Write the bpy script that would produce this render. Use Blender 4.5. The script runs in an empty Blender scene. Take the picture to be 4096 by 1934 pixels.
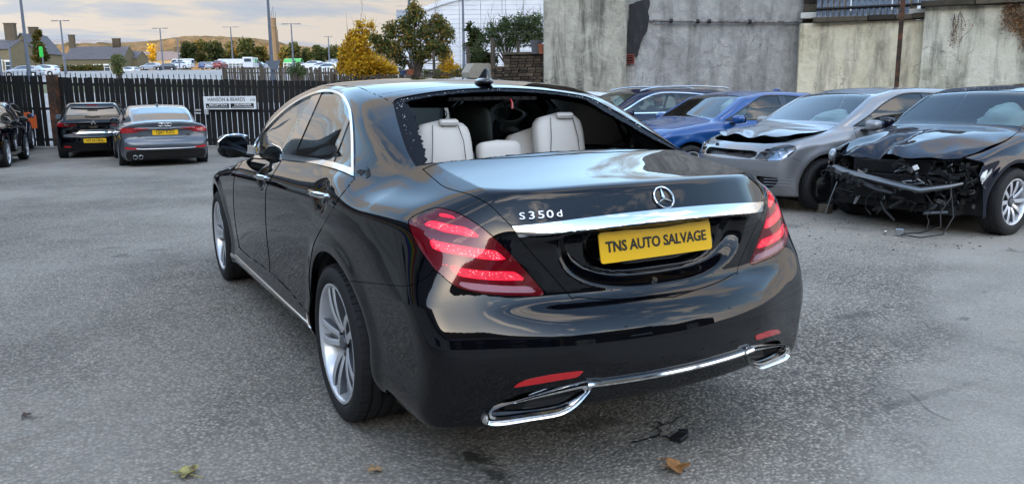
import bpy, math, random
import numpy as np
from mathutils import Vector, Matrix
R = math.radians
random.seed(7)
rng = np.random.default_rng(7)
scene = bpy.context.scene
COL = scene.collection

# ------------------------------------------------------------------ camera, sky, sun, exposure
CAM = np.array([-1.8714, -2.1603, 1.4358])
YAW, PITCH, ROLL, FPX = 0.4945383, 0.1846731, -0.0094759, 3211.18   # FPX: focal length for a 4096 px wide picture
cy_, sy_, cp_, sp_ = math.cos(YAW), math.sin(YAW), math.cos(PITCH), math.sin(PITCH)
FW = np.array([sy_*cp_, cy_*cp_, -sp_]); r0_ = np.array([cy_, -sy_, 0]); u0_ = np.cross(r0_, FW)
RT = r0_*math.cos(ROLL)+u0_*math.sin(ROLL); UP = -r0_*math.sin(ROLL)+u0_*math.cos(ROLL)
cd = bpy.data.cameras.new('camera'); cam = bpy.data.objects.new('camera', cd); COL.objects.link(cam)
cd.sensor_width = 36; cd.lens = 36*FPX/4096; cd.clip_start = .05; cd.clip_end = 12000
m = Matrix.Identity(4)
for i in range(3):
    m[i][0] = RT[i]; m[i][1] = UP[i]; m[i][2] = -FW[i]; m[i][3] = CAM[i]
cam.matrix_world = m
scene.camera = cam
FH = np.array([math.sin(YAW), math.cos(YAW), 0]); RH = np.array([math.cos(YAW), -math.sin(YAW), 0])
def ray(vx, vy):
    px, py = vx*4096/2575, vy*1934/1216
    return FW+RT*(px-2048)/FPX-UP*(py-967)/FPX
def at(vx, vy, d):            # a point of the place, surveyed from the photograph at d metres ahead of the photographer
    v = ray(vx, vy); return CAM+v*d/(v@FH)
def onz(vx, vy, z=0.0):
    v = ray(vx, vy); return CAM+v*(z-CAM[2])/v[2]
def pjm(P):                   # survey coordinates (4096 px photograph) of points, right half mirrored to the left
    P = np.asarray(P, float).copy(); P[..., 0] = -np.abs(P[..., 0])
    d = P-CAM; z = d@FW
    return 2048+FPX*(d@RT)/z, 967-FPX*(d@UP)/z

SUN_EL, SUN_AZ = 14.0, 214.0     # azimuth: degrees clockwise from +Y
world = bpy.data.worlds.new('World'); scene.world = world; world.use_nodes = True
def build_world():
    nt = world.node_tree; N = nt.nodes; L = nt.links; N.clear()
    out = N.new('ShaderNodeOutputWorld'); bg = N.new('ShaderNodeBackground')
    sky = N.new('ShaderNodeTexSky'); sky.sky_type = 'NISHITA'; sky.sun_disc = False
    sky.sun_elevation = R(SUN_EL); sky.sun_rotation = R(SUN_AZ); sky.altitude = 200; sky.air_density = 1.15; sky.dust_density = .8; sky.ozone_density = 1.2
    tc = N.new('ShaderNodeTexCoord'); sep = N.new('ShaderNodeSeparateXYZ'); L.new(tc.outputs['Generated'], sep.inputs[0])
    def math_(op, a, b=None, c=None):
        n = N.new('ShaderNodeMath'); n.operation = op
        for i, v in enumerate((a, b, c)):
            if v is None: continue
            if isinstance(v, (int, float)): n.inputs[i].default_value = v
            else: L.new(v, n.inputs[i])
        return n.outputs[0]
    zc = math_('MAXIMUM', sep.outputs[2], 0.0)
    den = math_('ADD', zc, .16)
    u = math_('DIVIDE', sep.outputs[0], den); v = math_('DIVIDE', sep.outputs[1], den)
    cmb = N.new('ShaderNodeCombineXYZ'); L.new(u, cmb.inputs[0]); L.new(v, cmb.inputs[1])
    def noise(scale, detail, rough, dist, off):
        mp = N.new('ShaderNodeMapping'); mp.inputs['Location'].default_value = off; L.new(cmb.outputs[0], mp.inputs[0])
        mp.inputs['Rotation'].default_value = (0, 0, R(28)); mp.inputs['Scale'].default_value = (.55, 1.0, 1)
        n = N.new('ShaderNodeTexNoise'); n.inputs['Scale'].default_value = scale; n.inputs['Detail'].default_value = detail
        n.inputs['Roughness'].default_value = rough; n.inputs['Distortion'].default_value = dist; L.new(mp.outputs[0], n.inputs['Vector']); return n.outputs[0]
    def ramp(fac, stops):
        n = N.new('ShaderNodeValToRGB'); L.new(fac, n.inputs[0]); cr = n.color_ramp
        while len(cr.elements) < len(stops): cr.elements.new(.5)
        for e, (p, c) in zip(cr.elements, stops): e.position = p; e.color = c if len(c) == 4 else (*c, 1)
        return n.outputs[0]
    n1 = noise(3.4, 9, .55, .3, (6.3, 2.9, .4)); n2 = noise(1.25, 5, .5, .2, (2.2, 7.4, 2.2)); n3 = noise(2.6, 7, .6, .5, (1.4, 7.7, 5.2))
    dens = math_('ADD', math_('MULTIPLY', n1, .62), math_('MULTIPLY', n2, .38))
    # more cloud low down (we look through more of the layer)
    low = math_('SUBTRACT', 1.0, math_('MINIMUM', math_('MULTIPLY', zc, 3.0), 1.0))
    dens = math_('ADD', dens, math_('MULTIPLY', low, .50))
    cov = ramp(dens, [(0, (0, 0, 0)), (.525, (0, 0, 0)), (.575, (.75, .75, .75)), (.65, (1, 1, 1))])
    shade = ramp(math_('ADD', math_('MULTIPLY', n3, .6), math_('MULTIPLY', n1, .5)), [(.40, (.62, .70, .84)), (.50, (.76, .78, .82)), (.56, (1.0, .90, .80)), (.68, (.98, .88, .78)), (.85, (.66, .66, .70))])
    mul = N.new('ShaderNodeMix'); mul.data_type = 'RGBA'; mul.blend_type = 'MULTIPLY'; mul.inputs[0].default_value = 1
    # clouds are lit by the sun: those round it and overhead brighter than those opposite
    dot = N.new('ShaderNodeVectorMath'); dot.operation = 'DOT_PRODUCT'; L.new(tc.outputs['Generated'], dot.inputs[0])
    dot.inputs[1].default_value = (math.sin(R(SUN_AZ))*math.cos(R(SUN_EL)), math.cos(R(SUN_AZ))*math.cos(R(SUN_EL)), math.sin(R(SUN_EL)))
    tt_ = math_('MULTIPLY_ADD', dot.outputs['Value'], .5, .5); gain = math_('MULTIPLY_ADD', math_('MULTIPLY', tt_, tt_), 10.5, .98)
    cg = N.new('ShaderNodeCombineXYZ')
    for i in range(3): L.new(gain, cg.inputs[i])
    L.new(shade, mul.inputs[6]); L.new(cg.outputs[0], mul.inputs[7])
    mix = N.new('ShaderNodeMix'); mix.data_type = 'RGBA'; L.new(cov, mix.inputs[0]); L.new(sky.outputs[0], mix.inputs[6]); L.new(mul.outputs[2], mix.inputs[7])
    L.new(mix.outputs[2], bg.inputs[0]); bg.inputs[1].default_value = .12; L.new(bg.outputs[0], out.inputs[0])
build_world()
sd = bpy.data.lights.new('sun', 'SUN'); sd.energy = 2.0; sd.angle = R(.5); sd.color = (1, .74, .50)
sun = bpy.data.objects.new('sun', sd); COL.objects.link(sun)
sdir = Vector((math.sin(R(SUN_AZ))*math.cos(R(SUN_EL)), math.cos(R(SUN_AZ))*math.cos(R(SUN_EL)), math.sin(R(SUN_EL))))
sun.rotation_euler = sdir.to_track_quat('Z', 'Y').to_euler(); sun.location = (0, 0, 30)
scene.view_settings.view_transform = 'Standard'; scene.view_settings.look = 'None'
scene.view_settings.gamma = 1; scene.view_settings.use_curve_mapping = False; scene.view_settings.exposure = 2.68

# ------------------------------------------------------------------ object helpers
def tag(o, label=None, cat=None, group=None, kind=None):
    if label: o['label'] = label
    if cat: o['category'] = cat
    if group: o['group'] = group
    if kind: o['kind'] = kind
    return o
def empty(name, loc=(0, 0, 0), rz=0.0, label=None, cat=None, group=None):
    o = bpy.data.objects.new(name, None); COL.objects.link(o); o.location = [float(c) for c in loc]; o.rotation_euler = (0, 0, rz)
    o.empty_display_size = .1
    return tag(o, label, cat, group)
def link(name, me, mat=None, parent=None):
    o = bpy.data.objects.new(name, me); COL.objects.link(o)
    if mat is not None:
        for k in (mat if isinstance(mat, (list, tuple)) else [mat]):
            me.materials.append(k)
    if parent is not None: o.parent = parent
    return o
def mesh_np(V, F, normals=None, smooth=True, uv=None, midx=None):
    """V (n,3), F (m,3|4) or list of faces"""
    me = bpy.data.meshes.new('m'); V = np.asarray(V, float)
    if isinstance(F, np.ndarray):
        n, k = F.shape
        me.vertices.add(len(V)); me.vertices.foreach_set('co', V.ravel())
        me.loops.add(n*k); me.loops.foreach_set('vertex_index', F.ravel().astype(np.int32))
        me.polygons.add(n); me.polygons.foreach_set('loop_start', np.arange(0, n*k, k, dtype=np.int32))
        me.polygons.foreach_set('loop_total', np.full(n, k, dtype=np.int32))
    else:
        me.from_pydata([tuple(v) for v in V], [], [tuple(f) for f in F])
    if midx is not None: me.polygons.foreach_set('material_index', np.asarray(midx, np.int32))
    me.update(calc_edges=True); me.validate()
    if smooth: me.polygons.foreach_set('use_smooth', np.ones(len(me.polygons), bool))
    if normals is not None:
        me.normals_split_custom_set_from_vertices(np.asarray(normals).tolist())
    return me
class MB:
    """collects simple shapes, linked as one mesh"""
    def __init__(s): s.v = []; s.f = []; s.mi = []; s.cur = 0
    def add(s, V, F):
        b = len(s.v); s.v += [tuple(float(c) for c in p) for p in V]; s.f += [tuple(b+i for i in f) for f in F]; s.mi += [s.cur]*len(F); return s
    def box(s, c, d, rz=0.0, M=None, bev=0.0):
        hx, hy, hz = [k/2 for k in d]
        if bev > 0:
            b = min(bev, hx*.9, hy*.9, hz*.9); P = []; 
            for sx in (-1, 1):
                for sy in (-1, 1):
                    for sz in (-1, 1):
                        P += [(sx*(hx-b), sy*(hy-b), sz*hz), (sx*(hx-b), sy*hy, sz*(hz-b)), (sx*hx, sy*(hy-b), sz*(hz-b))]
            i = lambda sx, sy, sz, k: 3*((sx > 0)*4+(sy > 0)*2+(sz > 0))+k
            F = []
            for sg in (-1, 1):
                q = [i(-1, -1, sg, 0), i(1, -1, sg, 0), i(1, 1, sg, 0), i(-1, 1, sg, 0)]; F.append(q if sg > 0 else q[::-1])
                q = [i(-1, sg, -1, 1), i(-1, sg, 1, 1), i(1, sg, 1, 1), i(1, sg, -1, 1)]; F.append(q if sg > 0 else q[::-1])
                q = [i(sg, -1, -1, 2), i(sg, 1, -1, 2), i(sg, 1, 1, 2), i(sg, -1, 1, 2)]; F.append(q if sg > 0 else q[::-1])
            for a in (-1, 1):
                for b2 in (-1, 1):
                    q = [i(-1, a, b2, 0), i(1, a, b2, 0), i(1, a, b2, 1), i(-1, a, b2, 1)]; F.append(q if a*b2 < 0 else q[::-1])
                    q = [i(a, -1, b2, 0), i(a, 1, b2, 0), i(a, 1, b2, 2), i(a, -1, b2, 2)]; F.append(q if a*b2 > 0 else q[::-1])
                    q = [i(a, b2, -1, 1), i(a, b2, 1, 1), i(a, b2, 1, 2), i(a, b2, -1, 2)]; F.append(q if a*b2 < 0 else q[::-1])
            for sx in (-1, 1):
                for sy in (-1, 1):
                    for sz in (-1, 1):
                        q = [i(sx, sy, sz, 0), i(sx, sy, sz, 1), i(sx, sy, sz, 2)]; F.append(q if sx*sy*sz < 0 else q[::-1])
        else:
            P = [(x, y, z) for x in (-hx, hx) for y in (-hy, hy) for z in (-hz, hz)]
            F = [(0, 1, 3, 2), (4, 6, 7, 5), (0, 4, 5, 1), (2, 3, 7, 6), (0, 2, 6, 4), (1, 5, 7, 3)]
        c_, s_ = math.cos(rz), math.sin(rz); Q = []
        for p in P:
            if M is not None: p = M @ Vector(p)
            Q.append((c[0]+p[0]*c_-p[1]*s_, c[1]+p[0]*s_+p[1]*c_, c[2]+p[2]))
        return s.add(Q, F)
    def tube(s, pts, r, n=8, cap=True, flat=None):
        pts = [Vector(p) for p in pts]; k = len(pts); rr = r if isinstance(r, (list, tuple)) else [r]*k
        V = []; up = Vector((0, 0, 1)); prev = None
        for i, p in enumerate(pts):
            t = (pts[min(i+1, k-1)]-pts[max(i-1, 0)]).normalized()
            if prev is None:
                a = t.cross(up); a = a if a.length > 1e-3 else t.cross(Vector((1, 0, 0))); a.normalize()
            else:
                a = prev-t*prev.dot(t); a = a.normalized() if a.length > 1e-6 else prev
            prev = a; b = t.cross(a)
            for j in range(n):
                w = 2*math.pi*j/n; V.append(p+a*math.cos(w)*rr[i]+b*math.sin(w)*rr[i]*(flat or 1))
        F = [(i*n+j, i*n+(j+1) % n, (i+1)*n+(j+1) % n, (i+1)*n+j) for i in range(k-1) for j in range(n)]
        if cap: F += [tuple(range(n))[::-1], tuple((k-1)*n+j for j in range(n))]
        return s.add(V, F)
    def prism(s, poly, d, axis='z', o=0.0):
        """poly 2-D outline extruded by d from o along the axis; axis x: poly=(y,z); y: (x,z); z: (x,y)"""
        n = len(poly)
        def P(a, b, h): return {'x': (h, a, b), 'y': (a, h, b), 'z': (a, b, h)}[axis]
        V = [P(a, b, o) for a, b in poly]+[P(a, b, o+d) for a, b in poly]
        F = [tuple(range(n)), tuple(range(2*n-1, n-1, -1))]+[(i, i+n, (i+1) % n+n, (i+1) % n) for i in range(n)]
        return s.add(V, F)
    def lathe(s, prof, n=32, axis='x', c=(0, 0, 0), a0=0.0, a1=2*math.pi):
        """prof list of (r, h)"""
        V = []; full = abs(a1-a0-2*math.pi) < 1e-6; m_ = n if full else n+1
        for j in range(m_):
            w = a0+(a1-a0)*j/n; cw, sw = math.cos(w), math.sin(w)
            for r_, h in prof:
                V.append({'x': (c[0]+h, c[1]+r_*cw, c[2]+r_*sw), 'y': (c[0]+r_*cw, c[1]+h, c[2]+r_*sw), 'z': (c[0]+r_*cw, c[1]+r_*sw, c[2]+h)}[axis])
        k = len(prof); F = []
        for j in range(n):
            j2 = (j+1) % m_
            for i in range(k-1): F.append((j*k+i, j*k+i+1, j2*k+i+1, j2*k+i))
        return s.add(V, F)
    def fix(s):
        import bmesh
        me = bpy.data.meshes.new('m'); me.from_pydata(s.v, [], s.f); me.update()
        bm = bmesh.new(); bm.from_mesh(me); bmesh.ops.recalc_face_normals(bm, faces=bm.faces); bm.to_mesh(me); bm.free()
        return me
    def mesh(s, smooth=False, sharp=None, fix=True):
        me = s.fix() if fix else bpy.data.meshes.new('m')
        if not fix: me.from_pydata(s.v, [], s.f); me.update()
        if any(s.mi): me.polygons.foreach_set('material_index', np.array(s.mi, np.int32))
        if smooth:
            me.polygons.foreach_set('use_smooth', np.ones(len(me.polygons), bool))
            me.set_sharp_from_angle(angle=R(sharp or 35))
        return me
    def build(s, name, mat, parent=None, smooth=False, sharp=None, fix=True):
        return link(name, s.mesh(smooth, sharp, fix), mat, parent)
def copy_tree(o, parent=None):
    c = o.copy(); COL.objects.link(c)
    if parent is not None: c.parent = parent
    for ch in KIDS.get(o.name, []) or [k for k in o.children]: copy_tree(ch, c)
    return c
KIDS = {}

# ------------------------------------------------------------------ materials
def mat(name, color, rough=.5, metal=0.0, coat=0.0, spec=.5, emit=None, estr=1.0, trans=0.0, alpha=1.0, ior=1.45, coat_rough=.03):
    m_ = bpy.data.materials.new(name); m_.use_nodes = True; b = m_.node_tree.nodes['Principled BSDF']
    b.inputs['Base Color'].default_value = (*color, 1); b.inputs['Roughness'].default_value = rough; b.inputs['Metallic'].default_value = metal
    b.inputs['Coat Weight'].default_value = coat; b.inputs['Coat Roughness'].default_value = coat_rough; b.inputs['Specular IOR Level'].default_value = spec
    b.inputs['IOR'].default_value = ior; b.inputs['Transmission Weight'].default_value = trans; b.inputs['Alpha'].default_value = alpha
    if emit: b.inputs['Emission Color'].default_value = (*emit, 1); b.inputs['Emission Strength'].default_value = estr
    return m_
class NT:
    """tiny node helper"""
    def __init__(s, m_): s.m = m_; s.t = m_.node_tree; s.N = s.t.nodes; s.L = s.t.links; s.b = s.N['Principled BSDF']; s.o = s.N.new('ShaderNodeTexCoord').outputs['Object']
    def new(s, t, **k):
        n = s.N.new(t)
        for a, b in k.items(): setattr(n, a, b)
        return n
    def put(s, sock, v):
        if isinstance(v, (int, float)): sock.default_value = v
        elif isinstance(v, tuple): sock.default_value = v if len(v) == 4 or sock.type == 'VECTOR' else (*v, 1)
        else: s.L.new(v, sock)
    def mapping(s, scale=(1, 1, 1), rot=(0, 0, 0), loc=(0, 0, 0), src=None):
        n = s.new('ShaderNodeMapping'); n.inputs['Scale'].default_value = scale; n.inputs['Rotation'].default_value = rot; n.inputs['Location'].default_value = loc
        s.L.new(src or s.o, n.inputs[0]); return n.outputs[0]
    def noise(s, scale, detail=4, rough=.55, dist=0.0, vec=None, out=0):
        n = s.new('ShaderNodeTexNoise'); n.inputs['Scale'].default_value = scale; n.inputs['Detail'].default_value = detail; n.inputs['Roughness'].default_value = rough
        n.inputs['Distortion'].default_value = dist; s.L.new(vec or s.o, n.inputs['Vector']); return n.outputs[out]
    def voro(s, scale, feature='F1', vec=None, out='Distance', rnd=1.0):
        n = s.new('ShaderNodeTexVoronoi', feature=feature); n.inputs['Scale'].default_value = scale; n.inputs['Randomness'].default_value = rnd
        s.L.new(vec or s.o, n.inputs['Vector']); return n.outputs[out]
    def ramp(s, fac, stops, interp='LINEAR'):
        n = s.new('ShaderNodeValToRGB'); s.put(n.inputs[0], fac); cr = n.color_ramp; cr.interpolation = interp
        while len(cr.elements) < len(stops): cr.elements.new(.5)
        for e, (p, c) in zip(cr.elements, stops):
            e.position = p; c = (c, c, c) if isinstance(c, (int, float)) else c; e.color = (*c, 1) if len(c) == 3 else c
        return n.outputs[0]
    def mix(s, fac, a, b, blend='MIX'):
        n = s.new('ShaderNodeMix', data_type='RGBA', blend_type=blend); s.put(n.inputs[0], fac); s.put(n.inputs[6], a); s.put(n.inputs[7], b); return n.outputs[2]
    def math(s, op, a, b=0.0, c=0.0):
        n = s.new('ShaderNodeMath', operation=op); s.put(n.inputs[0], a); s.put(n.inputs[1], b); s.put(n.inputs[2], c); return n.outputs[0]
    def sep(s, src=None):
        n = s.new('ShaderNodeSeparateXYZ'); s.L.new(src or s.o, n.inputs[0]); return n.outputs
    def bump(s, h, strength=.3, dist=.01, normal=None):
        n = s.new('ShaderNodeBump'); n.inputs['Strength'].default_value = strength; n.inputs['Distance'].default_value = dist; s.L.new(h, n.inputs['Height'])
        if normal is not None: s.L.new(normal, n.inputs['Normal'])
        return n.outputs[0]
    def set(s, **k):
        for a, v in k.items(): s.put(s.b.inputs[a.replace('_', ' ')], v)
def nm(name, color=(.5, .5, .5), **k):
    return NT(mat(name, color, **k))
M = {}
def paint(name, col, flake=0.0, rough=.35, dust=.0, metal=.0, coat=1.0):
    t = nm(name, col, rough=rough, metal=metal, coat=coat, coat_rough=.012, spec=.5 if metal else .0)
    n = t.noise(1.7, 6, .6)
    if dust:
        d = t.ramp(t.noise(6, 8, .65), [(.35, 0.0), (.75, dust)])
        nz = t.new('ShaderNodeNewGeometry'); z = t.sep(nz.outputs['Normal'])[2]
        up = t.ramp(z, [(.2, .15), (.9, 1.0)])
        f = t.math('MULTIPLY', d, up)
        t.set(Base_Color=t.mix(f, col, (.22, .2, .18)), Roughness=t.math('ADD', rough, t.math('MULTIPLY', f, .4)), Coat_Roughness=t.math('ADD', .015, t.math('MULTIPLY', f, .35)))
    wv = t.noise(2.3, 2, .4); t.b.inputs['Coat Normal']
    t.L.new(t.bump(wv, .025, .02), t.b.inputs['Coat Normal'])
    return t.m
M['black_paint'] = paint('black_paint', (.0012, .0015, .003), rough=.3, dust=.004)
M['gap'] = mat('gap', (.004, .004, .004), .9)
M['rubber'] = nm('rubber', (.012, .012, .013), rough=.75).m
M['plastic'] = mat('black_plastic', (.010, .010, .011), .45)
M['gloss_black'] = mat('gloss_black', (.004, .004, .005), .08, coat=1.0)
M['chrome'] = mat('chrome', (.78, .79, .80), .07, metal=1.0)
M['satin'] = mat('satin_metal', (.55, .56, .58), .25, metal=1.0)
M['alloy'] = mat('alloy', (.62, .64, .68), .28, metal=.45, coat=.8)
M['alloy_dark'] = mat('alloy_dark', (.14, .15, .17), .35, metal=.6)
M['tint'] = mat('tinted_glass', (.012, .015, .018), .02, coat=1.0, spec=.8)
M['glass'] = mat('clear_glass', (.75, .85, .82), .0, trans=1.0, ior=1.45)
def tglass(name, col, alpha):
    """thin window glass: darkens what is behind and mirrors what is before it"""
    m_ = bpy.data.materials.new(name); m_.use_nodes = True; N = m_.node_tree.nodes; L = m_.node_tree.links; N.clear()
    o = N.new('ShaderNodeOutputMaterial'); t_ = N.new('ShaderNodeBsdfTransparent'); t_.inputs[0].default_value = (*col, 1)
    g = N.new('ShaderNodeBsdfGlossy'); g.inputs['Roughness'].default_value = .01; g.inputs[0].default_value = (1, 1, 1, 1)
    f = N.new('ShaderNodeFresnel'); f.inputs[0].default_value = 1.5; mx = N.new('ShaderNodeMixShader'); mt = N.new('ShaderNodeMath'); mt.operation = 'MULTIPLY_ADD'
    mt.inputs[1].default_value = 1.1; mt.inputs[2].default_value = alpha; mt.use_clamp = True
    L.new(f.outputs[0], mt.inputs[0]); L.new(mt.outputs[0], mx.inputs[0]); L.new(t_.outputs[0], mx.inputs[1]); L.new(g.outputs[0], mx.inputs[2]); L.new(mx.outputs[0], o.inputs[0])
    return m_
M['thin_glass'] = tglass('thin_glass', (.62, .72, .69), .02)
M['dark_glass'] = tglass('dark_glass', (.22, .25, .25), .06)
M['yellow_plate'] = mat('yellow_plate', (.80, .47, .008), .3, coat=.5)
M['white_plate'] = mat('white_plate', (.75, .75, .72), .35)
M['letter'] = mat('letter_black', (.008, .008, .008), .4)
M['red_lens'] = mat('red_lens', (.32, .006, .012), .12, coat=1.0)
M['dark_red'] = mat('dark_red', (.09, .003, .006), .12, coat=1.0)
M['clear_lens'] = mat('clear_lens', (.62, .64, .66), .12, coat=1.0)
M['liner'] = mat('wheel_liner', (.008, .008, .008), .95)

# ------------------------------------------------------------------ smooth-body kit: implicit body -> mesh -> cut into panels
class Prof:
    """polyline rounded by a gaussian of width s"""
    def __init__(s, pts, sig=.05):
        x = np.array([p[0] for p in pts], float); y = np.array([p[1] for p in pts], float)
        lo, hi = x[0]-6*sig-.3, x[-1]+6*sig+.3; n = max(int((hi-lo)/max(sig/4, .001)), 200); n = min(n, 6000)
        g = np.linspace(lo, hi, n); dx = g[1]-g[0]
        sl0 = (y[1]-y[0])/(x[1]-x[0]); sl1 = (y[-1]-y[-2])/(x[-1]-x[-2])
        t = np.interp(g, x, y); t = np.where(g < x[0], y[0]+(g-x[0])*sl0, t); t = np.where(g > x[-1], y[-1]+(g-x[-1])*sl1, t)
        h = max(int(3*sig/dx), 1); k = np.exp(-.5*(np.arange(-h, h+1)*dx/sig)**2); k /= k.sum()
        tp = np.concatenate([t[0]-(np.arange(h, 0, -1))*dx*sl0, t, t[-1]+np.arange(1, h+1)*dx*sl1])
        s.g = g; s.t = np.convolve(tp, k, 'valid')
    def __call__(s, v): return np.interp(v, s.g, s.t)
def smax(a, b, k):
    h = np.maximum(k-np.abs(a-b), 0)/k
    return np.maximum(a, b)+h*h*h*k/6
def smin(a, b, k): return -smax(-a, -b, k)
def sstep(a, b, v):
    t = np.clip((v-a)/(b-a), 0, 1); return t*t*(3-2*t)
def grad(F, P, e=.002):
    G = np.empty_like(P)
    for i in range(3):
        d = np.zeros(3); d[i] = e
        G[:, i] = (F(*(P+d).T)-F(*(P-d).T))/(2*e)
    return G
class TM:
    """triangle mesh with normals"""
    def __init__(s, V, T, N): s.V = V; s.T = T; s.N = N
    def compact(s):
        u, inv = np.unique(s.T, return_inverse=True); return TM(s.V[u], inv.reshape(-1, 3), s.N[u])
    def copy(s): return TM(s.V.copy(), s.T.copy(), s.N.copy())
    def offset(s, d): return TM(s.V+s.N*d, s.T, s.N)
    @staticmethod
    def join(ms):
        V = []; T = []; N = []; b = 0
        for m_ in ms:
            if len(m_.T) == 0: continue
            V.append(m_.V); N.append(m_.N); T.append(m_.T+b); b += len(m_.V)
        if not V: return TM(np.zeros((0, 3)), np.zeros((0, 3), int), np.zeros((0, 3)))
        return TM(np.concatenate(V), np.concatenate(T), np.concatenate(N))
    def mirror(s):
        k = np.array([-1, 1, 1]); return TM(s.V*k, s.T[:, ::-1].copy(), s.N*k)
    def split(s, phi):
        phi = np.where(np.abs(phi) < 1e-6, 1e-6, phi); sg = phi > 0; c = sg[s.T].sum(1)
        pos = s.T[c == 3]; neg = s.T[c == 0]; mx = s.T[(c == 1) | (c == 2)]
        if len(mx) == 0: return TM(s.V, neg, s.N).compact() if len(neg) else TM.join([]), TM(s.V, pos, s.N).compact() if len(pos) else TM.join([])
        cm = sg[mx].sum(1); lone = np.where(cm[:, None] == 1, sg[mx], ~sg[mx]); k = lone.argmax(1)
        r_ = np.arange(len(mx)); a = mx[r_, k]; b = mx[r_, (k+1) % 3]; c_ = mx[r_, (k+2) % 3]
        E = np.concatenate([np.stack([a, b], 1), np.stack([a, c_], 1)]); Es = np.sort(E, 1)
        key = Es[:, 0].astype(np.int64)*len(s.V)+Es[:, 1]; uk, idx, inv = np.unique(key, return_index=True, return_inverse=True)
        e0 = Es[idx, 0]; e1 = Es[idx, 1]; t = (phi[e0]/(phi[e0]-phi[e1]))[:, None]
        NV = s.V[e0]*(1-t)+s.V[e1]*t; NN = s.N[e0]*(1-t)+s.N[e1]*t; NN /= np.linalg.norm(NN, axis=1)[:, None]+1e-12
        V = np.concatenate([s.V, NV]); N = np.concatenate([s.N, NN]); inv = inv.ravel()+len(s.V)
        ab = inv[:len(mx)]; ac = inv[len(mx):]
        t1 = np.stack([a, ab, ac], 1); t2 = np.concatenate([np.stack([ab, b, c_], 1), np.stack([ab, c_, ac], 1)])
        lp = cm == 1; lp2 = np.concatenate([lp, lp])
        pos = np.concatenate([pos, t1[lp], t2[~lp2]]); neg = np.concatenate([neg, t1[~lp], t2[lp2]])
        return TM(V, neg, N).compact(), TM(V, pos, N).compact()
    def largest(s):
        if len(s.T) == 0: return s
        lab = np.arange(len(s.V))
        while True:
            m_ = lab[s.T].min(1); new = lab.copy(); 
            for k in range(3): np.minimum.at(new, s.T[:, k], m_)
            new = new[new]
            if (new == lab).all(): break
            lab = new
        r_ = lab[s.T[:, 0]]; u, c = np.unique(r_, return_counts=True); return TM(s.V, s.T[r_ == u[c.argmax()]], s.N).compact()
    def edges(s):
        E = np.concatenate([s.T[:, [0, 1]], s.T[:, [1, 2]], s.T[:, [2, 0]]]); key = np.sort(E, 1); k = key[:, 0].astype(np.int64)*(s.T.max()+1)+key[:, 1]
        u, i, c = np.unique(k, return_index=True, return_counts=True); return E[i[c == 1]]
    def flange(s, d=.012, skip=None):
        """fold the free edges inward so a panel has thickness"""
        E = s.edges()
        if skip is not None and len(E): E = E[~(skip(s.V[E[:, 0]]) & skip(s.V[E[:, 1]]))]
        if len(E) == 0: return s
        a, b = s.V[E[:, 0]], s.V[E[:, 1]]; na, nb = s.N[E[:, 0]], s.N[E[:, 1]]
        n = len(E); V = np.concatenate([a, b, b-nb*d, a-na*d]); fn = np.cross(b-a, na); fn /= np.linalg.norm(fn, axis=1)[:, None]+1e-12
        i = np.arange(n); T = np.concatenate([np.stack([i+n, i, i+3*n], 1), np.stack([i+n, i+3*n, i+2*n], 1)])
        return TM.join([s, TM(V, T, np.concatenate([fn]*4))])
    def obj(s, name, mat_, parent):
        c = s.compact() if len(s.T) else s
        return link(name, mesh_np(c.V, c.T, c.N), mat_, parent)
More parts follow.
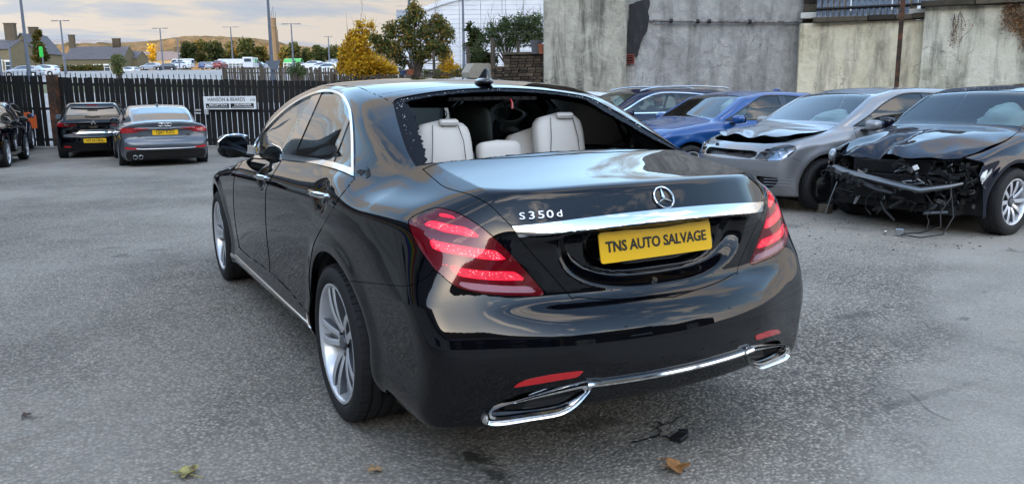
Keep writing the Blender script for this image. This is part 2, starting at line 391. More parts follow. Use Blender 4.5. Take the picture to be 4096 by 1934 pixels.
def isosurface(F, lo, hi, h, half=True):
    """surface nets of F=0, pulled exactly onto the surface"""
    xs = np.arange(lo[0], hi[0]+h, h); ys = np.arange(lo[1], hi[1]+h, h); zs = np.arange(lo[2], hi[2]+h, h)
    nx, ny, nz = len(xs), len(ys), len(zs); D = np.empty((nx, ny, nz), np.float32)
    Y, Z = np.meshgrid(ys, zs, indexing='ij')
    for i, x in enumerate(xs): D[i] = F(np.full_like(Y, x), Y, Z)
    S = D < 0; acc = np.zeros((nx-1, ny-1, nz-1, 3), np.float32); cnt = np.zeros((nx-1, ny-1, nz-1), np.float32); quads = []
    ids = None; cross = []
    for ax in range(3):
        sl0 = [slice(None)]*3; sl1 = [slice(None)]*3; sl0[ax] = slice(0, -1); sl1[ax] = slice(1, None)
        a, b = S[tuple(sl0)], S[tuple(sl1)]; I = np.argwhere(a != b); d0 = D[tuple(sl0)][tuple(I.T)]; d1 = D[tuple(sl1)][tuple(I.T)]
        t = d0/(d0-d1); pos = I.astype(np.float32).copy(); pos[:, ax] += t; flip = ~a[tuple(I.T)]
        o = [k for k in range(3) if k != ax]
        for da in (0, 1):
            for db in (0, 1):
                J = I.copy(); J[:, o[0]] -= da; J[:, o[1]] -= db
                ok = (J >= 0).all(1) & (J[:, 0] < nx-1) & (J[:, 1] < ny-1) & (J[:, 2] < nz-1)
                np.add.at(acc, tuple(J[ok].T), pos[ok]); np.add.at(cnt, tuple(J[ok].T), 1)
        cross.append((ax, o, I, flip))
    act = cnt > 0; ids = np.full(act.shape, -1, np.int64); ids[act] = np.arange(act.sum())
    V = acc[act]/cnt[act][:, None]; V = V*h+np.array([xs[0], ys[0], zs[0]])
    for ax, o, I, flip in cross:
        c = []
        ok = (I[:, o[0]] > 0) & (I[:, o[1]] > 0) & (I[:, o[0]] < act.shape[o[0]]) & (I[:, o[1]] < act.shape[o[1]])
        I = I[ok]; fl = flip[ok]
        for da, db in ((0, 0), (1, 0), (1, 1), (0, 1)):
            J = I.copy(); J[:, o[0]] -= da; J[:, o[1]] -= db; c.append(ids[tuple(J.T)])
        q = np.stack(c, 1)
        if ax == 1: q = q[:, ::-1]
        q = np.where(fl[:, None], q[:, ::-1], q); quads.append(q)
    Q = np.concatenate(quads); V = V.astype(float)
    for _ in range(4):
        g = grad(F, V, .0015); f = F(*V.T); st = f[:, None]*g/((g**2).sum(1)[:, None]+1e-9)
        n = np.linalg.norm(st, axis=1)[:, None]; st *= np.minimum(1, h*.6/(n+1e-12)); V = V-st
    N = grad(F, V, .002); N /= np.linalg.norm(N, axis=1)[:, None]+1e-12
    d1 = np.linalg.norm(V[Q[:, 0]]-V[Q[:, 2]], axis=1); d2 = np.linalg.norm(V[Q[:, 1]]-V[Q[:, 3]], axis=1)
    T = np.where((d1 < d2)[:, None, None], np.stack([Q[:, [0, 1, 2]], Q[:, [0, 2, 3]]], 1), np.stack([Q[:, [0, 1, 3]], Q[:, [1, 2, 3]]], 1)).reshape(-1, 3)
    fn = np.cross(V[T[:, 1]]-V[T[:, 0]], V[T[:, 2]]-V[T[:, 0]]); s_ = (fn*N[T[:, 0]]).sum(1)
    T = np.where((s_ < 0)[:, None], T[:, ::-1], T)
    return TM(V, T, N)
def smooth_poly(pts, n=6, closed=True):
    """Catmull-Rom through the points; a point given twice stays a corner"""
    P = np.array(pts, float); k = len(P); out = []
    for i in range(k if closed else k-1):
        p0, p1, p2, p3 = P[(i-1) % k] if closed or i > 0 else P[i], P[i], P[(i+1) % k], P[(i+2) % k] if closed or i+2 < k else P[(i+1) % k]
        if np.allclose(p1, p2): continue
        if np.allclose(p0, p1): p0 = p1-(p2-p1)*.3
        if np.allclose(p2, p3): p3 = p2+(p2-p1)*.3
        for j in range(n):
            t = j/n; out.append(.5*((2*p1)+(-p0+p2)*t+(2*p0-5*p1+4*p2-p3)*t*t+(-p0+3*p1-3*p2+p3)*t**3))
    if not closed: out.append(P[-1])
    return np.array(out)
def sdf_poly(poly, A, B):
    """signed distance (negative inside) of 2-D points to a closed outline"""
    A = np.asarray(A, float); B = np.asarray(B, float); best = np.full(A.shape, 1e18); ins = np.zeros(A.shape, bool); n = len(poly)
    for i in range(n):
        x0, y0 = poly[i]; x1, y1 = poly[(i+1) % n]; dx, dy = x1-x0, y1-y0; L2 = dx*dx+dy*dy+1e-18
        t = np.clip(((A-x0)*dx+(B-y0)*dy)/L2, 0, 1); best = np.minimum(best, (A-x0-t*dx)**2+(B-y0-t*dy)**2)
        c = (y0 > B) != (y1 > B)
        if dy != 0: ins ^= c & (A < x0+(B-y0)*dx/dy)
    return np.where(ins, -1, 1)*np.sqrt(best)
def dist_line(line, A, B):
    A = np.asarray(A, float); B = np.asarray(B, float); best = np.full(A.shape, 1e18)
    for i in range(len(line)-1):
        x0, y0 = line[i]; x1, y1 = line[i+1]; dx, dy = x1-x0, y1-y0; L2 = dx*dx+dy*dy+1e-18
        t = np.clip(((A-x0)*dx+(B-y0)*dy)/L2, 0, 1); best = np.minimum(best, (A-x0-t*dx)**2+(B-y0-t*dy)**2)
    return np.sqrt(best)
HERO_H = .010
# ------------------------------------------------------------------ hero car: black saloon (rear end at y = 0, nose at y = 5.24)
def z3(a, b): return (1600+a/2.764, 780+b/2.764)
def z4(a, b): return (2300+a/2.534, 720+b/2.534)
def z8(a, b): return (940+a/2.643, 340+b/2.643)
def z1(a, b): return (840+a/2.0267, 540+b/2.0267)
def z2(a, b): return (1200+a/1.737, 1000+b/1.737)
def z7(a, b): return (1500+a/1.9815, 320+b/1.9815)
RW, FWY = 1.212, 4.385            # axles
h_plan = Prof([(-.1, .88), (.25, .925), (.7, .943), (1.2, .952), (2.4, .952), (3.6, .950), (4.4, .945), (4.9, .90), (5.3, .80)], .10)
h_sec = Prof([(-.80, -.10), (-.72, -.055), (-.66, -.022), (-.60, -.018), (-.52, -.026), (-.42, -.022), (-.25, -.006), (-.10, .0), (.0, -.001), (.035, -.014), (.10, -.045), (.15, -.075), (.22, -.14)], .018)
h_zs = Prof([(0, .965), (.6, .99), (1.2, .985), (2.4, .955), (3.6, .90), (4.4, .83), (5.0, .76)], .12)
h_rear = Prof([(.10, .20), (.20, .12), (.255, .085), (.32, .055), (.40, .030), (.50, .006), (.575, .0), (.62, .010), (.66, .034), (.69, .064), (.712, .105), (.74, .118), (.90, .128), (.955, .108), (.985, .112), (1.07, .160), (1.2, .22)], .010)
h_rear2 = Prof([(.10, .10), (.25, .06), (.40, .035), (.54, .018), (.60, .024), (.66, .046), (.75, .085), (.90, .125), (1.05, .19), (1.2, .27)], .03)
h_deck = Prof([(-.2, 1.03), (.12, 1.098), (.30, 1.120), (.55, 1.142), (.80, 1.158), (1.3, 1.13), (3.6, 1.06), (3.95, 1.02), (4.4, .965), (4.8, .88), (5.05, .78), (5.3, .58)], .05)
h_front = Prof([(.15, 5.02), (.3, 5.17), (.5, 5.23), (.7, 5.20), (.9, 5.0)], .05)
h_gp = Prof([(.3, .50), (.72, .675), (1.0, .775), (1.3, .842), (1.65, .872), (2.4, .872), (3.3, .82), (3.9, .74), (4.3, .64)], .10)
h_gs = Prof([(.9, .02), (1.08, .0), (1.20, -.045), (1.32, -.105), (1.42, -.175), (1.5, -.25)], .02)
h_roof = Prof([(.2, .93), (.74, 1.145), (1.05, 1.295), (1.30, 1.395), (1.48, 1.460), (1.75, 1.500), (2.2, 1.525), (2.6, 1.512), (3.0, 1.455), (3.4, 1.33), (3.9, 1.11), (4.25, .96)], .07)
h_bot = Prof([(0, .345), (.5, .32), (.8, .30), (1.7, .235), (3.9, .22), (5.3, .2)], .05)
def hero_F(x, y, z):
    a = np.abs(x); lz = z-h_zs(y)
    ar = np.sqrt(((y-RW)/1.06)**2+(z-.335)**2); af = np.sqrt(((y-FWY)/1.06)**2+(z-.335)**2)
    fl = .012*np.exp(-((ar-.45)/.05)**2)+.012*np.exp(-((af-.45)/.05)**2)
    side = a-(h_plan(y)+h_sec(lz)+fl)+.34*np.maximum(z-.72, 0)*sstep(1.1, .1, y)
    w = sstep(.42, .74, a); rr = h_rear(z)*(1-w)+h_rear2(z)*w
    # bowl of the number-plate panel
    U = ((np.abs(a)/.445)**3.2+(np.abs((z-.935)/.205))**2.6*(z < .935))**(1/2.8)
    zb_ = .968-.078*a*a
    bowl = .050*(1-sstep(.80, 1.0, U))*sstep(zb_, zb_-.022, z)
    U2 = ((np.abs(a)/.315)**4+(np.abs((z-.955)/.165))**4*(z < .955))**(1/4)
    bowl = bowl+.028*(1-sstep(.90, 1.02, U2))*sstep(zb_, zb_-.022, z)
    rear = rr+bowl+.28*a*a-y
    top = z-(h_deck(y)-.07*a*a-.30*np.maximum(a-.62, 0)*(sstep(1.3, .8, y)+.5*sstep(3.3, 3.9, y)))
    F = smax(side, top, .07)
    F = smax(F, rear, np.where(z > .93, .05, .05)+(.05+.11*sstep(.7, .9, z))*sstep(.5, .8, a))
    F = smax(F, y-(h_front(z)-.35*a*a), .12)
    for hy, hz, hr in ((1.335, .998, .105), (2.60, .965, .095)):
        q_ = ((y-hy)/hr)**2+((z-hz)/(hr*.62))**2
        F = F+.022*np.exp(-q_**2*1.2)*(a > .6)
    F = smax(F, h_bot(y)-.045*sstep(.42, .58, a)*sstep(.9, .6, y)-z, .03)
    g = smax(a-(h_gp(y)+h_gs(z)), z-(h_roof(y)-(.085+.06*sstep(1.9, 1.3, y))*a*a), .09)
    g = smax(g, 1.0-z, .02)
    return smin(F, g, .08+.14*sstep(1.9, 1.1, y))
def build_hero(h=.012):
    root = empty('saloon_car', (0, 0, 0), 0, 'large black saloon with missing rear window and lit red tail lamps, nearest car', 'car')
    body = isosurface(hero_F, (-1.03, -.04, .12), (h*2.2, 5.32, 1.53), h)
    body, _ = body.split(body.V[:, 0])          # left half only, mirrored piece by piece
    def both(m_): return TM.join([m_, m_.mirror()])
    def cut(m_, poly, inside=True, off=0.0, proj='cam', mask=None):
        A, B = (pjm(m_.V) if proj == 'cam' else (m_.V[:, 1], m_.V[:, 2]))
        d = sdf_poly(poly, A, B)+off
        if mask is not None: d = np.where(mask(m_.V), d, 1e3)
        return m_.split(d)
    parts = {}
    # wheel openings
    for wy in (RW, FWY):
        e = (np.sqrt(((body.V[:, 1]-wy)/.455)**2+((body.V[:, 2]-.335)/.425)**2)-1)*.44
        e = np.where(body.V[:, 0] > -.62, 1.0, e); _, body = body.split(e)
    # underside away
    _, body = body.split(np.where((body.N[:, 2] < -.75) & (body.V[:, 2] < .25) & (np.abs(body.V[:, 0]) < .8), -1., 1.)*.01)
    # ---- side windows with their chrome frame
    win = smooth_poly([z8(*p) for p in [(1262, 975), (1262, 975), (1100, 905), (860, 838), (640, 800), (460, 790), (250, 778), (140, 770), (140, 770), (190, 655), (280, 515), (400, 375), (520, 262), (640, 175), (760, 110), (870, 70), (980, 54), (1080, 72), (1160, 122), (1215, 215), (1243, 330), (1262, 600)]], 6)
    lo = smooth_poly([z8(*p) for p in [(1235, 985), (1235, 940), (1050, 885), (860, 832), (640, 796), (460, 786), (250, 776), (170, 772), (170, 772), (215, 660), (295, 535), (415, 395), (530, 285), (650, 195), (770, 130), (880, 97), (980, 88), (1070, 105), (1135, 150), (1185, 225), (1212, 330), (1238, 600), (1235, 985)]], 6)
    wm = lambda V: (V[:, 0] < -.5) & (V[:, 2] > .95) & (V[:, 1] > 1.0)
    inner, body = cut(body, win, mask=wm)
    A, B = pjm(inner.V)
    # belt strip is thick, upper frame thinner
    belt = np.array([z8(*p) for p in [(1290, 1000), (1060, 925), (860, 868), (640, 828), (475, 815), (250, 800), (120, 790)]])
    dW = sdf_poly(win, A, B)
    # daylight opening = inside 'win' shrunk, and above the belt strip
    beltTop = np.interp(A, [z8(100, 0)[0], z8(475, 0)[0], z8(640, 0)[0], z8(860, 0)[0], z8(1060, 0)[0], z8(1240, 0)[0]],
                        [z8(0, 740)[1], z8(0, 748)[1], z8(0, 760)[1], z8(0, 792)[1], z8(0, 838)[1], z8(0, 900)[1]])
    wfr = np.interp(A, [z8(200, 0)[0], z8(900, 0)[0], z8(1250, 0)[0]], [3.5, 9, 9.5])
    dL = np.maximum(dW+wfr, -(beltTop-6-B))
    glass, frame = inner.split(dL)
    parts['window_trim'] = frame.offset(.006).flange(.010)
    A, B = pjm(glass.V)
    # B-pillar and quarter divider (black), as bands between lines given top -> bottom in survey coordinates
    def band(m_, l0, l1):
        A, B = pjm(m_.V); xa = np.interp(B, [l0[0][1], l0[1][1]], [l0[0][0], l0[1][0]]); xb = np.interp(B, [l1[0][1], l1[1][1]], [l1[0][0], l1[1][0]])
        def lin(l): return l[0][0]+(B-l[0][1])*(l[1][0]-l[0][0])/(l[1][1]-l[0][1])
        return m_.split(np.maximum(lin(l0)-A, A-lin(l1)))
    bp, glass = band(glass, [z8(820, 100), z8(500, 760)], [z8(905, 100), z8(600, 790)])
    qp, glass = band(glass, [z8(1195, 300), z8(985, 880)], [z8(1222, 330), z8(1012, 885)])
    parts['b_pillar'] = bp; parts['quarter_bar'] = qp
    A, B = pjm(glass.V); fr, rear = glass.split(A-(z8(850, 100)[0]+(B-z8(850, 100)[1])*(z8(550, 770)[0]-z8(850, 100)[0])/(z8(550, 770)[1]-z8(850, 100)[1])))
    A, B = pjm(rear.V); rdg, qg = rear.split(A-(z8(1205, 300)[0]+(B-z8(1205, 300)[1])*(z8(998, 880)[0]-z8(1205, 300)[0])/(z8(998, 880)[1]-z8(1205, 300)[1])))
    # ---- rear window opening (x, y), its broken bonded border
    rw = smooth_poly([(0, .730), (-.35, .745), (-.60, .790), (-.688, .835), (-.688, .835), (-.665, 1.0), (-.615, 1.22), (-.565, 1.40), (-.545, 1.44), (-.50, 1.462), (-.30, 1.485), (0, 1.495), (.3, 1.495), (.3, .73)], 6)
    up = lambda V: (V[:, 2] > 1.03) & (V[:, 1] < 2)
    d = sdf_poly(rw, body.V[:, 0], body.V[:, 1]); d = np.where(up(body.V), d, 1e3)
    rwin, body = body.split(d)
    n_ = np.sin(rwin.V[:, 1]*61)*.004+np.sin(rwin.V[:, 1]*143+rwin.V[:, 0]*90)*.003+np.sin(rwin.V[:, 0]*57)*.003+rng.normal(0, .0028, len(rwin.V))
    d = sdf_poly(rw, rwin.V[:, 0], rwin.V[:, 1]); wd = np.where(rwin.V[:, 1] < .86, .026, np.interp(rwin.V[:, 1], [.86, 1.0, 1.30, 1.42, 1.5], [.05, .080, .080, .05, .045]))
    _, ring = rwin.split(-(d+wd+n_))[::-1] if False else rwin.split(d+wd+n_)
    parts['window_bonding'] = ring.offset(-.006).flange(.004)
    # ---- windscreen
    ws = smooth_poly([(.3, 3.26), (0, 3.26), (-.35, 3.235), (-.56, 3.19), (-.56, 3.19), (-.66, 3.6), (-.74, 4.0), (-.74, 4.0), (-.4, 4.09), (0, 4.12), (.3, 4.12)], 5)
    d = sdf_poly(ws, body.V[:, 0], body.V[:, 1]); d = np.where(body.V[:, 2] > 1.0, d, 1e3); wscr, body = body.split(d)
    # ---- tail lamp
    tl = smooth_poly([z3(*p) for p in [(95, 300), (112, 262), (160, 228), (250, 186), (350, 152), (415, 141), (500, 152), (650, 202), (800, 285), (920, 368), (1030, 460), (1120, 545), (1200, 622), (1330, 765), (1450, 900), (1540, 1005), (1588, 1065), (1585, 1095), (1550, 1112), (1400, 1113), (1150, 1108), (950, 1090), (800, 1065), (700, 1042), (620, 1008), (550, 962), (450, 875), (370, 800), (270, 670), (180, 530), (120, 400)]], 4)
    back = lambda V: (V[:, 1] < .8) & (V[:, 2] > .6)
    lamp, body = cut(body, tl, off=-2.2, mask=back); lens, sealed = cut(lamp, tl, off=1.6, mask=back)
    gapm = [sealed]
    # ---- boot lid
    lidp = [z3(*p) for p in [(1935, 1196), (1850, 1090), (1600, 808), (1450, 640), (1310, 470), (1240, 362), (1130, 250), (1000, 122), (870, 45), (750, -8)]]+[z7(*p) for p in [(560, 855), (470, 790), (385, 718), (372, 706), (372, 706)]]
    lidp += [z7(600, 640), z7(1300, 600), z7(1900, 560), z7(2600, 540), (3300, 540), (3300, 1178), (2800, 1186)]
    lidp += [z4(*p) for p in [(800, 1196), (500, 1208), (250, 1208), (0, 1190)]]
    # lower edge bends round: close it below the shelf
    lidp = smooth_poly([lidp[0], lidp[0]]+lidp[1:], 5)
    lm = lambda V: (V[:, 1] < .95) & (V[:, 2] > .62)
    lid, body = cut(body, lidp, mask=lm)
    A, B = pjm(lid.V); dl = sdf_poly(lidp, A, B); lid, g_ = lid.split(dl+3.6); gapm.append(g_)
    # chrome strip across the lid
    top_l = np.array([z3(1242, 358), z3(1500, 330), z3(1935, 300), z4(400, 372), z4(893, 325), z4(1300, 285), z4(1917, 240), (3300, 790)])
    bot_l = np.array([z3(1310, 447), z3(1500, 445), z3(1830, 445), z4(100, 500), z4(500, 450), z4(900, 412), z4(1300, 365), z4(1700, 350), z4(1917, 290), (3300, 810)])
    lid_rear_top = None
    z = lid.V[:, 2]; x = lid.V[:, 0]
    zt = 1.010-.03*(x/.6)**2; zb = .972-.028*(x/.6)**2
    strip, lid = lid.split(np.where(lid.V[:, 1] < .5, np.maximum(z-zt, zb-z), 1.))
    parts['chrome_strip'] = strip.offset(.007).flange(.01)
    # ---- bumper seam at side and top, below the lamp
    seam = [z2(*p) for p in [(300, 204), (345, 210), (500, 225), (650, 241), (750, 244), (850, 205), (925, 133)]]
    seam3 = [z3(*p) for p in [(370, 818), (560, 962)]]
    # everything rear of the arch and under the seam = bumper
    bump_poly = smooth_poly([z2(250, 198), z2(345, 210), z2(500, 225), z2(650, 241), z2(750, 244), z2(850, 205), z2(925, 133), z2(925, 133)], 6, closed=False).tolist()
    bump_poly += [z3(*p) for p in [(450, 875), (800, 1066), (1550, 1113), (1640, 1010)]]+[z3(1800, 1060), z3(1945, 1200), z4(100, 1215), z4(800, 1200), (3400, 1050), (3400, 2200), (900, 2200), (900, 1090)]
    bm_ = lambda V: (V[:, 1] < 1.25) & (V[:, 2] < 1.0) & ((V[:, 1] < .95) | (V[:, 2] < .7))
    bmp, body = cut(body, bump_poly, mask=bm_)
    A, B = pjm(bmp.V); d = sdf_poly(bump_poly, A, B); nearseam = dist_line(bump_poly[:40], A, B)
    bmp, g_ = bmp.split(np.where((B > 1) & (nearseam < 60), -nearseam+2.4, -9.)); gapm.append(g_)
    z5 = lambda a, b: (1900+a/2.703, 1250+b/2.703)
    refl = smooth_poly([z5(*p) for p in [(420, 796), (425, 785), (480, 755), (560, 722), (700, 690), (900, 655), (1165, 622), (1165, 622), (1165, 634), (1112, 684), (1085, 694), (800, 742), (600, 776), (432, 802)]], 4)
    rfl, bmp = cut(bmp, refl, mask=lambda V: V[:, 1] < .5); rfl = rfl.split(rfl.N[:, 1]+.25)[0]; parts['reflector'] = rfl.largest().offset(.003).flange(.008)
    exo = smooth_poly([z5(*p) for p in [(255, 1035), (275, 990), (340, 940), (450, 890), (600, 850), (800, 815), (1000, 790), (1150, 770), (1215, 785), (1225, 815), (1190, 850), (1100, 905), (1000, 960), (900, 1000), (750, 1030), (550, 1055), (350, 1065), (290, 1058)]], 4)
    exh, bmp = cut(bmp, exo, mask=lambda V: V[:, 1] < .5); parts['exhaust_rim_line'] = exo
    apron = [z5(*p) for p in [(190, 778), (300, 712), (430, 665), (700, 610), (1000, 570), (1150, 548), (1250, 541), (1350, 546), (1440, 560), (1500, 564), (1570, 556), (1700, 530), (1892, 497), (2150, 455)]]
    apron = smooth_poly(apron, 5, closed=False)
    A, B = pjm(bmp.V); g_, bmp = bmp.split(np.where((bmp.V[:, 1] < .5) & (bmp.V[:, 2] < .6), dist_line(apron, A, B)-1.4, 9.)); parts['apron_line'] = g_
    for c_ in ((1617, 1327, 8, 17), (1980, 1370, 11, 12), (2506, 1313, 9.5, 11)):
        A, B = pjm(bmp.V); q = (np.sqrt(((A-c_[0])/c_[2])**2+((B-c_[1])/c_[3])**2)-1)*10; g_, bmp = bmp.split(np.abs(q)-1.2); gapm.append(g_)
    
    # ---- doors (survey coordinates)
    Cg = smooth_poly([z1(*p) for p in [(1175, 352), (1145, 385), (1090, 455), (1040, 520), (960, 660), (880, 800), (840, 890), (818, 1000), (806, 1100), (805, 1216)]]+[z2(90, 440), z2(118, 480)], 6, closed=False)
    Bg = smooth_poly([z1(*p) for p in [(578, 205), (560, 240), (510, 320), (462, 420), (452, 470), (450, 600), (452, 700), (462, 850), (478, 980), (483, 1060), (485, 1105)]], 6, closed=False)
    Ag = smooth_poly([z1(*p) for p in [(275, 195), (225, 270), (200, 320), (192, 400), (190, 500), (196, 620), (212, 760), (230, 860), (238, 905)]], 6, closed=False)
    Dg = smooth_poly([z1(*p) for p in [(232, 900), (270, 945), (340, 1000), (485, 1105)]]+[z1(640, 1216+40), z2(60, 440), z2(118, 480)], 6, closed=False)
    sidem = lambda V: (V[:, 0] < -.6) & (V[:, 1] > .6) & (V[:, 1] < 4.2)
    for ln, w in ((Cg, 2.1), (Bg, 1.7), (Ag, 1.5), (Dg, 2.2)):
        A, B = pjm(body.V); d = dist_line(ln, A, B)-w; d = np.where(sidem(body.V), d, 9.); g_, body = body.split(d); gapm.append(g_)
    # door skins = pieces of the side between the gaps
    def piece(m_, poly, mask): return cut(m_, poly, mask=mask)
    fdoor = np.concatenate([Ag, Dg[:18], Bg[::-1]]); rdoor = np.concatenate([Bg, Dg[18:], Cg[::-1]])
    fd, body = piece(body, fdoor, sidem); rd, body = piece(body, rdoor, sidem)
    # fuel-flap free; ditch seams on the roof
    ditch = lambda V: np.interp(V[:, 1], [1.35, 1.6, 2.2, 2.8, 3.2], [.555, .60, .625, .615, .57])
    rm = (body.V[:, 2] > 1.2) & (body.V[:, 1] > 1.40) & (body.V[:, 1] < 3.24)
    g_, body = body.split(np.where(rm, np.abs(np.abs(body.V[:, 0])-ditch(body.V))-.0035, 1.)); gapm.append(g_)
    rm = (body.V[:, 2] > 1.2) & (np.abs(body.V[:, 0]) < ditch(body.V)); g_, body = body.split(np.where(rm, np.abs(body.V[:, 1]-1.555)-.0025, 1.)); gapm.append(g_)
    # sill trim
    z = body.V[:, 2]; y = body.V[:, 1]
    chs, body = body.split(np.where((body.V[:, 0] < -.7) & (y > 1.66) & (y < 3.95), np.maximum(z-(.305-.004*(y-1.6)), .268-z), 1.))
    parts['sill_trim'] = chs.offset(.006).flange(.01)
    # ---- build the objects
    noex = lambda V: np.abs(V[:, 0]) < .004
    both(body.flange(.012, noex)).obj('body_shell', M['black_paint'], root)
    L_ = both(lid.flange(.012, noex)).obj('boot_lid', M['black_paint'], root)
    both(bmp.flange(.012, noex)).obj('rear_bumper', M['black_paint'], root)
    tag(both(TM.join([g.offset(-.010) for g in gapm if len(g.T)])).obj('panel_seal', M['gap'], root), kind='stuff')
    for nm_, piece_ in (('front_door', fd), ('rear_door', rd)):
        for k in (0, 1):
            p = piece_.flange(.012); parts[nm_+str(k)] = (p.mirror() if k else p).obj(nm_, M['black_paint'], root)
    both(parts['window_trim']).obj('window_trim', M['chrome'], root)
    both(parts['sill_trim']).obj('sill_trim', M['chrome'], root)
    both(parts['chrome_strip']).obj('chrome_strip', M['chrome'], root)
    both(parts['window_bonding']).obj('window_bonding', M['bonding'], root)
    bp = bp.largest().flange(.014); qp = qp.largest().flange(.014)
    for q_ in (bp, qp, bp.mirror(), qp.mirror()): q_.obj('window_pillar', M['gloss_black'], root)
    for g_, gm in ((fr, 'hero_side_glass'), (rdg, 'hero_rear_glass'), (qg, 'hero_rear_glass')):
        for k in (0, 1):
            p = g_.offset(-.004); (p.mirror() if k else p).obj('side_window', M[gm], root)
    both(wscr.offset(-.003)).obj('windscreen', M['shattered'], root)
    for q_ in (parts['reflector'], parts['reflector'].mirror()): q_.obj('reflector', M['reflector'], root)
    tag(both(parts['apron_line'].offset(-.003)).obj('apron_crease', M['gloss_black'], root), kind='stuff')
    return root, lens, body, exo, bmp, both
M['bonding'] = mat('torn_bonding', (.003, .004, .008), .65, spec=.12)
M['hero_side_glass'] = tglass('hero_side_glass', (.45, .52, .50), .02)
M['hero_rear_glass'] = tglass('hero_rear_glass', (.07, .08, .085), .04)
M['shattered'] = tglass('shattered', (.75, .85, .82), .05)
M['reflector'] = mat('red_reflector', (.50, .008, .012), .22, coat=1.0)
hero, hero_lens, hero_body, exo_px, _bmp, both = build_hero(HERO_H)
def surf(px, py, F=None, t1=8.5, n=700):
    """point of the car under a survey coordinate"""
    F = F or hero_F
    d = FW+RT*(px-2048)/FPX-UP*(py-967)/FPX; t = np.linspace(1.2, t1, n); v = F(*(CAM+t[:, None]*d).T); k = int(np.argmax(v < 0))
    if v[k] >= 0 or k == 0: return None
    a, b = t[k-1], t[k]
    for _ in range(14):
        m_ = (a+b)/2
        if F(*(CAM+m_*d).reshape(3, 1))[0] < 0: b = m_
        else: a = m_
    return CAM+b*d
def gn(p, F=None):
    g = grad(F or hero_F, np.array([p], float), .004)[0]; return g/np.linalg.norm(g)
# ---- tail lamps
def led(name, col, e, spark=True):
    t = nm(name, (.35, .02, .05), rough=.3)
    v = t.voro(120, vec=t.mapping((1, .3, 1.3))); v2 = t.noise(60, 2)
    pk = t.ramp(t.math('ADD', v, t.math('MULTIPLY', v2, .25)), [(.18, 1.0), (.36, .16), (.75, .10)])
    t.set(Emission_Color=t.mix(pk, col, (1, .45, .45)) if spark else col, Emission_Strength=t.math('MULTIPLY', pk, e) if spark else e)
    return t.m
M['led'] = led('lit_led_blade', (1.0, .02, .09), .95)
M['led_edge'] = mat('lit_led_edge', (.4, .01, .03), .3, emit=(1, .01, .06), estr=.20)
M['lamp_base'] = mat('lamp_base', (.06, .002, .010), .14, emit=(1, .01, .06), estr=.010)
M['lamp_clear'] = nm('reverse_lens', (.62, .62, .68), rough=.15).m
M['lens_shell'] = tglass('lens_shell', (.95, .70, .74), .0)
def build_lamp():
    B1 = [(262, 318), (300, 286), (350, 273), (420, 283), (560, 318), (700, 343), (800, 388), (895, 458), (895, 458), (800, 457), (640, 425), (480, 395), (380, 358), (320, 338)]
    B2 = [(322, 500), (345, 493), (440, 508), (600, 540), (800, 575), (960, 600), (1060, 615), (1110, 650), (1188, 716), (1188, 716), (1060, 717), (900, 702), (700, 668), (520, 634), (400, 605), (345, 570)]
    B3 = [(545, 783), (650, 800), (800, 820), (1000, 840), (1240, 845), (1310, 870), (1398, 940), (1398, 940), (1200, 944), (1000, 937), (800, 917), (680, 897), (610, 862)]
    B0 = [(420, 203), (450, 190), (520, 199), (605, 233), (610, 247), (540, 234), (440, 213)]
    BR = [(630, 948), (630, 948), (750, 965), (1000, 990), (1250, 1005), (1430, 1010), (1510, 1066), (1500, 1078), (1200, 1077), (950, 1062), (760, 1034), (660, 992)]
    base = hero_lens; out = {}
    def c(m_, P, off=0.0):
        A, B = pjm(m_.V); return m_.split(sdf_poly(P, A, B)+off)
    blades = []; edges = []
    for P in (B1, B2, B3):
        Q = smooth_poly([z3(*p) for p in P], 4); b, base = c(base, Q); core, edge = c(b, Q, 3.6); blades.append(core); edges.append(edge)
    t0, base = c(base, smooth_poly([z3(*p) for p in B0], 3)); st, base = c(base, [z3(278, 466), z3(330, 470), z3(500, 505), z3(500, 512), z3(330, 482)])
    st2, base = c(base, [z3(460, 750), z3(545, 762), z3(700, 795), z3(700, 802), z3(545, 782), z3(465, 765)])
    edges += [t0, st, st2]
    rev, base = c(base, smooth_poly([z3(*p) for p in BR], 4))
    for k in (0, 1):
        f = (lambda m_: m_.mirror()) if k else (lambda m_: m_)
        o = f(base.offset(-.010)).obj('tail_lamp', M['lamp_base'], hero)
        for b in blades: f(b.offset(-.006).flange(.006)).obj('led_blade', M['led'], o)
        for b in edges: f(b.offset(-.005).flange(.005)).obj('led_edge', M['led_edge'], o)
        f(rev.offset(-.005).flange(.005)).obj('reversing_lens', M['lamp_clear'], o)
        f(hero_lens.flange(.010)).obj('lens_cover', M['lens_shell'], o)
build_lamp()
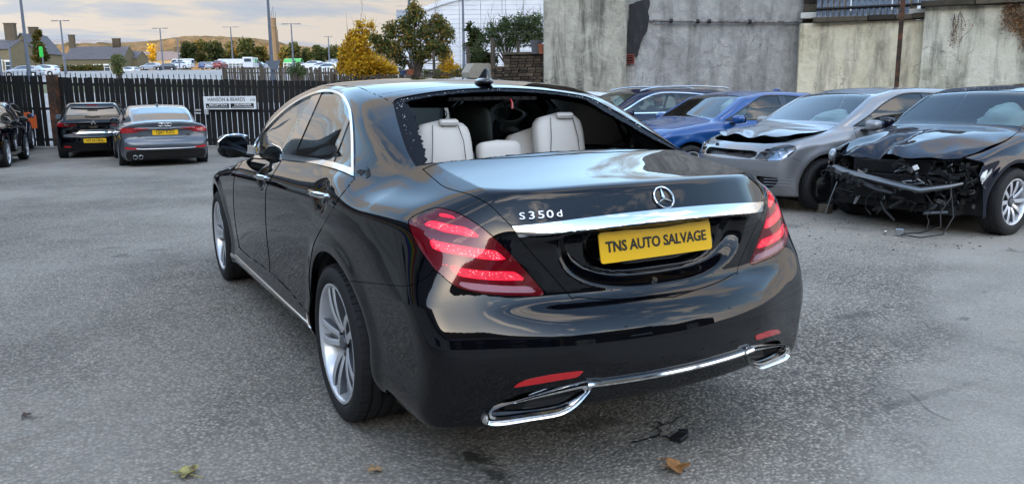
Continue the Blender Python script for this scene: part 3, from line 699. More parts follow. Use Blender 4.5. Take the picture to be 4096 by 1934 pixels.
# ---- wheels
def spoke_mesh(nsp, r0, r1, half0, half1, wid0, wid1, xo0, xo1, dep=.035, twin=True, steps=6):
    """one (twin) spoke lying round +y, outer face towards -x"""
    b = MB()
    for sg in ((-1, 1) if twin else (0,)):
        V = []; 
        for i in range(steps+1):
            t = i/steps; r_ = r0+(r1-r0)*t; a = sg*(half0+(half1-half0)*(t**.8)); w = wid0+(wid1-wid0)*t; xo = xo0+(xo1-xo0)*t-.010*math.sin(t*math.pi)
            cx, cy = math.cos(a), math.sin(a); px, py = -cy, cx
            for q, dx in ((-w/2, dep), (-w/2-.003, .004), (-w/2+.002, 0), (w/2-.002, 0), (w/2+.003, .004), (w/2, dep)):
                V.append((xo+dx, r_*cx+px*q, r_*cy+py*q))
        F = [(i*6+j, i*6+j+1, i*6+7+j, i*6+6+j) for i in range(steps) for j in range(5)]
        b.add(V, F); b.mi[-len(F):] = [1 if q % 5 in (0, 4) else 0 for q in range(len(F))]
    if twin:
        b.prism([(r0*.72, -.030), (r0*1.35, -.021), (r0*1.45, 0), (r0*1.35, .021), (r0*.72, .030)], .03, 'x', xo0+.002)
    return b
WHEELMESH = {}
def make_wheel(root, x, y, z, side, R_=.350, rim=.268, wid=.245, kind='twin5', tread=True, steer=0.0, m_rim='alloy'):
    """side -1: outer face towards -x; part 'wheel' with sub-parts"""
    key = (R_, rim, wid, kind)
    if key not in WHEELMESH:
        d = {}; hw = wid/2
        b = MB(); sh = .62*(R_-rim)
        prof = [(rim-.012, -hw+.022), (rim+.002, -hw+.008), (rim+.006, -hw-.002), (rim+.02, -hw-.011), (rim+sh*.7, -hw-.014), (R_-.022, -hw-.006), (R_-.008, -hw+.010), (R_-.001, -hw+.030)]
        gr = [-.5, -.16, .16, .5]
        for g in gr:
            c_ = g*wid*.62; prof += [(R_, c_-.006), (R_-.007, c_-.005), (R_-.007, c_+.005), (R_, c_+.006)]
        prof += [(R_-.001, hw-.03), (R_-.008, hw-.01), (R_-.022, hw+.006), (rim+.02, hw+.01), (rim-.012, hw-.02)]
        b.lathe(prof, 72, 'x'); d['tyre'] = b.mesh(True, 40)
        b = MB()      # shoulder tread blocks
        for k in range(64):
            a = 2*math.pi*k/64
            for s_ in (-1, 1):
                Mx = Matrix.Rotation(a, 4, 'X'); b.box((0, 0, 0), (.036, .0135*R_/.35*1.5, .008), M=Mx @ Matrix.Translation((s_*(hw-.022), 0, R_-.0035)) @ Matrix.Rotation(s_*.22, 4, 'Y'))
        d['tread'] = b.mesh()
        b = MB(); b.lathe([(rim-.001, -hw+.006), (rim, -hw-.004), (rim-.006, -hw-.006), (rim-.014, -hw), (rim-.019, -hw+.014), (rim-.026, -hw+.05), (rim-.05, -hw+.12), (rim-.05, hw)], 64, 'x'); d['rim'] = b.mesh(True, 60)
        if kind == 'twin5':
            sp = spoke_mesh(5, .062, rim-.010, .30, .150, .024, .027, -hw+.030, -hw+.006); d['n'] = 5
        elif kind == 'ten':
            sp = spoke_mesh(10, .05, rim-.012, 0, 0, .028, .036, -hw+.034, -hw+.014, twin=False); d['n'] = 10
        elif kind == 'five':
            sp = spoke_mesh(5, .05, rim-.012, .07, .14, .036, .03, -hw+.03, -hw+.012); d['n'] = 5
        else:
            sp = MB(); d['n'] = 1
            sp.lathe([(.03, -hw+.03), (.07, -hw+.035), (.10, -hw+.06), (rim-.07, -hw+.055), (rim-.045, -hw+.05), (rim-.03, -hw+.07)], 40, 'x')
            for k in range(12):
                a = 2*math.pi*k/12; sp.tube([(-hw+.052, math.cos(a)*(rim-.09), math.sin(a)*(rim-.09)), (-hw+.057, math.cos(a)*(rim-.09), math.sin(a)*(rim-.09))], .017, 10)
        d['spoke'] = sp.mesh(True, 30)
        b = MB(); b.lathe([(.001, -hw+.022), (.028, -hw+.022), (.034, -hw+.027), (.036, -hw+.04), (.066, -hw+.042), (.07, -hw+.06)], 24, 'x'); d['cap'] = b.mesh(True, 30)
        b = MB()
        for k in range(5):
            a = 2*math.pi*(k+.5)/5; b.tube([(-hw+.030, math.cos(a)*.053, math.sin(a)*.053), (-hw+.05, math.cos(a)*.053, math.sin(a)*.053)], .010, 10)
        d['nuts'] = b.mesh()
        b = MB(); b.lathe([(.05, -.01), (rim-.09, -.01), (rim-.085, .0), (rim-.09, .012)], 40, 'x'); b.lathe([(.09, -.014), (.05, -.03), (.02, -.03)], 20, 'x'); d['disc'] = b.mesh(True, 30)
        b = MB(); b.lathe([(rim-.055, -.03), (rim-.055, .05), (rim-.13, .05), (rim-.13, -.03), (rim-.055, -.03)], 10, 'x', a0=.3, a1=1.3); d['cal'] = b.mesh()
        WHEELMESH[key] = d
    d = WHEELMESH[key]
    def inst(name, me, m_, par):
        o = bpy.data.objects.new(name, me); COL.objects.link(o); o.parent = par
        if not me.materials:
            for k_ in (m_ if isinstance(m_, list) else [m_]): me.materials.append(k_)
        return o
    w = inst('wheel', d['rim'], M[m_rim], root); w.location = (x, y, z); w.rotation_euler = (0, 0, (0 if side < 0 else math.pi)+steer)
    inst('tyre', d['tyre'], M['rubber'], w)
    if tread: tag(inst('tread_blocks', d['tread'], M['rubber'], w), kind='stuff')
    for k in range(d['n']):
        o = inst('spoke', d['spoke'], [M[m_rim], M['alloy_dark']] if kind != 'steel' else [M['plastic'], M['plastic']], w); o.rotation_euler = (2*math.pi*k/d['n'], 0, 0)
    inst('centre_cap', d['cap'], M['alloy_dark'] if kind != 'steel' else M['plastic'], w)
    tag(inst('wheel_nuts', d['nuts'], M['plastic'], w), kind='stuff'); inst('brake_disc', d['disc'], M['satin'], w); inst('brake_caliper', d['cal'], M['plastic'], w)
    return w
for s_ in (-1, 1):
    make_wheel(hero, s_*.812, RW, .350, s_, wid=.255); make_wheel(hero, s_*.812, FWY, .350, s_, wid=.255)
# ---- wheel wells, floor
for wy in (RW, FWY):
    for s_ in (-1, 1):
        b = MB(); b.lathe([(.47, s_*.90), (.44, s_*.88), (.43, s_*.55), (.01, s_*.50)], 36, 'x', (0, wy, .335), -.25, math.pi+.25); b.build('wheel_well', M['liner'], hero, True)
b = MB(); b.box((0, 2.75, .27), (1.70, 4.6, .06)); b.box((0, .42, .40), (1.3, .5, .12)); b.build('underbody', M['liner'], hero)
# ---- cabin lining, seats, shelf
inside = hero_body.copy(); ins = np.where((inside.V[:, 2] > .98) & (inside.V[:, 1] > .70) & (inside.V[:, 1] < 3.9), -1., 1.)
lin, _ = inside.split(ins*.01); lin = lin.offset(-.045); both(lin).obj('cabin_lining', M['liner_cloth'] if 'liner_cloth' in M else M['gap'], hero)
# ------------------------------------------------------------------ hero details
def text_mesh(txt, size, depth=.002, bold=0.0, sx=1.0):
    cu = bpy.data.curves.new('t', 'FONT'); cu.body = txt; cu.size = size; cu.extrude = depth; cu.offset = bold; cu.align_x = 'CENTER'; cu.align_y = 'CENTER'; cu.resolution_u = 3
    o = bpy.data.objects.new('t', cu); me = o.to_mesh().copy(); V = np.array([v.co[:] for v in me.vertices])*[sx, 1, 1]
    bpy.data.objects.remove(o); bpy.data.curves.remove(cu)
    me.vertices.foreach_set('co', V.ravel()); me.update(); return me
def place_text(name, txt, size, loc, right, up, mat_, parent, depth=.002, bold=0.0, sx=1.0):
    me = text_mesh(txt, size, depth, bold, sx); r_ = Vector(right).normalized(); u_ = Vector(up); u_ = (u_-r_*u_.dot(r_)).normalized(); n_ = r_.cross(u_)
    m_ = Matrix(((r_.x, u_.x, n_.x, loc[0]), (r_.y, u_.y, n_.y, loc[1]), (r_.z, u_.z, n_.z, loc[2]), (0, 0, 0, 1)))
    me.transform(m_); return link(name, me, mat_, parent)
def rrect(w, h, r_, n=4):
    P = []
    for cx, cz, a0 in ((w/2-r_, h/2-r_, 0), (-w/2+r_, h/2-r_, 90), (-w/2+r_, -h/2+r_, 180), (w/2-r_, -h/2+r_, 270)):
        for i in range(n+1):
            a = R(a0+90*i/n); P.append((cx+r_*math.cos(a), cz+r_*math.sin(a)))
    return P
def plate(parent, c, w, h, tilt, yaw, txt, tsize, mat_, name='number_plate', bold=0.0, sx=1.0, roll=0.0):
    b = MB(); b.prism(rrect(w, h, .012), .004, 'y'); me = b.mesh(); Mx = Matrix.Translation(Vector(c)) @ Matrix.Rotation(yaw, 4, 'Z') @ Matrix.Rotation(tilt, 4, 'X') @ Matrix.Rotation(roll, 4, 'Y')
    me.transform(Mx); o = link(name, me, mat_, parent)
    if txt:
        rt = Mx.to_3x3() @ Vector((1, 0, 0)); up = Mx.to_3x3() @ Vector((0, 0, 1)); place_text('plate_lettering', txt, tsize, Mx @ Vector((0, -.0015, 0)), rt, up, M['letter'], o, .001, bold, sx)
    return o
plate(hero, (0, .168, .884), .52, .111, R(-11), 0, 'TNS AUTO SALVAGE', .054, M['yellow_plate'], bold=.0013, sx=.93, roll=R(-.4))
plate(hero, (.004, .176, .888), .52, .111, R(-11), 0, None, 0, M['yellow_plate'], 'backing_plate', roll=R(-1.2))
# emblem
c0 = surf(2652, 792); n0 = gn(c0); n0[0] = 0; n0 /= np.linalg.norm(n0); e1 = np.array([1., 0, 0]); e2 = np.cross(n0, e1); e2 = -e2 if e2[2] < 0 else e2
def onsurf(a, b_, off): return c0+e1*a+e2*b_+n0*off
b = MB(); b.tube([onsurf(.0425*math.cos(t), .0425*math.sin(t), .006) for t in np.linspace(0, 2*math.pi, 41)], .0032, 8, cap=False)
for k in range(3):
    a = R(90+120*k); dv = np.array([math.cos(a), math.sin(a)]); pv = np.array([-dv[1], dv[0]])
    P = [dv*.041, pv*.0062+dv*.003, -pv*.0062+dv*.003]; b.add([onsurf(*P[0], .006), onsurf(*P[1], .004), onsurf(*P[2], .004), onsurf(*(dv*.008), .011), onsurf(0, 0, .012)], [(0, 1, 3), (0, 3, 2), (1, 4, 3), (2, 3, 4)])
b.build('star_emblem', M['chrome'], hero, False)
def pjm_exact(P):
    d = P-CAM; z = d@FW; return 2048+FPX*(d@RT)/z, 967-FPX*(d@UP)/z
t0 = surf(*z3(1325, 243)); t1 = surf(*z3(1775, 212)); mid = (t0+t1)/2; nn = gn(surf(*z3(1560, 225)))
for ch, fx, sz, sxx in (('S', .055, .036, 1.35), ('3', .29, .040, 1.35), ('5', .52, .040, 1.35), ('0', .735, .040, 1.35), ('d', .965, .036, 1.25)):
    p = t0+(t1-t0)*fx; p = surf(*[c_*1.0 for c_ in pjm_exact(p)]); nn = gn(p); p = p+nn*.0045; place_text('badge_letter', ch, sz, p, t1-t0, tuple(np.cross(nn, t1-t0)), M['satin'], hero, .0025, .0003, sxx)
# lock button / reversing camera
p = surf(2617, 1120); b = MB(); b.tube([p, p+gn(p)*.008], .011, 14); b.build('rear_camera', M['satin'], hero, True)
# exhaust trims
def px_ring(P, off):
    out = []
    for q in P:
        s_ = surf(*q)
        if s_ is not None: out.append(s_+gn(s_)*off)
    return out
z5 = lambda a, b: (1900+a/2.703, 1250+b/2.703)
def ell(pt): return pt
ringo = smooth_poly([z5(*p) for p in [(262, 1030), (300, 965), (400, 905), (520, 862), (700, 824), (900, 795), (1080, 773), (1185, 768), (1212, 795), (1175, 845), (1080, 905), (960, 960), (800, 1005), (600, 1035), (400, 1050), (300, 1052)]], 3)
zz = []
Pl = [ (-.345, .40), ]
for k in (0, 1):
    sg = 1 if k == 0 else -1
    # trim in the plane just behind the bumper skin: (x, z) outline, y follows the bumper
    O = smooth_poly([(-.725, .336), (-.715, .358), (-.67, .380), (-.57, .408), (-.46, .431), (-.385, .443), (-.360, .437), (-.366, .415), (-.395, .380), (-.43, .350), (-.48, .330), (-.58, .321), (-.68, .312), (-.718, .318)], 4)
    yy = lambda x, z: float(h_rear(max(z, .33)))+.28*x*x-.004
    cxy = O.mean(0)
    def ring(sc, off): return [Vector((sg*(cxy[0]+(p[0]-cxy[0])*sc[0]), yy(cxy[0]+(p[0]-cxy[0])*sc[0], .36)+off, cxy[1]+(p[1]-cxy[1])*sc[1])) for p in O]
    b = MB(); n_ = len(O); rings = [ring((1.03, 1.10), .030), ring((1.03, 1.10), -.012), ring((1.0, 1.02), -.022), ring((.955, .88), -.016), ring((.94, .83), .004)]
    V = [v for r_ in rings for v in r_]; F = [(i*n_+j, i*n_+(j+1) % n_, (i+1)*n_+(j+1) % n_, (i+1)*n_+j) for i in range(len(rings)-1) for j in range(n_)]
    b.add(V, F); o = b.build('exhaust_trim', M['chrome'], hero, True, 60)
    b = MB(); rings = [ring((.925, .76), .0), ring((.92, .74), -.012), ring((.88, .60), -.010), ring((.87, .58), .05)]
    V = [v for r_ in rings for v in r_]; b.add(V, F[:n_*3]); b.build('tailpipe_rim', M['chrome'], o, True, 60)
    b = MB(); rings = [ring((1.0, 1.0), .02), ring((.94, .80), .012)]; b.add([v for r_ in rings for v in r_], F[:n_])
    rr = ring((.90, .64), .035); b.add(rr, [tuple(range(n_))]); b.build('tailpipe_inner', M['plastic'], o, False)
    # blend piece to the bar
    if k == 0: bb = MB(); bb.tube([(x, float(h_rear(.43))+.28*x*x-.007, .431) for x in np.linspace(-.345, .345, 25)], .0135, 10, flat=.85); bb.build('exhaust_bar', M['chrome'], hero, True)
    b = MB(); b.tube([(sg*-.385, yy(-.385, .43)-.006, .434), (sg*-.350, yy(-.35, .43)-.010, .434), (sg*-.335, yy(-.33, .43)-.010, .431)], [.016, .013, .011], 10, flat=.8); b.build('trim_joint', M['chrome'], o, True)
# reflections need a clean lower apron: lip below the bar
b = MB(); b.tube([(x, float(h_rear(.36))+.28*x*x+.02, .362-.01*abs(x)) for x in np.linspace(-.40, .40, 17)], .014, 8); b.build('apron_lip', M['gloss_black'], hero, True)
# door handles
for k in (0, 1):
    sg = 1 if k == 0 else -1
    for hy, hz in ((1.345, 1.000), (2.60, .968)):
        x0 = -(float(h_plan(hy))+float(h_sec(hz-float(h_zs(hy))))+.018)
        b = MB(); b.tube([(sg*(x0+.040), hy+.125, hz-.004), (sg*(x0+.012), hy+.118, hz-.003), (sg*x0, hy+.095, hz), (sg*(x0-.008), hy, hz+.003), (sg*(x0-.002), hy-.09, hz+.004), (sg*(x0+.010), hy-.112, hz+.003), (sg*(x0+.045), hy-.116, hz+.002)], [.011, .014, .016, .0165, .018, .015, .011], 10, flat=.8)
        b.build('door_handle', M['chrome'], hero, True)
# door mirrors
def superell(c, r_, n=18, m=10, p=2.6, yaw=0):
    V = []; F = []
    for i in range(m+1):
        ph = math.pi*(i/m-.5)
        for j in range(n):
            th = 2*math.pi*j/n; s_ = lambda v: math.copysign(abs(v)**(2/p), v)
            q = Vector((r_[0]*s_(math.cos(ph))*s_(math.cos(th)), r_[1]*s_(math.cos(ph))*s_(math.sin(th)), r_[2]*s_(math.sin(ph)))); q.rotate(Matrix.Rotation(yaw, 3, 'Z')); V.append(q+Vector(c))
    F = [(i*n+j, i*n+(j+1) % n, (i+1)*n+(j+1) % n, (i+1)*n+j) for i in range(m) for j in range(n)]
    return V, F
M['mirror'] = mat('mirror_glass', (.22, .28, .36), .01, metal=1.0)
def door_mirror(parent, sg, x, y, z, w=.105, h=.075, paintm=None, yaw=0.0, cap_y=.055):
    o = MB(); V, F = superell((sg*x, y, z), (w, cap_y, h), p=2.9, yaw=sg*yaw); o.add(V, F); ob = o.build('door_mirror', paintm, parent, True, 50)
    b = MB(); b.tube([(sg*(x-w*.4), y+.02, z-h*.75), (sg*(x-w-.04), y+.04, z-h*.95)], [.03, .035], 8, flat=.5); b.build('mirror_stalk', M['plastic'], ob, True)
    b = MB(); P = rrect(w*1.78, h*1.62, h*.6, 5); b.prism(P, .006, 'y'); me = b.mesh(); me.transform(Matrix.Translation((sg*x, y-cap_y-.002, z)) @ Matrix.Rotation(sg*yaw, 4, 'Z')); link('mirror_glass', me, M['mirror'], ob)
    return ob
mo = door_mirror(hero, -1, .958, 3.43, 1.100, .098, .078, M['black_paint']); door_mirror(hero, 1, .958, 3.43, 1.100, .098, .078, M['black_paint'])
b = MB(); b.tube([(-.865, 3.395, 1.165), (-.93, 3.385, 1.180), (-1.0, 3.385, 1.172), (-1.048, 3.385, 1.135), (-1.055, 3.385, 1.09)], .006, 6); b.build('mirror_trim', M['chrome'], mo, True)
# aerial fin
zt = 1.487; V, F = superell((0, 1.60, zt), (.040, .075, .020), p=2.2); b = MB(); b.add(V, F); fin = b.build('aerial_base', M['gloss_black'], hero, True, 60)
b = MB(); prof = [(1.545, zt+.01), (1.552, zt+.055), (1.565, zt+.066), (1.585, zt+.062), (1.63, zt+.03), (1.655, zt+.01)]
V = []; 
for w in (-.007, -.003, .003, .007):
    for (y_, z_) in prof: V.append((w*(1.4 if z_ < zt+.03 else .8), y_+(0 if abs(w) > .005 else -.002), z_+(0 if abs(w) > .005 else .002)))
k = len(prof); b.add(V, [(i*k+j, i*k+j+1, (i+1)*k+j+1, (i+1)*k+j) for i in range(3) for j in range(k-1)]); b.add([V[j] for j in range(k)], [tuple(range(k))]); b.add([V[3*k+j] for j in range(k)], [tuple(range(k))])
b.build('aerial_fin', M['gloss_black'], fin, True, 50)
# seats, shelf and dash
t = nm('pale_leather', (.62, .60, .57), rough=.5); t.set(Normal=t.bump(t.voro(260), .12, .002)); M['leather'] = t.m
t = nm('dark_leather', (.085, .080, .075), rough=.5); t.set(Normal=t.bump(t.voro(260), .12, .002)); M['leather_dark'] = t.m
def cushion(parent, name, c, w, h, d, m_, rot=0.0, taper=.82, seams=()):
    """rounded padded block standing up; taper narrows the top"""
    n = 20; mrow = 12; V = []; F = []
    for i in range(mrow+1):
        t_ = -1+2*i/mrow
        for j in range(n):
            th = 2*math.pi*j/n; s_ = lambda v, p: math.copysign(abs(v)**p, v)
            k = (1-abs(t_)**7)**.5; wx = w/2*(1 if t_ < 0 else 1-(1-taper)*t_**2)*max(k, .02); wy = d/2*max((1-abs(t_)**4)**.5, .02)
            V.append((wx*s_(math.cos(th), .45), wy*s_(math.sin(th), .6), h/2*t_))
    F = [(i*n+j, i*n+(j+1) % n, (i+1)*n+(j+1) % n, (i+1)*n+j) for i in range(mrow) for j in range(n)]+[tuple(range(n))[::-1], tuple(mrow*n+j for j in range(n))]
    b = MB(); b.add(V, F); me = b.mesh(True, 70); me.transform(Matrix.Translation(c) @ Matrix.Rotation(rot, 4, 'X')); return link(name, me, m_, parent)
for sx, nm_ in ((-.27, 'l'), (.40, 'r')):
    s_ = cushion(hero, 'rear_seat_back', (sx, 1.66, .95), .50, .62, .16, M['leather'], R(-14), .9)
    hc = (sx, 1.52, 1.165 if sx < 0 else 1.185); hd = cushion(hero, 'rear_headrest', hc, .30, .28, .11, M['leather'], R(-12), .86)
    for q in (-.075, .075):
        b = MB(); b.tube([(sx+q*1.25, 1.446, 1.07), (sx+q*1.1, 1.455, 1.2), (sx+q*.9, 1.487, hc[2]+.115)], .0022, 6); tag(b.build('seat_seam', M['leather_dark'], hd, True), kind='stuff')
    b = MB(); b.box((sx+.02, 1.49, hc[2]+.125), (.10, .035, .03), M=Matrix.Rotation(.3, 4, 'X'), bev=.008); b.build('headrest_flap', M['leather'], hd)
cushion(hero, 'centre_headrest', (.04, 1.52, 1.125), .24, .14, .10, M['leather'], R(-10), .95)
for sx in (-.40, .40):
    cushion(hero, 'front_headrest', (sx, 2.60, 1.215), .28, .32, .12, M['leather_dark'], R(-10), .85); cushion(hero, 'front_seat_back', (sx, 2.68, .85), .50, .62, .17, M['leather_dark'], R(-12), .92)
t = nm('shelf_cloth', (.012, .013, .015), rough=.85); t.set(Normal=t.bump(t.noise(400, 2), .3, .003)); M['liner_cloth'] = t.m
b = MB(); b.box((0, 1.18, 1.045), (1.36, .84, .03), bev=.012); b.build('parcel_shelf', M['liner_cloth'], hero)
b = MB(); b.tube([(-.62, .80, 1.10), (0, .775, 1.115), (.62, .80, 1.10)], .030, 8, flat=.7); b.build('shelf_edge', M['liner_cloth'], hero, True)
b = MB(); b.box((0, 1.55, 1.075), (1.15, .07, .05), bev=.02); b.build('sun_blind', M['liner_cloth'], hero)
b = MB(); b.box((0, 3.75, .93), (1.45, .5, .22), bev=.06); b.build('dashboard', M['leather_dark'], hero)
b = MB(); b.tube([(.38+.19*math.cos(a), 3.42+.05*math.sin(a), 1.0+.18*math.sin(a)) for a in np.linspace(0, 2*math.pi, 29)], .016, 8, cap=False); b.build('steering_wheel', M['leather_dark'], hero, True)
b = MB(); b.box((0, 2.2, .42), (1.5, 3.0, .1)); b.build('cabin_floor', M['liner_cloth'], hero)
b = MB(); b.box((0, 1.50, 1.405), (.50, .03, .022), bev=.005)
for q in np.linspace(-.22, .22, 9): b.box((q, 1.482, 1.405), (.02, .012, .010))
b.build('brake_light_housing', M['plastic'], hero)
b = MB(); b.tube([(.085, 1.47, 1.40), (.087, 1.455, 1.375), (.083, 1.45, 1.352)], .006, 6); b.build('red_ribbon', M['red_lens'], hero, True)
# crumbs of broken glass along the opening
V = []; F = []
rb = np.random.default_rng(3)
edge = [(-.688, .835), (-.665, 1.0), (-.615, 1.22), (-.565, 1.40), (-.50, 1.45), (-.3, 1.475), (0, 1.485)]
allp = smooth_poly(edge, 12, closed=False)
for i in range(240):
    sgn = rb.choice((-1, 1)); p = allp[rb.integers(len(allp))]; x = sgn*(abs(p[0])-rb.uniform(.012, .05)); y = p[1]+rb.uniform(-.01, .01)-(.02 if abs(x) < .48 else 0)
    if i > 170: x = rb.uniform(-.64, .64); y = .745+.09*(x/.64)**2+rb.uniform(.0, .03)
    z = max(float(h_roof(y))-.14*x*x, float(h_deck(y))-.07*x*x)-.004; s_ = rb.uniform(.0010, .0030); b0 = len(V)
    for q in range(4): V.append((x+rb.normal(0, s_), y+rb.normal(0, s_), z+abs(rb.normal(0, s_))))
    F += [(b0, b0+1, b0+2), (b0, b0+2, b0+3), (b0+1, b0+2, b0+3), (b0, b0+1, b0+3)]
me = bpy.data.meshes.new('m'); me.from_pydata(V, [], F); tag(link('glass_crumbs', me, mat('glass_crumb', (.75, .78, .78), .15), hero), kind='stuff')
# dried smear on the left pillar
p1 = surf(*z8(1330, 920)); 
V = []; F = []; rb = np.random.default_rng(5)
for cx, cy, sx, sy, n_ in ((1335, 920, 45, 22, 60), (1410, 930, 14, 45, 60)):
    for i in range(n_):
        q = surf(*z8(cx+rb.normal(0, sx*.5), cy+rb.normal(0, sy*.5)))
        if q is None: continue
        nq = gn(q); a_ = np.cross(nq, [0, 0, 1]); a_ /= np.linalg.norm(a_); c_ = np.cross(nq, a_); s_ = rb.uniform(.003, .008); b0 = len(V)
        ang = rb.uniform(0, 6); V += [tuple(q+nq*.0012*(1+i % 3*.15)+(a_*math.cos(ang+w)+c_*math.sin(ang+w))*s_*rb.uniform(.6, 1)) for w in np.linspace(0, 5.2, 6)]; F.append(tuple(range(b0, b0+6)))
me = bpy.data.meshes.new('m'); me.from_pydata(V, [], F); tag(link('tape_residue', me, mat('residue', (.006, .006, .006), .7), hero), kind='stuff')
# cracked windscreen
t = NT(mat('tmp', (1, 1, 1)))
def shattered():
    m_ = M['shattered']; N = m_.node_tree.nodes; L = m_.node_tree.links
    tc = N.new('ShaderNodeTexCoord'); out = [n for n in N if n.type == 'OUTPUT_MATERIAL'][0]; prev = out.inputs[0].links[0].from_socket
    vo = N.new('ShaderNodeTexVoronoi'); vo.feature = 'DISTANCE_TO_EDGE'; vo.inputs['Scale'].default_value = 34; no = N.new('ShaderNodeTexNoise'); no.inputs['Scale'].default_value = 5
    mp = N.new('ShaderNodeMix'); mp.data_type = 'VECTOR'; mp.inputs[0].default_value = .12; L.new(tc.outputs['Object'], mp.inputs[4]); L.new(no.outputs['Color'], mp.inputs[5]); L.new(tc.outputs['Object'], no.inputs['Vector']); L.new(mp.outputs[1], vo.inputs['Vector'])
    rp_ = N.new('ShaderNodeValToRGB'); rp_.color_ramp.elements[0].position = .0; rp_.color_ramp.elements[0].color = (1, 1, 1, 1); rp_.color_ramp.elements[1].position = .10; rp_.color_ramp.elements[1].color = (.18, .18, .18, 1)
    L.new(vo.outputs[0], rp_.inputs[0]); sp = N.new('ShaderNodeSeparateXYZ'); L.new(tc.outputs['Object'], sp.inputs[0]); cut_ = N.new('ShaderNodeMath'); cut_.operation = 'LESS_THAN'; cut_.inputs[1].default_value = .05; L.new(sp.outputs[0], cut_.inputs[0])
    ml = N.new('ShaderNodeMath'); ml.operation = 'MULTIPLY'; L.new(rp_.outputs[0], ml.inputs[0]); L.new(cut_.outputs[0], ml.inputs[1])
    df = N.new('ShaderNodeBsdfDiffuse'); df.inputs[0].default_value = (.62, .74, .72, 1); mx = N.new('ShaderNodeMixShader'); L.new(ml.outputs[0], mx.inputs[0]); L.new(prev, mx.inputs[1]); tl_ = N.new('ShaderNodeBsdfTranslucent'); tl_.inputs[0].default_value = (.62, .78, .75, 1)
    m2 = N.new('ShaderNodeMixShader'); m2.inputs[0].default_value = .6; L.new(df.outputs[0], m2.inputs[1]); L.new(tl_.outputs[0], m2.inputs[2]); L.new(m2.outputs[0], mx.inputs[2]); L.new(mx.outputs[0], out.inputs[0])
shattered()
# ------------------------------------------------------------------ the other cars (local frame: rear end y = 0, nose y = L, centre x = 0)
def recalc(t):
    fn = np.cross(t.V[t.T[:, 1]]-t.V[t.T[:, 0]], t.V[t.T[:, 2]]-t.V[t.T[:, 0]]); N = np.zeros_like(t.V)
    for k in range(3): np.add.at(N, t.T[:, k], fn)
    t.N = N/(np.linalg.norm(N, axis=1)[:, None]+1e-12); return t
def gz(y): return -.009*min(max(y-6, 0), 22)
HATCH = dict(L=4.25, W=.89, wy=(.80, 3.42), R=.315, arch=.37,
    plan=[(0, .80), (.3, .865), (.9, .89), (2.2, .89), (3.4, .885), (3.9, .85), (4.3, .74)],
    sec=[(-.80, -.12), (-.70, -.06), (-.62, -.035), (-.40, -.03), (-.15, -.006), (0, 0), (.04, -.018), (.14, -.05), (.25, -.12)], zs=[(0, .93), (2, .88), (4.2, .78)],
    rear=[(.15, .22), (.3, .06), (.5, .0), (.62, .01), (.68, .05), (.95, .08), (1.1, .16), (1.3, .30)], front=[(.15, 4.05), (.3, 4.17), (.5, 4.24), (.62, 4.24), (.75, 4.17), (.9, 4.0)], fcurve=.32, rcurve=.22,
    deck=[(-.2, .95), (.3, 1.0), (3.0, 1.02), (3.25, .985), (3.7, .90), (4.05, .80), (4.3, .66)],
    gp=[(.0, .66), (.4, .76), (1.0, .84), (2.2, .86), (2.8, .83), (3.3, .70), (3.6, .6)], gs=[(.85, .03), (.98, 0), (1.15, -.06), (1.35, -.17), (1.5, -.28)],
    roof=[(.0, .78), (.12, .98), (.28, 1.25), (.45, 1.385), (.9, 1.435), (1.7, 1.455), (2.1, 1.44), (2.5, 1.365), (3.15, 1.01), (3.4, .88)], rcrown=.07, sig=.05, bottom=.19, hoodcrown=.10,
    dlo=[(.62, 1.03), (.62, 1.03), (.60, 1.12), (.75, 1.24), (1.0, 1.325), (1.6, 1.375), (2.05, 1.37), (2.40, 1.27), (2.75, 1.10), (2.98, .985), (2.98, .985), (2.0, .985), (1.3, 1.0)], pillars=[(1.62, 1.74), (.95, 1.01)], doors=(.98, 1.66, 2.98), sill=.33,
    wsc=(2.42, 3.10, .56, .68), rwin=(.16, .36, .52, .58), belt=.96)
def variant(base, **k):
    d = dict(base); d.update(k); return d
def make_F(s):
    g = s['sig']; plan = Prof(s['plan'], .09); sec = Prof(s['sec'], .02); zs = Prof(s['zs'], .15); rr = Prof(s['rear'], .018); ff = Prof(s['front'], .02)
    deck = Prof(s['deck'], .06); gp = Prof(s['gp'], .10); gs = Prof(s['gs'], .03); roof = Prof(s['roof'], g); (ry, fy) = s['wy']; L = s['L']; R_ = s['arch']
    def F(x, y, z):
        a = np.abs(x); ar = np.sqrt((y-ry)**2+(z-s['R'])**2); af = np.sqrt((y-fy)**2+(z-s['R'])**2)
        fl = .018*np.exp(-((ar-R_-.02)/.06)**2)+.018*np.exp(-((af-R_-.02)/.06)**2)
        side = a-(plan(y)+sec(z-zs(y))+fl)
        top = z-(deck(y)-s['hoodcrown']*a*a*a)
        Fv = smax(side, top, .10); Fv = smax(Fv, rr(z)+s['rcurve']*a*a-y, .14); Fv = smax(Fv, y-(ff(z)-s['fcurve']*a*a), .16); Fv = smax(Fv, s['bottom']-z, .04)
        G = smax(a-(gp(y)+gs(z)), z-(roof(y)-s['rcrown']*a*a), .09); G = smax(G, s['belt']-.08-z, .02)
        return smin(Fv, G, s.get('fillet', .07))
    return F, roof, gp, gs, deck, plan
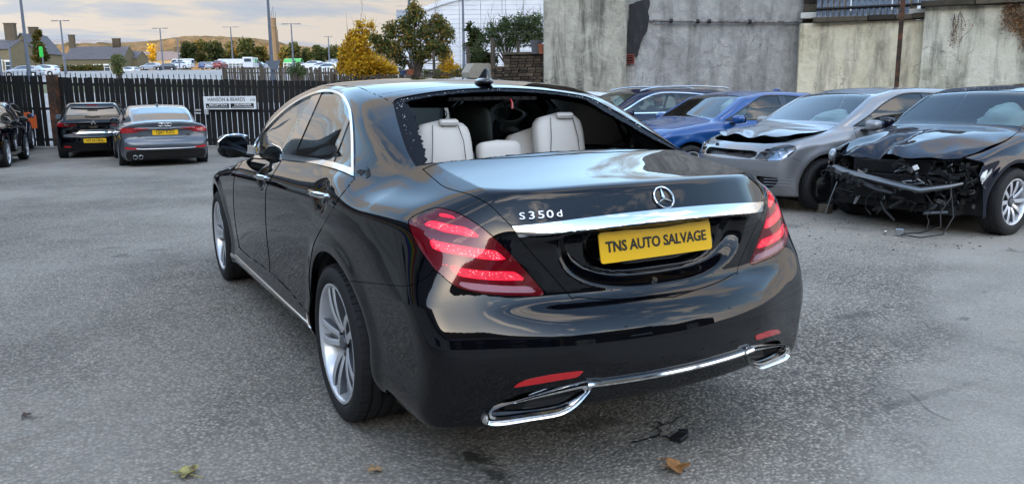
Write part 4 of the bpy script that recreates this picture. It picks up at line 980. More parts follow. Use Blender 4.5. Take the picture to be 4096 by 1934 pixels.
def build_car(s, paintm, label, cat, cuts=(), h=.03, glass='dark_glass', group=None, wheel='five', trim=None, doors=True, mirrors=True, damage=None, m_rim='alloy', interior=True, full=True, rim=None, steer=0.0, openglass=(), tread=False):
    root = empty('parked_car', (0, 0, 0), 0, label, cat, group)
    F, roof, gp, gs, deck, plan = make_F(s); L = s['L']
    body = isosurface(F, (-s['W']-.12, -.05, .1), (h*2.2, L+.06, 1.72 if s.get('tall') else 1.56), h); body, _ = body.split(body.V[:, 0])
    for wy in s['wy']:
        e = (np.sqrt((body.V[:, 1]-wy)**2+(body.V[:, 2]-s['R'])**2)-s['arch']); e = np.where(body.V[:, 0] > -.55, 1., e); _, body = body.split(e)
    W_ = s['W']; gaps = []
    def put(t, name, m_, sides=1, off=0.0, fl=.01):
        t = t.offset(off) if off else t
        if fl: t = t.flange(fl, lambda V: np.abs(V[:, 0]) < .004)
        if len(t.T) == 0: return []
        if sides == 2: t = t.largest()
        if sides == 2: return [t.obj(name, m_, root), t.mirror().obj(name, m_, root)]
        return [TM.join([t, t.mirror()]).obj(name, m_, root)]
    upm = lambda V: V[:, 2] > s['belt']-.06
    # side glass
    if 'dlo' in s:
        P = smooth_poly(s['dlo'], 4); d = sdf_poly(P, body.V[:, 1], body.V[:, 2]); d = np.where((body.V[:, 0] < -.45) & upm(body.V) & (np.abs(body.N[:, 0]) > .45), d, 1.)
        inner, body = body.split(d); d = sdf_poly(P, inner.V[:, 1], inner.V[:, 2]); gl, fr = inner.split(d+(.022 if trim else .016))
        put(fr, 'window_trim', M[trim] if trim else M['plastic'], 1, .002)
        for (a, b) in s['pillars']:
            pl, gl = gl.split(np.maximum(a-gl.V[:, 1], gl.V[:, 1]-b)); put(pl, 'window_pillar', M['gloss_black'], 2, 0, 0)
        ed = [-9]+sorted([(a+b)/2 for a, b in s['pillars']])+[99]
        for i in range(len(ed)-1):
            g_, _ = gl.split(np.maximum(ed[i]-gl.V[:, 1], gl.V[:, 1]-ed[i+1]))
            if len(g_.T): put(g_, 'side_window', M[glass], 2, -.004, 0)
    for key, nm_ in (('wsc', 'windscreen'), ('rwin', 'rear_window')):
        if s.get(key):
            y0, y1, x0, x1 = s[key]; P = smooth_poly([(0.3, y0), (0, y0), (-x0, y0+(.03 if key == 'wsc' else .0)), (-x0, y0+(.03 if key == 'wsc' else .0)), (-x1, y1-.05 if key == 'wsc' else y1), (-x1, y1-.05 if key == 'wsc' else y1), (0, y1), (.3, y1)] if key == 'wsc' else [(.3, y0), (0, y0), (-x1, y0+.03), (-x1, y0+.03), (-x0, y1), (-x0, y1), (0, y1), (.3, y1)], 3)
            d = sdf_poly(P, body.V[:, 0], body.V[:, 1]); d = np.where(upm(body.V), d, 1.); w_, body = body.split(d); put(w_, nm_, M[glass if key == 'wsc' else s.get('rglass', 'tint')], 1, -.004, 0)
            if len(w_.T):
                pass
    # lamps, grilles, bonnet, bumpers ...: outlines in wrap-round coordinates
    dmg = {}
    for c in cuts:
        nm_, pj_, P, m_ = c[:4]; o = dict(off=0.0, sides=1, gap=.004, fl=.012); o.update(c[4] if len(c) > 4 else {})
        def coords(V):
            a = -V[:, 0]
            if pj_ == 'rear': return a+V[:, 1], V[:, 2]
            if pj_ == 'front': return a+(L-V[:, 1]), V[:, 2]
            if pj_ == 'side': return V[:, 1], V[:, 2]
            if pj_ == 'top': return a, V[:, 1]
        mk = {'rear': lambda V: V[:, 1] < .95, 'front': lambda V: V[:, 1] > L-1.1, 'side': lambda V: V[:, 0] < -.5, 'top': lambda V: V[:, 2] > .45}[pj_]
        P = smooth_poly(P, 3) if o.get('smooth', True) else P
        A, B = coords(body.V); d = np.where(mk(body.V), sdf_poly(P, A, B), 1.)
        p_, body = body.split(d)
        if o['gap'] and len(p_.T):
            A, B = coords(p_.V); keep = (np.abs(A) < .02) if pj_ != 'side' else np.zeros(len(A), bool)
            dd = sdf_poly(P, A, B); p_, g_ = p_.split(dd+o['gap']); gaps.append(g_.offset(-.012))
        if len(p_.T) == 0: continue
        if damage and nm_ in damage:
            full_ = TM.join([p_, p_.mirror()]); full_.V = damage[nm_](full_.V.copy()); recalc(full_); full_.obj(nm_, M[m_] if isinstance(m_, str) else m_, root)
        elif m_ is not None:
            if o.get('cover'): put(p_, 'lens_cover', M[o['cover']], o['sides'], 0, 0)
            put(p_, nm_, M[m_] if isinstance(m_, str) else m_, o['sides'], o['off'], o['fl'])
    # doors
    if doors:
        ds = s['doors']; sl = s['sill']; fw = s['wy'][1]; rw_ = s['wy'][0]
        for i in range(len(ds)-1):
            a, b = ds[i], ds[i+1]
            P = [(a, s['belt']+.02), (a, .80), (max(a, rw_+s['arch']+.04), .52), (max(a, rw_+s['arch']+.04), sl), (b, sl), (b+.02, .6), (b, s['belt']+.02)] if i == 0 else [(a, s['belt']+.02), (a, sl), (b-.02, sl), (b, .6), (b, s['belt']+.0), (b-.1, s['belt']+.02)]
            d = np.where((body.V[:, 0] < -.5) & (body.V[:, 2] < s['belt']+.06), sdf_poly(P, body.V[:, 1], body.V[:, 2]), 1.); p_, body = body.split(d)
            p_, g_ = p_.split(sdf_poly(P, p_.V[:, 1], p_.V[:, 2])+.005); gaps.append(g_.offset(-.012)); put(p_, 'door', paintm, 2)
            yh = a+.14; zh = s['belt']-.09
            if full:
                for sg in (-1, 1):
                    xo = float(plan(yh))-.004; bb = MB(); bb.tube([(sg*(xo-.01), yh-.085, zh), (sg*(xo+.028), yh-.06, zh), (sg*(xo+.030), yh+.06, zh), (sg*(xo-.005), yh+.09, zh)], .011, 6); bb.build('door_handle', M['chrome'] if trim else paintm, root, True)
    put(body, 'body_shell', paintm)
    gm = TM.join([g for g in gaps if len(g.T)])
    if len(gm.T): tag(TM.join([gm, gm.mirror()]).obj('panel_seal', M['gap'], root), kind='stuff')
    # underside, wells
    b = MB(); b.box((0, L/2, .26), (1.30, L-.7, .1)); b.build('underbody', M['liner'], root)
    for wy in s['wy']:
        for s_ in (-1, 1): b = MB(); b.lathe([(s['arch']+.03, s_*(W_-.06)), (s['arch']+.01, s_*(W_-.12)), (s['arch']+.01, s_*.52), (.01, s_*.45)], 20, 'x', (0, wy, s['R']), -.3, math.pi+.3); b.build('wheel_well', M['liner'], root, True)
    for s_ in (-1, 1):
        for wi, wy in enumerate(s['wy']): make_wheel(root, s_*(W_-.095), wy, s['R'], s_, R_=s['R'], rim=rim or s['R']*.72, wid=.19, kind=wheel, tread=tread, m_rim=m_rim, steer=steer if wi == 1 else 0)
    if mirrors:
        my = s['wsc'][1]-.28; mx = float(gp(my))+.15
        for s_ in (-1, 1): door_mirror(root, s_, mx, my, s['belt']+.045, .10, .065, paintm, cap_y=.07)
    if interior:
        b = MB(); b.box((0, (s['wsc'][1]+.5)/2+.1, s['belt']-.14), (1.28, s['wsc'][1]-.75, .02)); b.build('cabin_floor', M['liner_cloth'], root)
        b = MB(); b.box((0, s['wsc'][1]-.25, s['belt']-.06), (1.35, .45, .16), bev=.06); b.build('dashboard', M['plastic'], root)
        for sx in (-.36, .36):
            y0 = s['wsc'][0]-.52; cushion(root, 'front_seat_back', (sx, y0, .86), .46, .60, .14, M['seat_grey'], R(-12), .9); cushion(root, 'front_headrest', (sx, y0-.09, 1.20), .25, .17, .10, M['seat_grey'], R(-8), .9)
        cushion(root, 'rear_seat_back', (0, .95, .84), 1.2, .52, .14, M['seat_grey'], R(-14), .97)
        b = MB(); b.tube([(.36+.17*math.cos(a), y0+.72+.04*math.sin(a), s['belt']-.0+.16*math.sin(a)) for a in np.linspace(0, 2*math.pi, 21)], .014, 6, cap=False); b.build('steering_wheel', M['plastic'], root, True)
    return root, F
M['seat_grey'] = mat('seat_grey', (.05, .05, .052), .8)
def airbag(parent, c, r_, seed, m_):
    rg = np.random.default_rng(seed); V, F = superell((0, 0, 0), (1, 1, 1), 22, 14, p=2.0); V = np.array([v[:] for v in V])
    ph = rg.uniform(0, 6, 6); n_ = .12*np.sin(V[:, 0]*5+ph[0]+V[:, 2]*3)+.10*np.sin(V[:, 1]*7+ph[1]-V[:, 0]*4)+.07*np.sin(V[:, 2]*11+ph[2]+V[:, 1]*6)+.12*np.sin(V[:, 0]*2.2+ph[3])
    V = V*(1+n_)[:, None]*np.array(r_)+np.array(c); b = MB(); b.add(V.tolist(), F); return b.build('airbag', m_, parent, True, 60)
M['old_lens'] = mat('broken_lens', (.20, .22, .25), .15, metal=.5, coat=1.0)
M['airbag'] = mat('airbag_cloth', (.62, .70, .74), .8)
def pose(root, x, y, yaw, z=None):
    root.location = (x, y, gz(y) if z is None else z); root.rotation_euler = (0, 0, R(yaw))
paintA = lambda n, c, **k: paint(n, c, **k)
# ---- grey crashed hatchback (second from the right)
M['grey_silver'] = paint('grey_silver', (.27, .28, .30), metal=.6, rough=.38, dust=.25)
t = nm('bare_reflector', (.75, .77, .8), rough=.12, metal=1.0); M['lamp_chrome'] = t.m
M['head_lens'] = tglass('head_lens', (.80, .85, .92), .03)
golf = variant(HATCH)
def crumple_golf(V):
    a = V[:, 0]; y = V[:, 1]; t_ = np.clip((y-3.25)/.85, 0, 1)
    V[:, 2] += .075*np.sin(t_*1.75)*(.65+.35*np.cos(a*1.5))+.022*np.sin(y*13+a*5)*t_*np.exp(-((a-.1)/.4)**2)+.018*np.sin(a*14+y*3)*t_**2
    f = np.exp(-((y-3.95+.35*a)/.07)**2); V[:, 2] -= .035*f*t_; V[:, 1] -= .10*t_**2; V[:, 2] += .03*t_*np.exp(-((a+.45)/.2)**2)
    return V
golf_cuts = [
    ('bonnet', 'top', [(-.3, 3.16), (0, 3.17), (.68, 3.10), (.68, 3.10), (.73, 3.5), (.66, 3.86), (.66, 3.86), (.45, 3.99), (0, 4.04), (-.3, 4.04)], 'grey_silver', dict(gap=.006, fl=.02)),
    ('headlamp', 'front', [(.58, .63), (.58, .63), (.66, .70), (.86, .765), (1.08, .80), (1.20, .79), (1.24, .76), (1.16, .69), (1.05, .635), (.80, .615)], 'lamp_inner', dict(sides=2, off=-.05, gap=.004, cover='head_lens')),
    ('upper_grille', 'front', [(-.2, .72), (-.2, .655), (.5, .63), (.60, .655), (.62, .70), (.55, .72)], 'plastic', dict(off=-.05, smooth=False)),
    ('lower_grille', 'front', [(-.2, .44), (-.2, .27), (.40, .27), (.48, .44)], 'plastic', dict(off=-.03, smooth=False)),
    ('fog_grille', 'front', [(.62, .43), (.62, .43), (.66, .30), (.90, .30), (1.0, .42), (1.0, .42)], 'plastic', dict(off=-.035, sides=2)),
    ('front_bumper', 'front', [(-.2, .60), (.5, .615), (1.05, .62), (1.17, .66), (1.30, .62), (1.36, .45), (1.36, .1), (-.2, .1)], 'grey_silver', dict(smooth=False)),
]
M['lamp_inner'] = mat('lamp_inner', (.36, .42, .50), .22, metal=.6)
def head_inner(root, F, L, us, zc, r_):
    """reflector bowls behind the lens"""
    for s_ in (-1, 1):
        for u_, rr_ in zip(us, r_):
            # find the point on the nose with a + (L - y) = u
            xs = np.linspace(.2, .9, 300); best = None
            for x in xs:
                y = L-(u_-x)
                if F(np.array([x]), np.array([y]), np.array([zc]))[0] > 0: best = (x, y); break
            if not best: continue
            x, y = best; b = MB(); b.lathe([(rr_, 0), (rr_*.96, -.006), (rr_*.75, -.04), (rr_*.35, -.06), (.001, -.062)], 20, 'y'); me = b.mesh(True, 60)
            me.transform(Matrix.Translation((s_*(x-.02), y-.01, zc)) @ Matrix.Rotation(-s_*R(22), 4, 'Z')); link('lamp_reflector', me, M['lamp_chrome'], root)
def lens_shell(root, cut, F, s):
    pass
groot, gF = build_car(golf, M['grey_silver'], 'grey crashed hatchback with buckled bonnet, between blue hatchback and black wreck', 'car', golf_cuts, h=.024, glass='thin_glass', wheel='steel', m_rim='plastic', damage={'bonnet': crumple_golf}, tread=True)
head_inner(groot, gF, 4.25, (.80, 1.05), .70, (.052, .062))
airbag(groot, (-.28, 2.72, 1.05), (.28, .16, .11), 4, M['airbag']); airbag(groot, (-.02, 2.66, 1.02), (.20, .13, .10), 9, M['airbag'])
b = MB(); rg = np.random.default_rng(8)
for i in range(26): 
    x = rg.uniform(-.55, .62); b.box((x, 4.08-.2*x*x+rg.uniform(-.05, .03), .70+rg.uniform(-.03, .03)), (rg.uniform(.04, .22), rg.uniform(.02, .05), rg.uniform(.012, .04)), rg.uniform(-.5, .5), Matrix.Rotation(rg.uniform(-.5, .5), 4, 'Y'))
tag(b.build('broken_grille', M['plastic'], groot), kind='stuff')
b = MB(); b.tube([(x, 4.12-.26*x*x, .675-.03*math.sin(x*6)) for x in np.linspace(-.6, .5, 9)], .022, 6, flat=.6); b.build('grille_strip', M['gloss_black'], groot, True)
b = MB(); b.box((0, 3.75, .66), (1.2, .7, .1)); b.build('engine_bay', M['liner'], groot)
b = MB()
for z_ in (.33, .365, .40):
    for s_ in (-1, 1): b.tube([(s_*.62, 4.115, z_), (s_*.74, 4.02, z_), (s_*.84, 3.90, z_)], .005, 5)
tag(b.build('fog_slat', M['alloy_dark'], groot, True), kind='stuff')
pose(groot, 9.43-.06, 4.95, 84.6, 0)
# ---- black wrecked car on the right
def crumple_black(V):
    a = V[:, 0]; y = V[:, 1]; L = 4.72; t_ = np.clip((y-3.45)/1.1, 0, 1)
    w = t_**1.3
    w = t_**1.6*(.35+.65*sstep(-.25, .35, a)); V[:, 2] += w*(.07*(.5-np.abs(np.sin(a*3.4+y*2.1)))+.05*(.5-np.abs(np.sin(a*6.3-y*5)))+.018*np.sin(a*17+y*13))+.055*np.sin(t_*2.4)*(.5+.5*np.cos(a*2.2))
    V[:, 2] -= .06*np.exp(-(np.abs(a-.12-.25*(y-4.1))/.05)**1.5)*w; V[:, 1] -= w*(.10+.07*np.sin(a*7)); V[:, 2] -= .03*w
    return V
M['navy_black'] = paint('navy_black', (.004, .006, .016), rough=.3, dust=.10)
bl = variant(HATCH, L=4.72, W=.91, wy=(1.05, 3.80), R=.33, arch=.385, plan=[(0, .80), (.3, .87), (.9, .91), (2.4, .91), (3.8, .905), (4.3, .86), (4.75, .72)],
    front=[(.15, 4.5), (.3, 4.62), (.5, 4.70), (.65, 4.70), (.78, 4.62), (.95, 4.4)], deck=[(-.2, .98), (.3, 1.03), (3.3, 1.05), (3.55, 1.015), (4.0, .915), (4.45, .78), (4.75, .60)],
    gp=[(.0, .62), (.6, .76), (1.2, .85), (2.6, .88), (3.1, .83), (3.5, .72), (3.8, .6)], roof=[(.1, .84), (.45, 1.12), (.9, 1.36), (1.3, 1.44), (2.0, 1.475), (2.5, 1.45), (2.85, 1.385), (3.45, 1.03), (3.7, .90)],
    dlo=[(.9, 1.06), (.9, 1.06), (.95, 1.2), (1.3, 1.34), (1.8, 1.39), (2.4, 1.385), (2.75, 1.28), (3.05, 1.12), (3.28, 1.0), (3.28, 1.0), (2.4, 1.0), (1.6, 1.01)], pillars=[(1.95, 2.07)], doors=(1.25, 2.0, 3.28), wsc=(2.76, 3.42, .60, .72), rwin=(.35, 1.0, .5, .6), belt=.99)
bl_cuts = [
    ('bonnet', 'top', [(-.3, 3.46), (0, 3.47), (.70, 3.38), (.70, 3.38), (.77, 3.8), (.74, 4.2), (.66, 4.42), (.66, 4.42), (.4, 4.50), (0, 4.53), (-.3, 4.53)], 'navy_black', dict(gap=.004, fl=.02)),
    ('torn_front', 'front', [(-.3, .84), (-.3, .84), (.5, .82), (.95, .80), (1.28, .74), (1.28, .74), (1.22, .60), (1.30, .50), (1.36, .1), (1.36, .1), (-.3, .1), (-.3, .1)], None, dict(smooth=False, gap=0)),
]
broot, bF = build_car(bl, M['navy_black'], 'black wrecked car at far right with crumpled bonnet and front bumper torn off', 'car', bl_cuts, h=.022, glass='thin_glass', wheel='ten', damage={'bonnet': crumple_black}, tread=True, rim=.228, steer=R(0), openglass=())
# what the missing bumper lays bare
rg = np.random.default_rng(11)
b = MB(); b.box((0, 3.9, .50), (1.45, .5, .40)); b.build('engine_bay', M['liner'], broot)
t = nm('radiator', (.03, .03, .032), rough=.5, metal=.6); M['radiator'] = t.m
b = MB(); b.box((.02, 4.42, .44), (.78, .04, .26)); 
for i in range(26): b.box((.02, 4.445, .32+.0095*i), (.76, .012, .0035))
tag(b.build('radiator', M['radiator'], broot), kind='stuff')
b = MB(); b.box((.05, 4.36, .64), (.86, .04, .13))
for i in range(6): b.box((.05, 4.388, .59+.02*i), (.82, .02, .006))
tag(b.build('upper_radiator', M['radiator'], broot), kind='stuff')
M['bare_metal'] = nm('bare_metal', (.16, .17, .18), rough=.4, metal=.8).m
b = MB(); b.tube([(.62, 4.50, .60), (.45, 4.56, .565), (.1, 4.60, .525), (-.25, 4.61, .48), (-.42, 4.58, .455), (-.62, 4.44, .50), (-.70, 4.36, .53)], [.05, .055, .055, .055, .05, .04, .025], 8, flat=.6); b.build('bumper_beam', M['bare_metal'], broot, True)
b = MB(); b.tube([(.72, 4.46, .60), (.5, 4.60, .56), (.2, 4.67, .49), (-.08, 4.70, .43), (-.2, 4.69, .41)], [.03, .045, .045, .04, .02], 6, flat=.5)
for i in range(30):
    q = rg.uniform(0, 1); x = .72-.92*q; b.box((x, 4.50+.2*math.sin(q*2.4)+rg.uniform(-.01, .03), .60-.18*q+rg.uniform(-.04, .03)), (rg.uniform(.02, .06), rg.uniform(.02, .05), rg.uniform(.02, .06)), rg.uniform(-1, 1))
tag(b.build('foam_absorber', M['plastic'], broot), kind='stuff')
b = MB()
for i in range(230):
    side_ = rg.choice((-1, 1), p=(.6, .4)); x = side_*rg.uniform(.05 if i % 3 == 0 else .40, .80); y = 4.48-.35*abs(x)+rg.uniform(-.12, .12); z_ = rg.uniform(.28, .66 if i % 4 == 2 else .72)
    k_ = i % 4; dm = ((rg.uniform(.06, .20), rg.uniform(.004, .012), rg.uniform(.015, .05)) if k_ < 2 else (rg.uniform(.01, .02), rg.uniform(.01, .03), rg.uniform(.08, .22)) if k_ == 2 else (rg.uniform(.02, .06), rg.uniform(.02, .05), rg.uniform(.02, .05)))
    b.cur = 1 if i % 9 == 0 else 0; b.box((x, y, z_), dm, rg.uniform(-.8, .8), Matrix.Rotation(rg.uniform(-.7, .7), 4, 'Y') @ Matrix.Rotation(rg.uniform(-.6, .6), 4, 'X'))
    if i % 6 == 0: p_ = Vector((x, y, z_)); b.tube([p_, p_+Vector((rg.uniform(-.12, .12), rg.uniform(-.05, .05), rg.uniform(-.08, .05))), p_+Vector((rg.uniform(-.25, .25), rg.uniform(-.05, .05), rg.uniform(-.12, .02)))], rg.uniform(.006, .018), 6)
tag(b.build('broken_brackets', [M['plastic'], M['bare_metal']], broot), kind='stuff')
b = MB()
for i in range(9):
    x = rg.uniform(-.8, .8); p = Vector((x, 4.45+rg.uniform(-.1, .1), rg.uniform(.4, .75))); pts = [p.copy()]
    for k in range(6): p += Vector((rg.uniform(-.06, .06), rg.uniform(-.03, .05), rg.uniform(-.10, .02))); pts.append(p.copy())
    b.tube(pts, .005, 5)
p0 = [(-.62, 4.42, .55), (-.66, 4.47, .40), (-.60, 4.52, .25), (-.64, 4.56, .12), (-.50, 4.66, .05), (-.36, 4.72, .03)]; b.tube(p0, .007, 6)
b.tube([(-.62, 4.42, .5), (-.72, 4.50, .22), (-.70, 4.62, .06), (-.55, 4.74, .02), (-.38, 4.78, .03)], .006, 6)
tag(b.build('hanging_wiring', M['plastic'], broot, True), kind='stuff')
b = MB(); b.box((-.34, 4.74, .045), (.075, .05, .07), .4, bev=.006); b.box((-.22, 4.80, .025), (.03, .03, .045), .9, bev=.004); b.build('wiring_plug', M['satin'], broot)
b = MB(); b.tube([(.55, 4.55, .45), (.58, 4.60, .28), (.62, 4.62, .10)], .012, 6, flat=.4); b.build('loose_strut', M['bare_metal'], broot, True)
b = MB(); b.tube([(-.02, 4.60, .30), (-.10, 4.64, .22), (-.22, 4.66, .14)], .012, 6); b.build('loose_duct', M['plastic'], broot, True)
b = MB(); b.box((-.30, 4.50, .66), (.05, .02, .05), .3, Matrix.Rotation(.5, 4, 'Y'), bev=.004); b.build('white_tag', M['white_plate'], broot)
b = MB(); b.box((-.845, 4.26, .635), (.035, .20, .05), R(18), Matrix.Rotation(-.55, 4, 'X'), bev=.006); 
for i in range(9): b.box((-.868, 4.19+.018*i, .655-.012*i), (.006, .006, .04), R(18))
b.build('torn_wing_liner', M['white_plate'], broot)
V, F_ = superell((.80, 4.30, .71), (.045, .20, .075), 18, 10, p=2.6, yaw=R(30)); b = MB(); b.add(V, F_); hl_ = b.build('headlamp', M['old_lens'], broot, True, 60)
airbag(broot, (-.38, 2.98, 1.05), (.30, .17, .17), 21, M['airbag'])
pose(broot, 9.90, 3.48, 93.2, 0)
# ---- blue hatchback
M['blue_paint'] = paint('blue_paint', (.002, .062, .24), metal=.3, rough=.35, dust=.12)
bm = variant(HATCH, L=4.33, W=.885, wy=(.82, 3.51), R=.32, arch=.375, plan=[(0, .79), (.3, .85), (.9, .885), (2.4, .875), (3.5, .875), (4.0, .83), (4.35, .70)], front=[(.15, 4.15), (.3, 4.25), (.5, 4.31), (.62, 4.32), (.75, 4.27), (.9, 4.05)], deck=[(-.2, .95), (.3, 1.0), (3.0, 1.01), (3.3, .975), (3.8, .91), (4.15, .82), (4.4, .66)],
    gp=[(.0, .62), (.4, .72), (1.0, .81), (2.2, .84), (2.7, .80), (3.2, .68), (3.5, .6)], roof=[(.0, .78), (.2, 1.05), (.45, 1.30), (.75, 1.385), (1.4, 1.42), (1.9, 1.415), (2.35, 1.35), (3.02, .99), (3.3, .88)], dlo=[(.62, 1.03), (.62, 1.03), (.62, 1.1), (.85, 1.25), (1.2, 1.32), (1.6, 1.345), (2.0, 1.335), (2.35, 1.20), (2.65, 1.06), (2.85, .975), (2.85, .975), (2.0, .975), (1.3, .99)], pillars=[(1.52, 1.66)], doors=(.98, 1.60, 2.88), wsc=(2.28, 2.98, .54, .66), belt=.955)
bm_cuts = [('bonnet', 'top', [(-.3, 3.04), (0, 3.05), (.66, 2.98), (.66, 2.98), (.72, 3.5), (.68, 3.9), (.55, 4.1), (0, 4.2), (-.3, 4.2)], 'blue_paint', dict(gap=.006, fl=.02)),
    ('headlamp', 'front', [(.42, .64), (.45, .70), (.8, .74), (1.1, .76), (1.15, .72), (1.0, .64), (.7, .61)], 'lamp_inner', dict(sides=2, off=-.04, cover='head_lens')), ('grille', 'front', [(.02, .52), (.02, .66), (.34, .66), (.38, .56), (.34, .52)], 'plastic', dict(sides=2, off=-.02)),
    ('front_bumper', 'front', [(-.2, .60), (1.05, .62), (1.32, .60), (1.34, .1), (-.2, .1)], 'blue_paint', dict(smooth=False))]
blroot, _ = build_car(bm, M['blue_paint'], 'bright blue hatchback with white paper on its dashboard, behind the grey wreck', 'car', bm_cuts, h=.026, glass='thin_glass', wheel='five')
b = MB(); b.box((.26, 2.80, .985), (.40, .11, .004), 0, Matrix.Rotation(.5, 4, 'X')); pp_ = b.build('paper_sign', M['white_plate'], blroot); place_text('sign_lettering', 'BRIANZA', .085, (.26, 2.802, .992), (-1, 0, 0), (0, -1, .55), mat('faded_blue', (.12, .16, .26), .8), pp_, .001)
b = MB(); b.prism([(-.05, 0), (.04, .01), (.10, .0), (.06, .05), (.03, .035), (0, .07), (-.03, .03)], .02, 'y'); me = b.mesh(); me.transform(Matrix.Translation((-.22, 2.78, .97))); link('crumpled_paper', me, M['white_plate'], blroot)
airbag(blroot, (-.30, 2.25, 1.13), (.16, .2, .14), 31, M['airbag'])
b = MB(); b.tube([(0, .95, 1.39), (0, .98, 1.425), (0, 1.06, 1.43), (0, 1.15, 1.405)], [.012, .022, .022, .01], 6, flat=.8); b.build('aerial_fin', M['blue_paint'], blroot, True)
pose(blroot, 9.61, 7.77, 88.4, 0)
# ---- dark blue estate with roof rails behind it
M['dark_blue'] = paint('dark_blue', (.006, .010, .035), rough=.3, dust=.08)
ts = 1.09
def scale_spec(s, kz, ky=1.0, kx=1.0):
    d = dict(s)
    for k in ('plan', 'deck', 'gp', 'roof', 'zs'):
        a, c = (ky, kz) if k in ('deck', 'roof', 'zs') else (ky, kx); d[k] = [(p[0]*a, p[1]*c) for p in s[k]]
    for k in ('rear', 'front'): d[k] = [(p[0]*kz, p[1]*ky) for p in s[k]]
    d['sec'] = s['sec']; d['gs'] = [(p[0]*kz, p[1]) for p in s['gs']]; d['dlo'] = [(p[0]*ky, p[1]*kz) for p in s['dlo']]; d['L'] = s['L']*ky; d['W'] = s['W']*kx; d['belt'] = s['belt']*kz; d['bottom'] = s['bottom']*kz
    d['wy'] = tuple(w*ky for w in s['wy']); d['doors'] = tuple(w*ky for w in s['doors']); d['pillars'] = [(a*ky, b*ky) for a, b in s['pillars']]; d['wsc'] = (s['wsc'][0]*ky, s['wsc'][1]*ky, s['wsc'][2]*kx, s['wsc'][3]*kx); d['rwin'] = (s['rwin'][0]*ky, s['rwin'][1]*ky, s['rwin'][2], s['rwin'][3]); d['sill'] = s['sill']*kz
    return d
est = scale_spec(variant(HATCH, roof=[(.0, .80), (.10, 1.0), (.22, 1.25), (.36, 1.38), (.8, 1.435), (1.7, 1.455), (2.1, 1.44), (2.5, 1.365), (3.15, 1.01), (3.4, .88)]), 1.02, 1.06, 1.02)
eroot, eF = build_car(est, M['dark_blue'], 'dark blue estate car with chrome roof rails, behind the bright blue hatchback', 'car', [('bonnet', 'top', [(-.3, 3.34), (0, 3.35), (.68, 3.28), (.74, 3.7), (.66, 4.2), (0, 4.3), (-.3, 4.3)], 'dark_blue', dict(gap=.006)), ('headlamp', 'front', [(.50, .64), (.55, .72), (.86, .80), (1.10, .82), (1.16, .76), (1.0, .68), (.7, .62)], 'lamp_inner', dict(sides=2, off=-.03, cover='head_lens')), ('grille', 'front', [(-.2, .66), (-.2, .50), (.42, .50), (.46, .66)], 'plastic', dict(off=-.02, smooth=False)), ('lower_grille', 'front', [(-.2, .40), (-.2, .26), (.60, .26), (.66, .40)], 'plastic', dict(off=-.02, smooth=False))], h=.03, glass='thin_glass', trim='chrome', wheel='five')
for s_ in (-1, 1):
    b = MB(); b.tube([(s_*.60, 2.52, 1.43), (s_*.605, 2.35, 1.47), (s_*.61, 2.1, 1.50), (s_*.61, 1.3, 1.515), (s_*.60, .6, 1.49), (s_*.59, .45, 1.46)], .017, 8); b.build('roof_rail', M['satin'], eroot, True)
b = MB(); b.prism([(.55, 1.47), (.78, 1.49), (.60, 1.56), (.56, 1.56)], .03, 'x', -.015); b.build('aerial_fin', M['gloss_black'], eroot)
pose(eroot, 10.38, 10.86, 84.2, 0)
# ---- pale blue-white car whose roof shows behind the estate
M['pale_paint'] = paint('pale_paint', (.55, .60, .68), rough=.3)
wroot, wF = build_car(variant(HATCH), M['pale_paint'], 'white hatchback mostly hidden, only its pale roof showing left of the estate car', 'car', [('headlamp', 'front', [(.50, .64), (.55, .72), (.86, .80), (1.10, .82), (1.16, .76), (1.0, .68), (.7, .62)], 'lamp_inner', dict(sides=2, off=-.03, cover='head_lens')), ('grille', 'front', [(-.2, .66), (-.2, .50), (.42, .50), (.46, .66)], 'plastic', dict(off=-.02, smooth=False)), ('lower_grille', 'front', [(-.2, .40), (-.2, .26), (.60, .26), (.66, .40)], 'plastic', dict(off=-.02, smooth=False))], h=.045, glass='dark_glass', wheel='five', interior=False)
b = MB(); b.tube([(0, 2.3, 1.44), (-.02, 2.1, 1.62), (-.03, 2.02, 1.70)], .006, 5); b.build('whip_aerial', M['plastic'], wroot)
pose(wroot, 9.9, 14.0, 84, 0)
